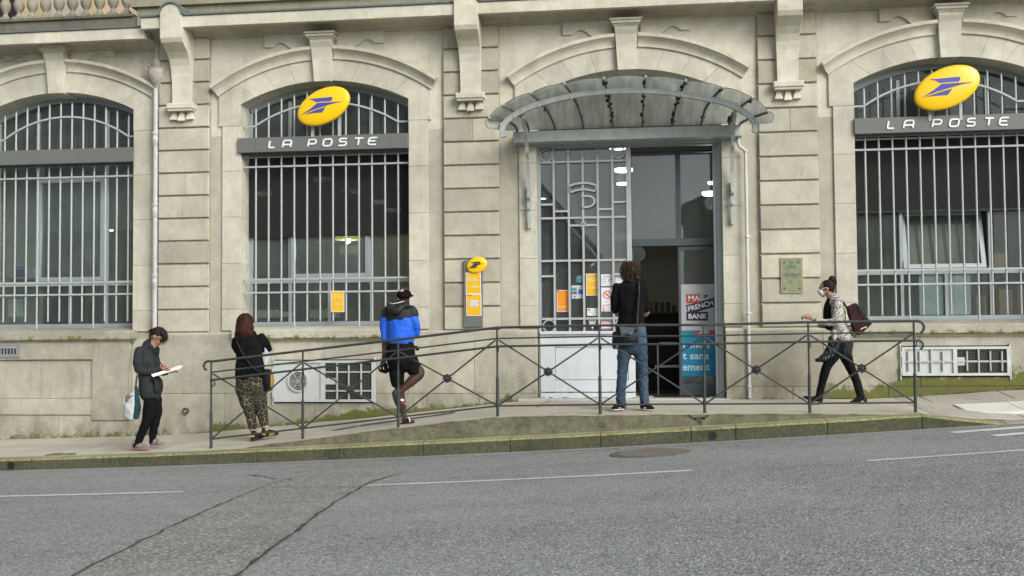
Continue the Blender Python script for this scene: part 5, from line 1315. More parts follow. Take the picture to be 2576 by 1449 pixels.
x, z = at(468,1034,-.08); t = empty('wall_pipe', (x,-.08,z), 'short round metal pipe stub low in the wall right of the drainpipe', 'pipe')
MB().lathe([(.052,-.0),(.052,.03),(.040,.035),(.036,.02),(.036,.005)], n=20, ax='y').build('socket', MT['iron'], t); MB().lathe([(.018,0),(.018,.034)], n=12, ax='y').build('plug', MT['gutter'], t)

# ------------------------------------------------------------------ railing
YR = -2.1
RG = empty('railing', (0,0,0), 'dark green grey iron railing with crossed bars and rosettes along the raised pavement', 'railing')
pbx = [(531,1126.6),(761.8,1099.9),(1002.2,1071.6),(1252,1043.6),(1510,1040.6),(1773,1039),(2037.4,1038.4),(2303.5,1036)]
pX = [at(a, b, YR) for a, b in pbx]; pT = [at(a, b, YR)[1] for a, b in ((528,911),(758.8,884),(999.8,855.9),(1250,825.7),(1508.7,820.4),(1769,818.9),(2034.3,812.2),(2300.5,809.1))]
H = {'t': [], 'r2': [], 'r3': [], 'b': []}
for (x, z), zt_ in zip(pX, pT):
    h = zt_-z; zz_ = z_pave(x,YR)
    H['t'].append((x,zt_)); H['r2'].append((x,z+h*.882)); H['r3'].append((x,z+h*.79)); H['b'].append((x,z+h*.103))
    p = MB().tube([(x,YR,zz_-.04),(x,YR,z+h*.42)], .0190, 10); p.tube([(x,YR,z+h*.42),(x,YR,z+h*.44)], [.0190,.0125], 10); p.tube([(x,YR,z+h*.44),(x,YR,zt_)], .0125, 10)
    p.build('post', MT['rail'], RG)
def seg(name, pts, r_, flat=False, dy=0):
    mb = MB(); mb.tube([(x,YR+dy,z) for x,z in pts], r_, 10); return mb.build(name, MT['rail'], RG)
def curl(x, z, s_, r_): return [(x+s_*(.04+r_*math.sin(k*math.pi/8)), z-r_+r_*math.cos(k*math.pi/8)) for k in range(8)]
tp = H['t']; seg('handrail', curl(tp[0][0], tp[0][1]+.012, -1, .058)[::-1]+[(x,z+.008) for x,z in tp]+curl(tp[-1][0], tp[-1][1]+.008, 1, .075), .0155)
seg('rail', H['r2'], .0098); seg('rail', H['r3']+curl(H['r3'][-1][0], H['r3'][-1][1], 1, .052), .0135, dy=-.035); seg('rail', H['b'], .0105)
seg('rail', curl(H['r3'][0][0]-.02, H['r3'][0][1], 1, .04), .009, dy=-.03)
for i, (x, z) in enumerate(H['r3']): MB().tube([(x+.015,YR,z-.06),(x+.02,YR-.035,z-.055),(x+.02,YR-.035,z)], .007, 6).build('bracket', MT['rail'], RG)
def rosette(x, z):
    m = MB().lathe([(.004,.034),(.014,.032),(.018,.024),(.014,.018),(.03,.016),(.045,.010),(.046,-.006)], (x,YR-.012,z), 16, 'y')
    for k in range(8): a = k*math.pi/4; m.lathe([(.004,.026),(.014,.020),(.018,.008),(.016,-.004)], (x+.040*math.cos(a),YR-.012,z+.040*math.sin(a)), 8, 'y')
    return m.build('rosette', MT['rail'], RG)
for i in range(7):
    (x0,a1),(x1,a2) = H['r2'][i], H['r2'][i+1]; (_,c1_),(_,c2_) = H['b'][i], H['b'][i+1]; e = .018
    MB().tube([(x0+e,YR+.004,a1-.02),(x1-e,YR+.004,c2_+.01)], .0100, 8).build('brace', MT['rail'], RG)
    MB().tube([(x0+e,YR-.006,c1_+.01),(x1-e,YR-.006,a2-.02)], .0100, 8).build('brace', MT['rail'], RG)
    xc, zc_ = (x0+x1)/2, (a1+a2+c1_+c2_)/4-.005
    if i != 4: rosette(xc, zc_)

# ------------------------------------------------------------------ house behind the balustrade and houses across the street
hb = empty('ochre_house', (-15.2,14,0), 'ochre and pink rendered house seen between the balusters at the top left', 'house')
MB().box(-6,-.55,0,6,-.5,13).build('wall', MT['neigh'], hb); MB().box(-.55,9,.4,6,-.5,13).build('wall', MT['neigh2'], hb)
MB().box(-3.9,-2.9,-.05,.1,8.6,12.6).build('window', MT['black'], hb); MB().box(-1.9,-.9,-.05,.1,9.2,12.2).build('shutter', MT['int_wall'], hb)
def opp(name, x0, x1, y, h, rise, m, label, gable):
    t = empty(name, (0,y,-.4), label, 'house', 'houses across the street reflected in the glass')
    w_ = MB()
    if gable: w_.prism([(x0,0),(x1,0),(x1,h),((x0+x1)/2,h+rise),(x0,h)], -4, 4)
    else: w_.box(x0,x1,-4,4,0,h)
    w_.build('wall', m, t)
    rf = MB()
    if gable:
        for a, b in (((x0-.3,h-.1),((x0+x1)/2,h+rise+.06)),(((x0+x1)/2,h+rise+.06),(x1+.3,h-.1))): rf.add([(a[0],-4.3,a[1]),(b[0],-4.3,b[1]),(b[0],4.3,b[1]),(a[0],4.3,a[1]),(a[0],-4.3,a[1]+.2),(b[0],-4.3,b[1]+.2),(b[0],4.3,b[1]+.2),(a[0],4.3,a[1]+.2)], [(3,2,1,0),(4,5,6,7),(0,1,5,4),(1,2,6,5),(2,3,7,6),(3,0,4,7)])
    else: rf.prism([(x0-.3,h),(x1+.3,h),((x0+x1)/2+3,h+rise),((x0+x1)/2-3,h+rise)], -4.3, 4.3)
    rf.build('roof', plain('dark tiles %s' % name, (.07,.055,.045), .8), t)
    for i in range(int((x1-x0)/2.6)):
        for k in range(1 if h < 5 else 2):
            MB().box(x0+1+i*2.6, x0+2.1+i*2.6, 3.98, 4.03, 1.0+k*3, 2.8+k*3).build('window', MT['black'], t)
opp('house', -11.6, -2.4, -34, 5.3, 5.6, plain('grey brown render', (.20,.18,.15), .9), 'low dark gabled house across the street reflected in the door glass', True)
opp('house', 1.9, 13, -36, 7.2, 2.6, plain('beige render', (.30,.27,.21), .9), 'beige gabled house across the street reflected at the right of the doorway', True)

# ------------------------------------------------------------------ people
class Fig:
    """figure sheet: (px, py, d) -> metres right of / above the feet, d metres away from the street"""
    def __init__(s, root, ox, oy, k): s.r, s.ox, s.oy, s.k = root, ox, oy, k
    def p(s, a, b, d=0): return Vector(((a-s.ox)/s.k, d, (s.oy-b)/s.k))
def loft(pts, rad, n=14, cap=3):
    """closed tapering limb through pts; rad = (in picture plane, in depth) per point; rounded ends"""
    pts = [Vector(p) for p in pts]; rad = [r if isinstance(r, (tuple, list)) else (r, r) for r in rad]
    P, Q = [], []
    t0 = (pts[1]-pts[0]).normalized(); t1 = (pts[-1]-pts[-2]).normalized(); a, b = rad[0], rad[-1]
    for k in range(cap):
        u = math.pi/2*(k/cap); e = min(a)*(1-math.sin(u)); c = math.sin(u)**.8 if k else .12
        P.append(pts[0]-t0*min(a)*math.cos(u)*.9); Q.append((a[0]*max(c,.12), a[1]*max(c,.12)))
    m = 4
    for i in range(len(pts)-1):
        p0, p1, p2, p3 = [pts[max(0,min(len(pts)-1,j))] for j in (i-1,i,i+1,i+2)]
        for s_ in range(m):
            t = s_/m; P.append(.5*((2*p1)+(p2-p0)*t+(2*p0-5*p1+4*p2-p3)*t*t+(3*p1-p0-3*p2+p3)*t**3))
            q = t*t*(3-2*t); Q.append((rad[i][0]*(1-q)+rad[i+1][0]*q, rad[i][1]*(1-q)+rad[i+1][1]*q))
    P.append(pts[-1]); Q.append(b)
    for k in range(cap-1, -1, -1):
        u = math.pi/2*(k/cap); c = math.sin(u)**.8 if k else .12
        P.append(pts[-1]+t1*min(b)*math.cos(u)*.9); Q.append((b[0]*max(c,.12), b[1]*max(c,.12)))
    vs = []; prev = None
    for i, p in enumerate(P):
        t = (P[min(i+1,len(P)-1)]-P[max(i-1,0)]).normalized(); dpt = Vector((0,1,0)); dpt = dpt-t*dpt.dot(t)
        if dpt.length < .25: dpt = prev if prev is not None else Vector((1,0,0))
        dpt.normalize(); prev = dpt; sd_ = t.cross(dpt)
        for k in range(n): a_ = 2*math.pi*k/n; vs.append(p + sd_*Q[i][0]*math.cos(a_) + dpt*Q[i][1]*math.sin(a_))
    L = len(P); fs = [(i*n+k, i*n+(k+1)%n, (i+1)*n+(k+1)%n, (i+1)*n+k) for i in range(L-1) for k in range(n)]
    fs += [tuple(range(n-1,-1,-1)), tuple((L-1)*n+k for k in range(n))]
    return vs, fs
def ball(c, rx, ry, rz, n=14, tiltx=0):
    vs = []; m = 9; c = Vector(c)
    for j in range(1, m):
        a = math.pi*j/m
        for k in range(n):
            b = 2*math.pi*k/n; v = Vector((rx*math.sin(a)*math.cos(b), ry*math.sin(a)*math.sin(b), rz*math.cos(a)))
            if tiltx: v = Matrix.Rotation(tiltx, 3, 'Y') @ v
            vs.append(c+v)
    fs = [(j*n+k, j*n+(k+1)%n, (j+1)*n+(k+1)%n, (j+1)*n+k) for j in range(m-2) for k in range(n)]
    fs += [tuple(range(n-1,-1,-1)), tuple((m-2)*n+k for k in range(n))]
    return vs, fs
def fuse(name, lofts, m, parent, vox=.011, smooth=4, wrinkle=0, wscale=9, wsq=(1,1,1), seed=0):
    mb = MB()
    for v, f in lofts: mb.add(v, f)
    me = mb.mesh(name); o = bpy.data.objects.new(name, me); COL.objects.link(o)
    r = o.modifiers.new('r','REMESH'); r.mode = 'VOXEL'; r.voxel_size = vox; r.use_smooth_shade = True
    if smooth: s_ = o.modifiers.new('s','SMOOTH'); s_.iterations = smooth; s_.factor = .5
    dg = bpy.context.evaluated_depsgraph_get(); n_ = bpy.data.meshes.new_from_object(o.evaluated_get(dg)); bpy.data.objects.remove(o)
    n_.name = name; n_.materials.clear()
    if wrinkle:
        nr = [v.normal.copy() for v in n_.vertices]
        for v, q in zip(n_.vertices, nr):
            c = v.co; w_ = noise.noise((c.x*wscale*wsq[0]+seed, c.y*wscale*wsq[1], c.z*wscale*wsq[2])) + .5*noise.noise((c.x*wscale*2.3*wsq[0]+seed, c.y*wscale*2.3, c.z*wscale*2.3*wsq[2]))
            v.co = c + q*wrinkle*w_
    for p in n_.polygons: p.use_smooth = True
    return link(name, n_, m, parent)
def cloth(name, col, rough=.85, fold=.5, scale=14, sheen=0, var=.25):
    q = NT(name); c = q.mix(q.ramp(q.noise(scale, 5, world=False), .35, .7), scl(col, 1-var), scl(col, 1+var)); 
    h = q.math('ADD', q.noise(scale*.8, 4, sc=(1,1,.6), world=False, dist=.6), q.math('MULTIPLY', q.noise(260, 2, world=False), .15))
    q.bump(h, fold, .02); return q.fin(c, rough, spec=.08 if max(col) < .02 else .2)
def skin(name, col): q = NT(name); c = q.mix(q.noise(12, 3, world=False), scl(col,.85), scl(col,1.12)); q.b.inputs['Subsurface Weight'].default_value = .08; q.b.inputs['Subsurface Radius'].default_value = (.02,.008,.004); return q.fin(c, .55, spec=.35)
def hairm(name, a, b):
    q = NT(name); c = q.mix(q.ramp(q.noise(60, 4, sc=(1,1,.12), world=False, rough=.7), .35, .68), a, b)
    q.bump(q.noise(80, 4, sc=(1,1,.10), world=False), .9, .01); return q.fin(c, .6, spec=.15)
SK_W, SK_T, SK_B = skin('fair skin', (.42,.24,.16)), skin('tanned skin', (.34,.18,.11)), skin('dark brown skin', (.055,.028,.018))
def ellipse_ring(*a): pass
def hand(F, wrist, dirn, r=.030, curl=.7, side=1, down=Vector((0,0,-1))):
    """palm, four fingers bending twice, and a thumb; returns lofts"""
    d = Vector(dirn).normalized(); out = []; w_ = Vector(wrist)
    s_ = d.cross(down).normalized()
    palm = w_ + d*.045; out.append(loft([w_-d*.01, palm, palm+d*.035], [(.024,.018),(.036,.017),(.034,.014)], 12))
    for i, (off, ln) in enumerate(((-.030,.070),(-.010,.080),(.011,.075),(.031,.060))):
        b = palm + d*.035 + s_*off*1.0; a1 = d*math.cos(curl*.5)+down*math.sin(curl*.5); a2 = d*math.cos(curl*1.4)+down*math.sin(curl*1.4); a3 = d*math.cos(curl*2.2)+down*math.sin(curl*2.2)
        p1 = b+a1*ln*.45; p2 = p1+a2*ln*.32; p3 = p2+a3*ln*.25
        out.append(loft([b-d*.012, p1, p2, p3], [.0095,.009,.008,.007], 8, 2))
    tb = w_+d*.02+s_*.028*side; out.append(loft([tb, tb+d*.03+s_*.022*side+down*.012, tb+d*.055+s_*.018*side+down*.024], [.012,.010,.008], 8, 2))
    return out
def strand_hair(parent, m, pts_list, r=.006, name='hair_strand'):
    mb = MB()
    for pts in pts_list: mb.tube(pts, [r]+[r*.9]*(len(pts)-2)+[r*.15], 5)
    o = mb.build(name, m, parent); o['kind'] = 'stuff'; return o
def limb(pts, r=.028): return [loft(pts, [r]*len(pts), 10)]
def head_lofts(c, face, s=1.0, pitch=0, jaw=True):
    """head of height .225*s: c centre of skull, face = +1 looks right, -1 left, 0 away; pitch forward tilt"""
    f = Vector((face,0,0)) if face else Vector((0,1,0)); side = Vector((0,1,0)) if face else Vector((1,0,0)); c = Vector(c)
    axis = 'Y' if face else 'X'; an = pitch*(face if face else -1)
    Rm = Matrix.Rotation(an, 3, axis)
    def L(a, b, h): return c + Rm @ (f*a*s + side*b*s + Vector((0,0,h*s)))
    rx, ry = (.096, .074) if face else (.074, .096)
    out = [ball(L(-.012,0,.022), rx*s, ry*s, .100*s)]
    out.append(loft([L(.022,0,.03), L(.034,0,-.035), L(.045,0,-.088)], [(.060*s,.060*s),(.052*s,.052*s),(.026*s,.028*s)], 12))   # face and jaw
    out.append(loft([L(.082,0,.020), L(.100,0,-.010), L(.112,0,-.028)], [.010*s,.013*s,.012*s], 8, 2))                         # nose
    out.append(loft([L(.083,-.014,-.055), L(.085,.014,-.055)], [.0085*s,.0085*s], 8, 2)); out.append(loft([L(.080,-.012,-.068), L(.082,.012,-.068)], [.0085*s,.0085*s], 8, 2))  # lips
    out.append(loft([L(.066,-.02,.028), L(.086,0,.034), L(.066,.02,.028)], [.011*s]*3, 8, 2))                                  # brow
    for b in (-1, 1): out.append(loft([L(-.002,b*.074,.020), L(-.010,b*.082,.0), L(-.004,b*.076,-.022)], [(.016*s,.008*s),(.018*s,.009*s),(.011*s,.008*s)], 8, 2))
    return out, L
def shoe(F, heel, toe, w_=.042, h=.075, upm=None, solem=None, parent=None, name='shoe', up=.10, lift=0):
    heel, toe = Vector(heel), Vector(toe); d = (toe-heel); l = d.length; d.normalize(); s_ = Vector((0,0,1)); sd = d.cross(s_).normalized()
    if abs(d.z) > .6: s_ = sd.cross(d).normalized() if sd.length > .1 else Vector((0,-1,0))
    U = lambda a, b: heel + d*a*l + s_*b
    o = fuse(name, [loft([U(.10,.045),U(.35,.05),U(.62,.04),U(.88,.030)], [(.040,.040),(.045,.043),(.040,.045),(.026,.036)], 12), loft([U(.14,.05),U(.14,up)], [(.038,.038),(.036,.036)], 12)], upm, parent, .007, 2)
    so_ = fuse('sole', [loft([U(.04,.013),U(.3,.012),U(.62,.012),U(.95,.014)], [(.014,.036),(.013,.039),(.013,.046),(.012,.034)], 14)], solem, o, .007, 1)
    return o

black_knit = cloth('black knit', (.008,.008,.009), .95, .35)
# ---- woman in a dark jacket writing on a clipboard sheet
def person(name_label, px, py, y):
    x, z = at(px, py, y); zz = z_pave(x, y)
    return empty('person', (x, y, zz), name_label, 'person', 'people queueing outside the post office')
r1 = person('person in dark green grey jacket and scarf writing on a white sheet, pink grey trainers', 362, 1131.4, -1.95)
F = Fig(r1, 200, 1400, 868); p = F.p
jk = cloth('dark green grey jacket', (.024,.027,.029), .8, .7, 10)
hl, L = head_lofts(p(352,150,0), 1, .97, R(34))
hnd = hand(F, p(412,492,-.06), (1,0,.12), curl=.75, side=-1)
fuse('body', hl+[loft([p(292,250,0),p(325,190,0)], [(.052,.055),(.050,.052)]), loft([p(372,508,-.10),p(416,490,-.06)], [(.030,.028),(.025,.022)])]+hnd+
     [loft([p(395,540,.14),p(430,528,.12)], [.028,.024])]+hand(F, p(428,530,.10), (1,-.2,.1), curl=.35)+
     limb([p(270,260,0),p(250,450,0),p(280,780,0)], .07)+limb([p(215,300,-.15),p(212,500,-.19),p(300,525,-.16),p(390,500,-.08)])+limb([p(240,300,.15),p(255,520,.19),p(330,545,.17),p(428,530,.11)])+limb([p(240,300,-.15),p(240,300,.15)])+limb([p(290,780,-.06),p(262,1070,-.07),p(165,1290,-.06),p(155,1350,-.06)])+limb([p(290,780,.06),p(295,1090,.09),p(262,1270,.10),p(262,1330,.10)]), SK_T, r1, .0075, 2)
hm = hairm('dark brown hair', (.010,.008,.007), (.035,.024,.018))
fuse('hair', [ball(L(-.022,0,.052), .103, .083, .082), loft([L(-.085,0,.03),L(-.075,0,-.04)], [(.035,.055),(.028,.05)]), loft([L(.03,-.05,.105),L(.085,-.04,.075),L(.112,-.03,.03)], [(.022,.03),(.020,.03),(.010,.02)]), loft([L(.03,.03,.105),L(.09,.02,.07),L(.115,.01,.02)], [(.022,.03),(.020,.03),(.010,.02)])], hm, r1, .009, 2, .006, 30)
random.seed(21); st_ = []
for k in range(26):
    b = random.uniform(-.06,.05); a0 = random.uniform(.05,.095); st_.append([L(a0,b,.10-a0*.3), L(a0+.035,b*1.1,.05), L(a0+.040+random.uniform(-.01,.015),b*1.1,-.01-random.uniform(0,.05))])
for k in range(20):
    b = random.uniform(-.07,.07); st_.append([L(-.06,b,.10), L(-.11,b,.05), L(-.125-random.uniform(0,.02),b,.0-random.uniform(0,.04))])
strand_hair(r1, hm, st_, .005)
sg = MB(); c_ = L(.083,-.038,.008); sg.lathe([(.004,-.004),(.024,-.002),(.024,.002),(.004,.004)], tuple(c_), 12, 'y'); sg.tube([L(.075,-.055,.012),L(.03,-.078,.012)], .0035, 5); sg.build('sunglasses', MT['black'], r1)
fuse('scarf', [loft([p(238,225,0),p(262,205,-.02)], [(.045,.08),(.04,.08)]), loft([p(255,235,-.05),p(295,290,-.07),p(330,320,-.01)], [.050,.052,.040]), loft([p(255,235,.05),p(300,285,.07),p(332,318,.02)], [.045,.05,.04]), loft([p(318,300,0),p(340,330,0)], [(.035,.06),(.022,.05)])], cloth('dark scarf', (.014,.020,.021), .9, .8, 16), r1, .009, 2, .008, 18)
fuse('jacket', [loft([p(245,262,0),p(248,330,0),p(245,450,0),p(252,560,0),p(262,680,0),p(275,768,0)], [(.085,.135),(.118,.17),(.125,.175),(.118,.16),(.125,.165),(.135,.17)]),
     loft([p(212,300,-.16),p(205,400,-.20),p(212,500,-.20)], [(.066,.060),(.066,.058),(.060,.052)]), loft([p(215,505,-.20),p(300,528,-.16),p(372,512,-.105),p(402,500,-.08)], [(.052,.05),(.048,.045),(.040,.038),(.036,.034)]),
     loft([p(235,300,.16),p(240,420,.20),p(255,520,.20)], [.062,.062,.055]), loft([p(255,520,.20),p(330,545,.18),p(398,545,.14)], [.05,.045,.036]),
     loft([p(330,600,-.02),p(375,640,-.02),p(380,760,-.02)], [(.03,.12),(.022,.12),(.015,.12)])], jk, r1, .010, 3, .011, 9, seed=3)
fuse('trousers', [loft([p(295,770,0),p(292,860,0)], [(.085,.15),(.082,.15)]), loft([p(300,850,-.07),p(288,960,-.07),p(262,1070,-.07),p(215,1180,-.065),p(165,1290,-.06),p(138,1345,-.06)], [(.082,.085),(.080,.080),(.064,.064),(.056,.056),(.050,.050),(.050,.050)]),
     loft([p(305,850,.08),p(315,980,.08),p(295,1090,.09),p(268,1200,.10),p(258,1300,.10),p(262,1325,.10)], [(.075,.08),(.068,.07),(.058,.06),(.052,.052),(.044,.046),(.044,.046)])], black_knit, r1, .010, 3, .006, 12)
um, sm_ = cloth('grey pink trainer', (.22,.18,.185), .8, .6, 30, var=.5), plain('pink sole', (.36,.14,.145), .6)
shoe(F, p(95,1396,-.06), p(305,1388,-.085), upm=um, solem=sm_, parent=r1, name='trainer'); shoe(F, p(245,1368,.10), p(394,1362,.09), upm=um, solem=sm_, parent=r1, name='trainer')
# sheet, pen, bag carried
sx_ = MB(); v = [p(366,556,-.20),p(385,580,-.20),p(600,516,-.14),p(638,490,-.02),p(628,468,.06),p(560,470,.08),p(430,520,.06)]
v = [r1.location+q_ for q_ in v]; c0 = v[0].copy()
t = empty('paper_sheet', tuple(c0), 'white paper held flat by the person in the dark jacket', 'paper'); vv = [q_-c0 for q_ in v]
MB().add(vv+[q_-Vector((0,0,.006)) for q_ in vv], [tuple(range(7)), tuple(range(13,6,-1))]+[(i,i+7,(i+1)%7+7,(i+1)%7) for i in range(7)]).build('sheet', plain('bright paper', (.80,.80,.84), .6, 0, .02), t)
c0 = r1.location+p(425,430,-.09); t = empty('pen', tuple(c0), 'dark pen in the hand of the person writing', 'pen'); MB().tube([p(412,410,-.10)-p(425,430,-.09), p(455,485,-.07)-p(425,430,-.09)], .006, 8).build('barrel', MT['black'], t)
c0 = r1.location+p(160,1040,-.20); B = lambda a,b,d: r1.location+p(a,b,d)-c0
bg_ = empty('shoulder_bag', tuple(c0), 'white and teal shoulder bag hanging at the hip of the person in the dark jacket', 'bag')
fuse('bag_body', [loft([B(165,1020,-.24),B(158,930,-.24),B(168,840,-.235),B(190,730,-.23)], [(.085,.05),(.105,.055),(.080,.04),(.025,.02)]), loft([B(120,980,-.24),B(90,850,-.235),B(108,760,-.22)], [(.05,.04),(.035,.03),(.02,.015)])], cloth('white bag cloth', (.46,.50,.50), .5, .6, 12), bg_, .009, 3, .008, 12)
fuse('bag_side', [loft([B(205,1015,-.235),B(225,920,-.235),B(215,820,-.23),B(200,700,-.22)], [(.040,.057),(.036,.06),(.030,.045),(.022,.022)])], cloth('teal bag cloth', (.012,.045,.062), .8, .6, 12), bg_, .008, 2, .004, 12)
fuse('bag_top', [loft([B(110,850,-.245),B(125,790,-.24),B(150,800,-.24),B(185,790,-.24)], [(.03,.035),(.035,.035),(.02,.035),(.02,.03)])], cloth('grey bag cloth', (.16,.15,.15), .8, .5, 12), bg_, .008, 2)
MB().ribbon([B(118,760,-.235),B(118,560,-.235),B(130,400,-.235),B(160,280,-.23),B(205,238,-.15),B(235,236,-.02)], .004, .014, (0,0,0) and None or (1,0,.3)).build('strap', plain('pale grey strap', (.30,.28,.24), .8), bg_)
MB().ribbon([B(235,236,.0),B(225,560,-.236),B(215,600,-.245),B(208,700,-.25)], .004, .018, (1,0,0)).build('strap', plain('brown strap', (.07,.06,.045), .8), bg_)

# ---- woman with auburn hair, leopard trousers
r2 = person('person with long auburn hair in a black top and leopard print trousers, seen from behind', 648, 1106.5, -1.6)
F = Fig(r2, 350, 1395, 815); p = F.p
hl, L = head_lofts(p(218,150,0), 0, .95, 0)
fuse('body', hl+[loft([p(225,225,0),p(225,300,0)], [.05,.055]), loft([p(308,1270,0),p(320,1345,0)], [.036,.036]), loft([p(428,1230,.02),p(440,1290,.02)], [.036,.036]), loft([p(430,430,.25),p(380,440,.3)], [.03,.025])]+hand(F, p(370,440,.3), (-1,0,.1), curl=.6)+limb([p(235,290,0),p(255,520,0),p(268,760,0)], .07)+limb([p(130,330,0),p(370,330,0)])+limb([p(120,340,0),p(120,470,.12),p(300,450,.26)])+limb([p(385,330,0),p(422,425,.14),p(400,438,.24),p(380,440,.28)])+limb([p(205,800,0),p(262,1080,0),p(308,1300,0)])+limb([p(350,800,0),p(392,1080,.02),p(434,1260,.02)])+limb([p(205,800,0),p(350,800,0)]), SK_W, r2, .008, 2)
hm = hairm('auburn hair', (.013,.004,.004), (.060,.018,.011))
fuse('hair', [ball(p(213,140,-.01), .112, .112, .118), loft([p(212,170,-.03),p(214,250,-.05),p(212,305,-.06)], [(.112,.095),(.112,.085),(.085,.05)]), loft([p(150,200,-.02),p(140,280,-.05),p(135,322,-.05)], [(.04,.06),(.035,.045),(.018,.03)]), loft([p(280,200,-.02),p(292,270,-.05),p(298,305,-.05)], [(.04,.06),(.03,.045),(.018,.03)])], hm, r2, .009, 3, .006, 22, (1,1,.25))
random.seed(4)
strand_hair(r2, hm, [[p(a,180+abs(a-212)*.6,-.115+abs(a-212)/900), p(a+(a-212)*.1,260,-.125+abs(a-212)/800), p(a+random.uniform(-8,8),random.uniform(310,350),-.115)] for a in [128+i*4.3 for i in range(40)]], .006)
fuse('top', [loft([p(240,285,0),p(240,330,0),p(250,420,0),p(258,520,0),p(262,620,0),p(265,705,0)], [(.13,.10),(.19,.125),(.185,.13),(.175,.125),(.195,.135),(.205,.14)]),
     loft([p(110,335,0),p(98,400,.04),p(120,470,.12)], [(.052,.06),(.055,.06),(.052,.055)]), loft([p(120,470,.12),p(200,470,.24),p(300,450,.27)], [.048,.042,.034]),
     loft([p(385,310,0),p(415,370,.05),p(425,420,.14)], [(.062,.062),(.058,.06),(.050,.055)]), loft([p(425,425,.14),p(350,440,.26),p(280,440,.28)], [.046,.04,.032])], black_knit, r2, .011, 3, .010, 9, seed=9)
def leopard():
    q = NT('leopard print cloth'); e = q.voro(17, 'DISTANCE_TO_EDGE', (1,1,.85), False)
    n = q.noise(40, 3, world=False); edge = q.math('ADD', e, q.math('MULTIPLY', q.math('SUBTRACT', n, .5), .10))
    c = q.mix(q.ramp(edge, .035, .075), (.15,.13,.07), (.016,.015,.013)); c = q.mix(q.ramp(edge, .24, .36), c, (.062,.056,.036))
    q.bump(q.noise(12, 4, world=False), .4, .02); return q.fin(c, .85)
lm = leopard()
fuse('trousers', [loft([p(268,740,0),p(270,840,0)], [(.195,.13),(.20,.14)]), loft([p(200,850,0),p(228,960,.0),p(262,1080,.0),p(285,1190,.0),p(300,1270,.0)], [(.112,.12),(.100,.105),(.075,.08),(.062,.066),(.050,.052)]),
     loft([p(355,850,0),p(372,960,.02),p(392,1080,.02),p(410,1180,.02),p(424,1235,.02)], [(.105,.12),(.090,.10),(.074,.08),(.062,.066),(.050,.054)])], lm, r2, .010, 3, .006, 12)
cf = plain('rolled cuff', (.33,.31,.27), .9)
for a, b, d in ((302,1280,0),(428,1246,.02)): MB().lathe([(.046,-.012),(.050,-.006),(.050,.010),(.046,.014)], tuple(p(a,b,d)), 16).build('cuff', cf, r2)
um = cloth('black and gold sneaker', (.020,.018,.014), .5, .3, 10); sm_ = plain('black sole', (.015,.015,.015), .6); gd = plain('gold stripe', (.45,.36,.09), .4)
s1 = shoe(F, p(312,1392,-.08), p(385,1372,.14), upm=um, solem=sm_, parent=r2, name='sneaker'); s2 = shoe(F, p(398,1362,.0), p(565,1338,.06), upm=um, solem=sm_, parent=r2, name='sneaker')
MB().ribbon([p(410,1318,-.042),p(450,1326,-.045)], .003, .010, (0,1,0)).build('heel_tab', gd, s2); MB().box(*[v for ab in zip(p(300,1345,-.125), p(350,1330,-.115)) for v in ab]).build('heel_tab', gd, s1)
for k in range(3): MB().ribbon([p(482+k*17,1342-k*1,-.022+k*.006),p(498+k*17,1302-k*1,-.010+k*.006)], .004, .0045, (0,1,0)).build('stripe', gd, s2)
c0 = r2.location+p(475,760,-.05); B = lambda a,b,d: r2.location+p(a,b,d)-c0
bg_ = empty('handbag', tuple(c0), 'black and mustard crossbody bag at the hip of the person with auburn hair', 'bag')
fuse('bag_body', [loft([B(440,680,-.02),B(465,770,-.02),B(470,850,-.02)], [(.060,.05),(.068,.055),(.050,.04)]), ball(B(462,668,-.02), .055, .05, .042)], cloth('black leather', (.014,.015,.017), .45, .5), bg_, .009, 2, .004, 14)
fuse('bag_panel', [loft([B(512,710,-.02),B(515,770,-.02),B(505,825,-.02)], [(.016,.045),(.022,.05),(.012,.035)])], plain('mustard leather', (.42,.24,.03), .5), bg_, .008, 2)
MB().ribbon([B(150,335,-.10),B(200,420,-.142),B(260,520,-.145),B(340,620,-.15),B(430,690,-.09)], .004, .013, (1,0,1)).build('strap', plain('dark strap', (.022,.026,.026), .6), bg_)
c0 = r2.location+p(425,420,.06); B = lambda a,b,d: r2.location+p(a,b,d)-c0
t = empty('paper_sheet', tuple(c0), 'white sheet sticking out under the arm of the person with auburn hair', 'paper')
vv = [B(418,412,.02),B(440,430,.02),B(478,500,.04),B(435,585,.04),B(418,570,.03)]; MB().add(vv+[q_+Vector((0,.004,0)) for q_ in vv], [tuple(range(5)), tuple(range(9,4,-1))]+[(i,(i+1)%5,(i+1)%5+5,i+5) for i in range(5)]).build('sheet', plain('lilac white paper', (.52,.51,.60), .6), t)

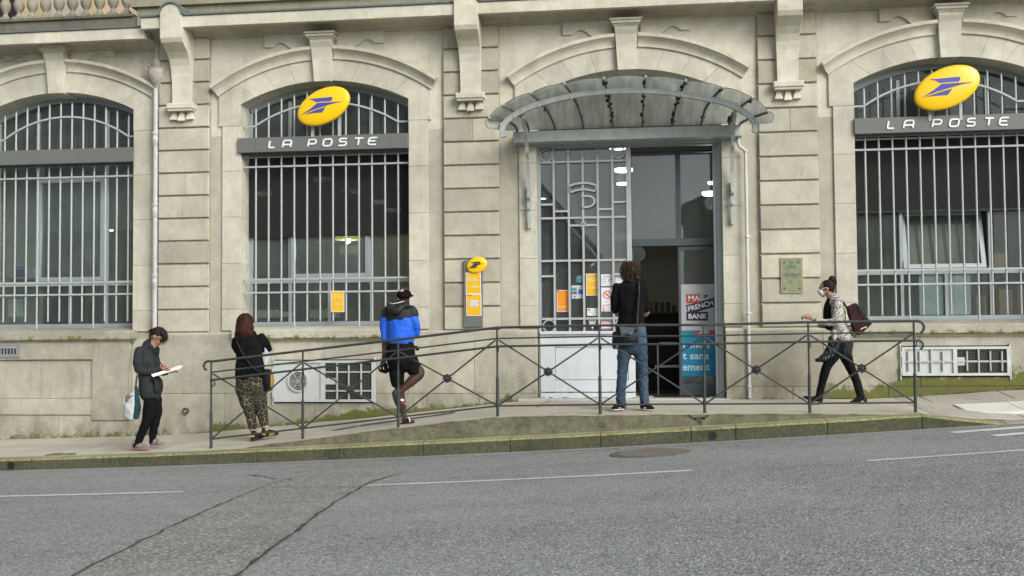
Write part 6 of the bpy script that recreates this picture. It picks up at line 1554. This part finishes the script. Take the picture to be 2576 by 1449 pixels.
# ---- man in the blue and black windbreaker
r3 = person('person in a black cap, blue and black windbreaker, black shorts and slides, one leg crossed', 1020, 1066.5, -1.72)
F = Fig(r3, 340, 1400, 790); p = F.p
hl, L = head_lofts(p(332,130,.01), 0, .97, R(10))
fuse('body', hl+[loft([p(322,165,.0),p(315,230,-.01)], [.058,.06]), loft([p(132,600,.02),p(130,680,.02),p(118,770,.02)], [(.045,.045),(.038,.038),(.030,.03)])]+hand(F, p(116,775,.02), (-.15,0,-1), curl=.5, down=Vector((0,1,0)))+
     [loft([p(278,960,0),p(280,1050,.0),p(292,1160,.0),p(318,1290,.0),p(330,1345,.0)], [(.060,.062),(.058,.062),(.060,.064),(.038,.042),(.034,.04)]), loft([p(322,1362,.03),p(345,1372,-.02),p(405,1378,-.03)], [(.038,.036),(.035,.04),(.022,.036)]),
      loft([p(470,860,-.02),p(490,905,-.02),p(415,975,-.07),p(345,1045,-.11),p(312,1075,-.12)], [(.066,.066),(.066,.064),(.064,.062),(.044,.044),(.036,.038)]), loft([p(306,1075,-.13),p(300,1130,-.115),p(318,1230,-.07)], [(.036,.036),(.042,.03),(.038,.020)])]+limb([p(300,230,0),p(298,500,0),p(300,720,0)], .07)+limb([p(145,300,0),p(430,300,0)])+limb([p(140,320,0),p(130,520,.02),p(132,640,.02)])+limb([p(430,320,0),p(446,480,.05),p(420,515,.12)])+limb([p(265,740,0),p(270,900,0),p(278,1000,0)], .05)+limb([p(330,740,0),p(440,850,-.01),p(470,880,-.02)], .05)+limb([p(265,740,0),p(330,740,0)], .05), SK_B, r3, .009, 3)
fuse('cap', [ball(p(332,112,.0), .093, .108, .075), loft([p(262,118,.02),p(332,134,-.10),p(400,122,.02)], [(.014,.02),(.016,.014),(.014,.02)]), ball(p(345,122,.11), .085, .07, .020)], cloth('black cap', (.007,.007,.007), .85, .3), r3, .008, 2)
q0 = p(322,75,-.092); fl = MB(); fl.box(q0.x-.026,q0.x+.026,q0.y-.006,q0.y+.01,q0.z-.014,q0.z+.016); fp = fl.build('flag_patch', plain('pale flag patch', (.60,.52,.54), .7), r3)
for k in range(3): MB().box(q0.x-.026,q0.x+.026,q0.y-.008,q0.y-.006,q0.z-.012+k*.010,q0.z-.009+k*.010).build('stripe', MT['print_red'], fp)
MB().box(q0.x-.026,q0.x-.004,q0.y-.0105,q0.y-.0085,q0.z,q0.z+.016).build('canton', MT['print_blue'], fp)
bl_ = cloth('bright blue nylon', (.022,.12,.66), .55, .9, 9, var=.15); bk_ = cloth('black nylon', (.020,.021,.022), .5, .9, 9)
for k, c in (('m',0),): 
    MB()
fuse('jacket', [loft([p(290,330,0),p(292,400,0),p(298,500,0),p(300,560,0),p(302,588,0)], [(.185,.125),(.178,.135),(.168,.135),(.168,.13),(.160,.125)]),
     loft([p(130,345,.0),p(124,430,.01),p(130,520,.02),p(138,580,.02)], [(.058,.062),(.060,.062),(.055,.055),(.048,.048)]), loft([p(432,340,.0),p(444,410,.0),p(448,490,.06)], [(.060,.064),(.060,.062),(.052,.055)]), loft([p(445,500,.07),p(400,520,.2)], [.050,.036])], bl_, r3, .010, 3, .010, 8, seed=5)
MB()
fuse('yoke', [loft([p(290,232,0),p(288,262,0),p(288,300,0),p(290,338,0)], [(.115,.09),(.180,.118),(.192,.134),(.192,.138)]), loft([p(160,262,0),p(140,300,.0),p(136,335,.0)], [(.05,.06),(.060,.066),(.060,.066)]), loft([p(405,255,0),p(425,285,0),p(433,315,0)], [(.05,.06),(.060,.068),(.063,.068)])], bk_, r3, .010, 3, .007, 10)
fuse('hood', [loft([p(212,222,-.09),p(240,275,-.145),p(292,278,-.155),p(335,235,-.13),p(352,208,-.09)], [(.045,.035),(.050,.04),(.048,.04),(.040,.035),(.025,.03)]), loft([p(200,240,-.05),p(290,225,-.08),p(370,225,-.05)], [(.05,.06),(.05,.06),(.045,.06)])], bk_, r3, .009, 2, .012, 16, seed=2)
MB().ribbon([p(205,198,-.11),p(250,206,-.14),p(300,196,-.135),p(345,184,-.10)], .004, .004, (0,1,0)).build('hood_trim', MT['white_paper'], r3)
MB().tube([p(150,590,.02),p(150,620,.02)], .05, 12).build('cuff', bk_, r3)
fuse('shorts', [loft([p(300,600,0),p(298,700,0),p(300,790,0)], [(.165,.12),(.185,.145),(.185,.15)]), loft([p(250,790,0),p(252,880,0),p(258,985,0)], [(.105,.115),(.100,.110),(.088,.095)]), loft([p(385,770,0),p(430,850,-.01),p(455,900,-.01)], [(.105,.115),(.098,.105),(.086,.095)]), loft([p(450,640,-.01),p(470,655,-.02)], [.02,.025])], cloth('black shorts', (.009,.009,.010), .85, .5), r3, .010, 3, .008, 9)
bm1 = plain('dark rubber slide', (.022,.025,.030), .6); wt_ = MT['white_paper']
o = fuse('slide', [loft([p(256,1075,-.16),p(280,1150,-.155),p(322,1265,-.11)], [(.032,.012),(.046,.013),(.036,.012)], 14), loft([p(262,1070,-.15),p(262,1060,-.145)], [(.028,.012),(.02,.01)])], bm1, r3, .007, 1)
MB().ribbon([p(318,1155,-.150),p(342,1162,-.11)], .012, .009, (0,0,1)).build('strap', wt_, o); MB().ribbon([p(338,1185,-.14),p(350,1200,-.10)], .012, .012, (0,0,1)).build('strap', MT['print_red'], o)
o = fuse('slide', [loft([p(296,1392,0),p(340,1392,-.03),p(432,1380,-.06)], [(.011,.036),(.012,.040),(.012,.042)], 14), loft([p(380,1350,-.06),p(400,1352,-.05),p(425,1366,-.05)], [(.020,.045),(.020,.05),(.012,.04)])], bm1, r3, .008, 1)
MB().ribbon([p(388,1330,-.095),p(402,1350,-.105),p(404,1378,-.105)], .006, .007, (0,1,0)).build('strap', wt_, o); MB().ribbon([p(412,1345,-.09),p(428,1362,-.095),p(430,1372,-.095)], .006, .007, (0,1,0)).build('strap', MT['print_red'], o)
c0 = r3.location+p(112,840,.0); B = lambda a,b,d: r3.location+p(a,b,d)-c0
t = empty('handbag', tuple(c0), 'small rounded black case held low by the person in the blue windbreaker', 'case')
fuse('case_body', [ball(B(112,850,-.0), .062, .075, .058), loft([B(110,800,0),B(140,870,0)], [.035,.045])], cloth('black case', (.008,.008,.008), .4, .4), t, .008, 2)
for a in (98,130): MB().ribbon([B(a,835,-.078),B(a+6,858,-.080)], .003, .003, (0,1,0)).build('mark', MT['print_pale'], t)

# ---- man in jeans at the door
r4 = person('person with shaggy dark hair, black top and blue jeans standing at the open door', 1592, 1033, -1.68)
F = Fig(r4, 267, 1391, 727); p = F.p
hl, L = head_lofts(p(268,150,.01), 0, 1.0, R(6))
fuse('body', hl+[loft([p(270,200,.0),p(265,250,.0)], [.06,.062]), loft([p(400,500,.10),p(390,525,.2),p(360,520,.30)], [.042,.036,.03])]+hand(F, p(355,520,.31), (-.8,.4,0), curl=.6)+[loft([p(125,500,.1),p(150,520,.22),p(190,515,.30)], [.042,.036,.03])]+hand(F, p(195,515,.31), (.8,.4,0), curl=.6, side=-1)+
     [loft([p(165,1300,.0),p(165,1355,.0)], [.045,.045]), loft([p(372,1300,.0),p(374,1355,.0)], [.045,.045]), loft([p(312,165,.05),p(315,195,.06)], [(.025,.04),(.02,.035)])]+limb([p(265,240,0),p(263,450,0),p(268,720,0)], .07)+limb([p(150,290,0),p(370,290,0)])+limb([p(140,290,0),p(115,475,.05),p(130,510,.14),p(160,520,.24)])+limb([p(375,290,0),p(402,470,.05),p(400,505,.12),p(375,525,.26)])+limb([p(215,760,0),p(182,1010,.02),p(164,1230,.01),p(165,1330,0)])+limb([p(330,760,0),p(355,1010,.02),p(366,1230,.01),p(373,1330,0)])+limb([p(215,760,0),p(330,760,0)]), SK_W, r4, .009, 2)
hm = hairm('shaggy dark brown hair', (.012,.008,.006), (.060,.038,.025))
fuse('hair', [ball(p(266,130,-.01), .118, .125, .118), loft([p(262,160,-.03),p(250,215,-.05)], [(.105,.085),(.075,.055)]), ball(p(215,160,-.01), .055, .08, .08), ball(p(325,130,.02), .045, .07, .06), ball(p(225,85,0), .06, .07, .05), ball(p(310,80,.02), .06, .07, .05)], hm, r4, .009, 2, .014, 22)
random.seed(8); st_ = []
for k in range(90):
    a = random.uniform(180,345); b0 = random.uniform(60,170); rr = math.sqrt(max(.02, 1-((a-265)/100)**2)); d0 = -.125*rr
    st_.append([p(a*.9+26,b0,d0+.02), p(a+(a-265)*.10,b0+35,d0-.008), p(a+(a-265)*.22+random.uniform(-12,12),b0+random.uniform(55,78),d0*.85-.004)])
strand_hair(r4, hm, st_, .0065)
fuse('top', [loft([p(264,238,0),p(263,275,0),p(262,330,0),p(262,430,0),p(263,520,0),p(264,612,0)], [(.11,.09),(.19,.115),(.19,.13),(.168,.125),(.160,.12),(.165,.125)]),
     loft([p(140,285,.0),p(122,380,.0),p(112,475,.04)], [(.062,.068),(.056,.06),(.050,.054)]), loft([p(112,475,.05),p(128,500,.13)], [.050,.045]),
     loft([p(375,285,.0),p(392,380,.0),p(402,470,.04)], [(.060,.068),(.056,.06),(.050,.054)]), loft([p(402,470,.05),p(398,492,.12)], [.050,.045])], black_knit, r4, .010, 3, .009, 9, seed=1)
def denim():
    q = NT('blue denim'); c = q.mix(q.ramp(q.noise(5, 5, sc=(1,1,.5), world=False), .35, .7), (.020,.045,.075), (.055,.095,.14)); c = q.mix(q.ramp(q.noise(22, 4, sc=(1,1,2.2), world=False), .5, .72, 0, .6), c, (.10,.14,.18))
    q.bump(q.noise(16, 5, sc=(1,1,1.8), world=False, dist=.6), .8, .02); return q.fin(c, .85)
dn = denim()
fuse('jeans', [loft([p(268,625,0),p(268,720,0),p(270,800,0)], [(.165,.12),(.180,.14),(.185,.145)]), loft([p(205,800,0),p(192,900,.0),p(180,1010,.02),p(170,1120,.02),p(163,1230,.01),p(162,1300,.0),p(170,1350,.01)], [(.094,.11),(.084,.10),(.068,.08),(.062,.072),(.060,.070),(.062,.072),(.058,.070)]),
     loft([p(335,800,0),p(345,900,.0),p(356,1010,.02),p(362,1120,.02),p(366,1230,.01),p(372,1300,.0),p(376,1350,.01)], [(.094,.11),(.084,.10),(.070,.08),(.064,.072),(.058,.070),(.058,.072),(.055,.070)])], dn, r4, .010, 3, .008, 11, (1,1,1.6), 7)
um = cloth('black canvas shoe', (.012,.012,.014), .8, .3); sm_ = plain('white rubber sole', (.60,.58,.54), .6)
shoe(F, p(178,1386,-.02), p(88,1386,-.10), upm=um, solem=sm_, parent=r4, name='canvas_shoe'); shoe(F, p(348,1388,-.02), p(452,1388,-.10), upm=um, solem=sm_, parent=r4, name='canvas_shoe')
for a in (150,372): MB().ribbon([p(a-10,1362,-.11),p(a+14,1360,-.11)], .004, .004, (0,1,0)).build('laces', sm_, r4)
c0 = r4.location+p(210,740,-.15); B = lambda a,b,d: r4.location+p(a,b,d)-c0
bg_ = empty('messenger_bag', tuple(c0), 'worn dark leather messenger bag on the back of the man in jeans', 'bag')
lt = cloth('worn dark leather', (.018,.022,.026), .38, .9, 14, var=.5); lf2 = cloth('worn grey leather flap', (.075,.092,.108), .42, .7, 10)
fuse('bag_body', [loft([B(150,650,-.14),B(250,650,-.18),B(300,660,-.17)], [(.05,.04),(.05,.05),(.04,.04)]), loft([B(150,740,-.15),B(220,745,-.19),B(300,740,-.17)], [(.085,.04),(.095,.055),(.080,.04)]), loft([B(120,700,-.12),B(112,800,-.12),B(110,835,-.11)], [(.03,.035),(.03,.03),(.015,.015)])], lt, bg_, .009, 2, .010, 14)
vv = [B(158,632,-.235),B(296,652,-.235),B(268,712,-.262),B(240,706,-.268),B(175,718,-.262)]; MB().add(vv+[q_+Vector((0,.03,0)) for q_ in vv], [tuple(range(5)), tuple(range(9,4,-1))]+[(i,(i+1)%5,(i+1)%5+5,i+5) for i in range(5)]).build('flap', lf2, bg_, .006)
MB().ribbon([B(330,240,-.02),B(338,262,-.135),B(340,330,-.165),B(332,430,-.162),B(322,560,-.165),B(318,640,-.19)], .004, .020, (1,0,0)).build('strap', plain('grey leather strap', (.045,.055,.060), .45), bg_)

# ---- masked woman striding past
r5 = person('person in a white face mask, leopard cardigan, black skirt and boots striding to the left', 2104, 1015, -.9)
F = Fig(r5, 420, 1405, 815); p = F.p
hl, L = head_lofts(p(338,205,0), -1, .93, R(4))
fuse('body', hl+[loft([p(372,260,0),p(390,300,0)], [.048,.052]), loft([p(195,515,-.16),p(165,505,-.16)], [.026,.024])]+hand(F, p(166,506,-.16), (-1,0,.28), curl=.85, side=-1)+limb([p(390,290,0),p(440,500,0),p(495,760,0)], .06)+limb([p(430,330,-.13),p(430,330,.13)])+limb([p(432,340,-.14),p(400,550,-.20),p(300,552,-.19),p(190,514,-.16)])+limb([p(440,340,.13),p(440,540,.16),p(300,588,.08)])+limb([p(480,780,-.06),p(318,1010,-.10),p(262,1200,-.10),p(245,1300,-.10)])+limb([p(510,780,.06),p(575,1010,.09),p(650,1200,.10),p(670,1290,.10)])+limb([p(480,780,-.06),p(510,780,.06)]), SK_T, r5, .0075, 2)
hm = hairm('near black hair', (.007,.006,.006), (.022,.016,.013))
fuse('hair', [ball(p(358,178,0), .093, .083, .088), loft([p(390,190,0),p(395,225,0)], [(.035,.06),(.03,.05)]), ball(p(404,108,0), .052, .05, .050), loft([p(425,110,.0),p(440,140,.01),p(446,168,.01)], [.026,.018,.006])], hm, r5, .008, 2, .006, 25)
MB().lathe([(.038,-.008),(.044,0),(.038,.008)], tuple(p(392,125,0)), 14).build('hair_tie', MT['iron'], r5)
fuse('face_mask', [loft([L(.094,-.03,-.01),L(.106,0,-.03),L(.094,.03,-.01)], [.014,.018,.014]), loft([L(.072,-.045,-.035),L(.098,0,-.050),L(.072,.045,-.035)], [.022,.024,.022]), loft([L(.055,-.045,-.065),L(.078,0,-.085),L(.055,.045,-.065)], [.014,.016,.014])], plain('white mask', (.62,.66,.76), .8), r5, .006, 2, .003, 30)
mk = MB(); mk.tube([L(.075,-.066,.005),L(.0,-.082,.018)], .003, 5); mk.tube([L(.055,-.060,-.065),L(.0,-.082,-.018)], .003, 5); mk.build('mask_strap', MT['white_paper'], r5)
def ani():
    q = NT('black and white animal print'); d = q.voro(75, world=False, sc=(1,1,.8)); n = q.noise(90, 3, world=False)
    f = q.math('ADD', d, q.math('MULTIPLY', q.math('SUBTRACT', n, .5), .9)); c = q.mix(q.ramp(f, .38, .52), (.020,.018,.018), (.50,.48,.44))
    q.bump(q.noise(12, 4, world=False), .5, .02); return q.fin(c, .9)
am_ = ani()
fuse('cardigan', [loft([p(415,305,0),p(425,350,0),p(440,450,0),p(450,560,0),p(475,660,0),p(500,735,0)], [(.075,.115),(.105,.165),(.110,.165),(.105,.15),(.120,.16),(.125,.165)]),
     loft([p(435,340,-.15),p(425,440,-.19),p(400,545,-.20)], [(.060,.058),(.056,.052),(.050,.048)]), loft([p(400,550,-.20),p(300,555,-.19),p(215,528,-.17),p(180,512,-.16)], [(.050,.048),(.044,.042),(.034,.034),(.030,.030)]),
     loft([p(440,340,.15),p(470,440,.18),p(440,540,.16)], [.056,.05,.045]), loft([p(440,540,.16),p(350,590,.12),p(270,585,.05)], [.042,.036,.03]),
     loft([p(395,650,-.08),p(400,760,-.08),p(440,770,-.06)], [(.03,.06),(.02,.06),(.02,.06)])], am_, r5, .010, 3, .008, 10)
fuse('black_top', [loft([p(375,330,0),p(352,400,0),p(345,500,0),p(365,600,0)], [(.045,.09),(.05,.12),(.05,.12),(.05,.12)])], black_knit, r5, .010, 3)
sk_ = NT('black skirt with pale fringe'); st2 = sk_.ramp(sk_.noise(26, 3, sc=(2.2,1,.35), world=False, rough=.6), .56, .64); mzz = sk_.n.new('ShaderNodeSeparateXYZ'); sk_.l.new(sk_.tc.outputs['Object'], mzz.inputs[0])
msk = sk_.math('MULTIPLY', sk_.ramp(mzz.outputs[0], .02, -.04), st2); sk_.bump(sk_.noise(20, 3, sc=(2,1,.4), world=False), .6, .02)
skm = sk_.fin(sk_.mix(sk_.math('MULTIPLY', msk, sk_.ramp(mzz.outputs[2], .80, .70)), (.010,.014,.014), (.10,.16,.20)), .8)
fuse('skirt', [loft([p(500,700,0),p(500,780,0),p(505,860,0)], [(.115,.155),(.120,.165),(.105,.16)]), loft([p(430,780,-.02),p(380,860,-.04),p(300,920,-.05),p(225,945,-.05)], [(.09,.15),(.085,.16),(.055,.14),(.022,.10)]), loft([p(365,720,-.06),p(370,820,-.10)], [(.03,.05),(.05,.06)])], skm, r5, .010, 3, .012, 14, (1.6,1,.4))
tg = cloth('black tights', (.006,.006,.007), .7, .2)
fuse('leggings', [loft([p(470,800,-.08),p(385,900,-.09),p(318,1010,-.10),p(292,1090,-.10),p(262,1200,-.10),p(245,1275,-.10)], [(.095,.095),(.082,.085),(.060,.062),(.058,.060),(.048,.050),(.040,.042)]),
     loft([p(520,800,.08),p(535,900,.08),p(575,1010,.09),p(620,1110,.10),p(650,1200,.10)], [(.10,.10),(.085,.088),(.064,.068),(.058,.06),(.048,.05)])], tg, r5, .010, 3)
bt = cloth('black suede boot', (.010,.010,.011), .8, .3)
o = fuse('boot', [loft([p(252,1235,-.10),p(238,1310,-.10)], [(.048,.046),(.048,.044)]), loft([p(232,1335,-.10),p(170,1345,-.11),p(115,1332,-.12),p(80,1318,-.12)], [(.046,.042),(.036,.042),(.022,.034),(.010,.018)])], bt, r5, .007, 2)
MB().prism([(p(222,0).x,p(0,1345).z),(p(275,0).x,p(0,1340).z),(p(258,0).x,p(0,1395).z),(p(230,0).x,p(0,1398).z)], -.125, -.080).build('heel', MT['black'], o)
o = fuse('boot', [loft([p(645,1175,.10),p(672,1290,.10)], [(.056,.054),(.052,.050)]), loft([p(688,1330,.10),p(640,1370,.08),p(590,1388,.07),p(556,1396,.07)], [(.050,.046),(.038,.044),(.022,.038),(.010,.02)])], bt, r5, .007, 2)
MB().prism([(p(700,0).x,p(0,1350).z),(p(742,0).x,p(0,1335).z),(p(742,0).x,p(0,1388).z),(p(716,0).x,p(0,1390).z)], .075, .125).build('heel', MT['black'], o)
c0 = r5.location+p(640,560,-.02); B = lambda a,b,d: r5.location+p(a,b,d)-c0
bg_ = empty('tote_bag', tuple(c0), 'dark maroon tote bag slung behind the masked person', 'bag')
out = [(528,398),(600,362),(622,358),(680,440),(745,540),(770,575),(700,640),(640,690),(590,640),(555,520)]
def slab_bag(pts, d0, d1): n = len(pts); v = [B(a,b,d0) for a,b in pts]+[B(a,b,d1) for a,b in pts]; return v, [tuple(range(n-1,-1,-1)), tuple(range(n,2*n))]+[(i,(i+1)%n,(i+1)%n+n,i+n) for i in range(n)]
fuse('bag_body', [slab_bag(out, -.16, -.02)], cloth('maroon tote cloth', (.032,.008,.012), .6, .5, 8), bg_, .009, 4, .006, 9)
vv = [(605,370),(622,362),(770,575),(745,590),(700,540)]; n = 5
MB().add([B(a,b,-.168) for a,b in vv]+[B(a,b,-.160) for a,b in vv], [tuple(range(n)), tuple(range(2*n-1,n-1,-1))]+[(i,(i+1)%n,(i+1)%n+n,i+n) for i in range(n)]).build('bag_panel', cloth('brown tote panel', (.022,.014,.012), .5, .4), bg_)
MB().ribbon([B(655,632,-.172),B(668,618,-.172),B(690,612,-.172),B(715,602,-.172)], .002, .005, (0,1,0)).build('logo_mark', MT['print_pale'], bg_)
MB().ribbon([B(535,400,-.06),B(470,320,-.14),B(430,300,-.12),B(430,310,-.02)], .012, .005, (1,0,1)).build('strap', MT['black'], bg_)
MB().ribbon([B(550,560,-.17),B(590,470,-.168),B(612,372,-.166)], .002, .004, (0,1,0)).build('seam', MT['black'], bg_)
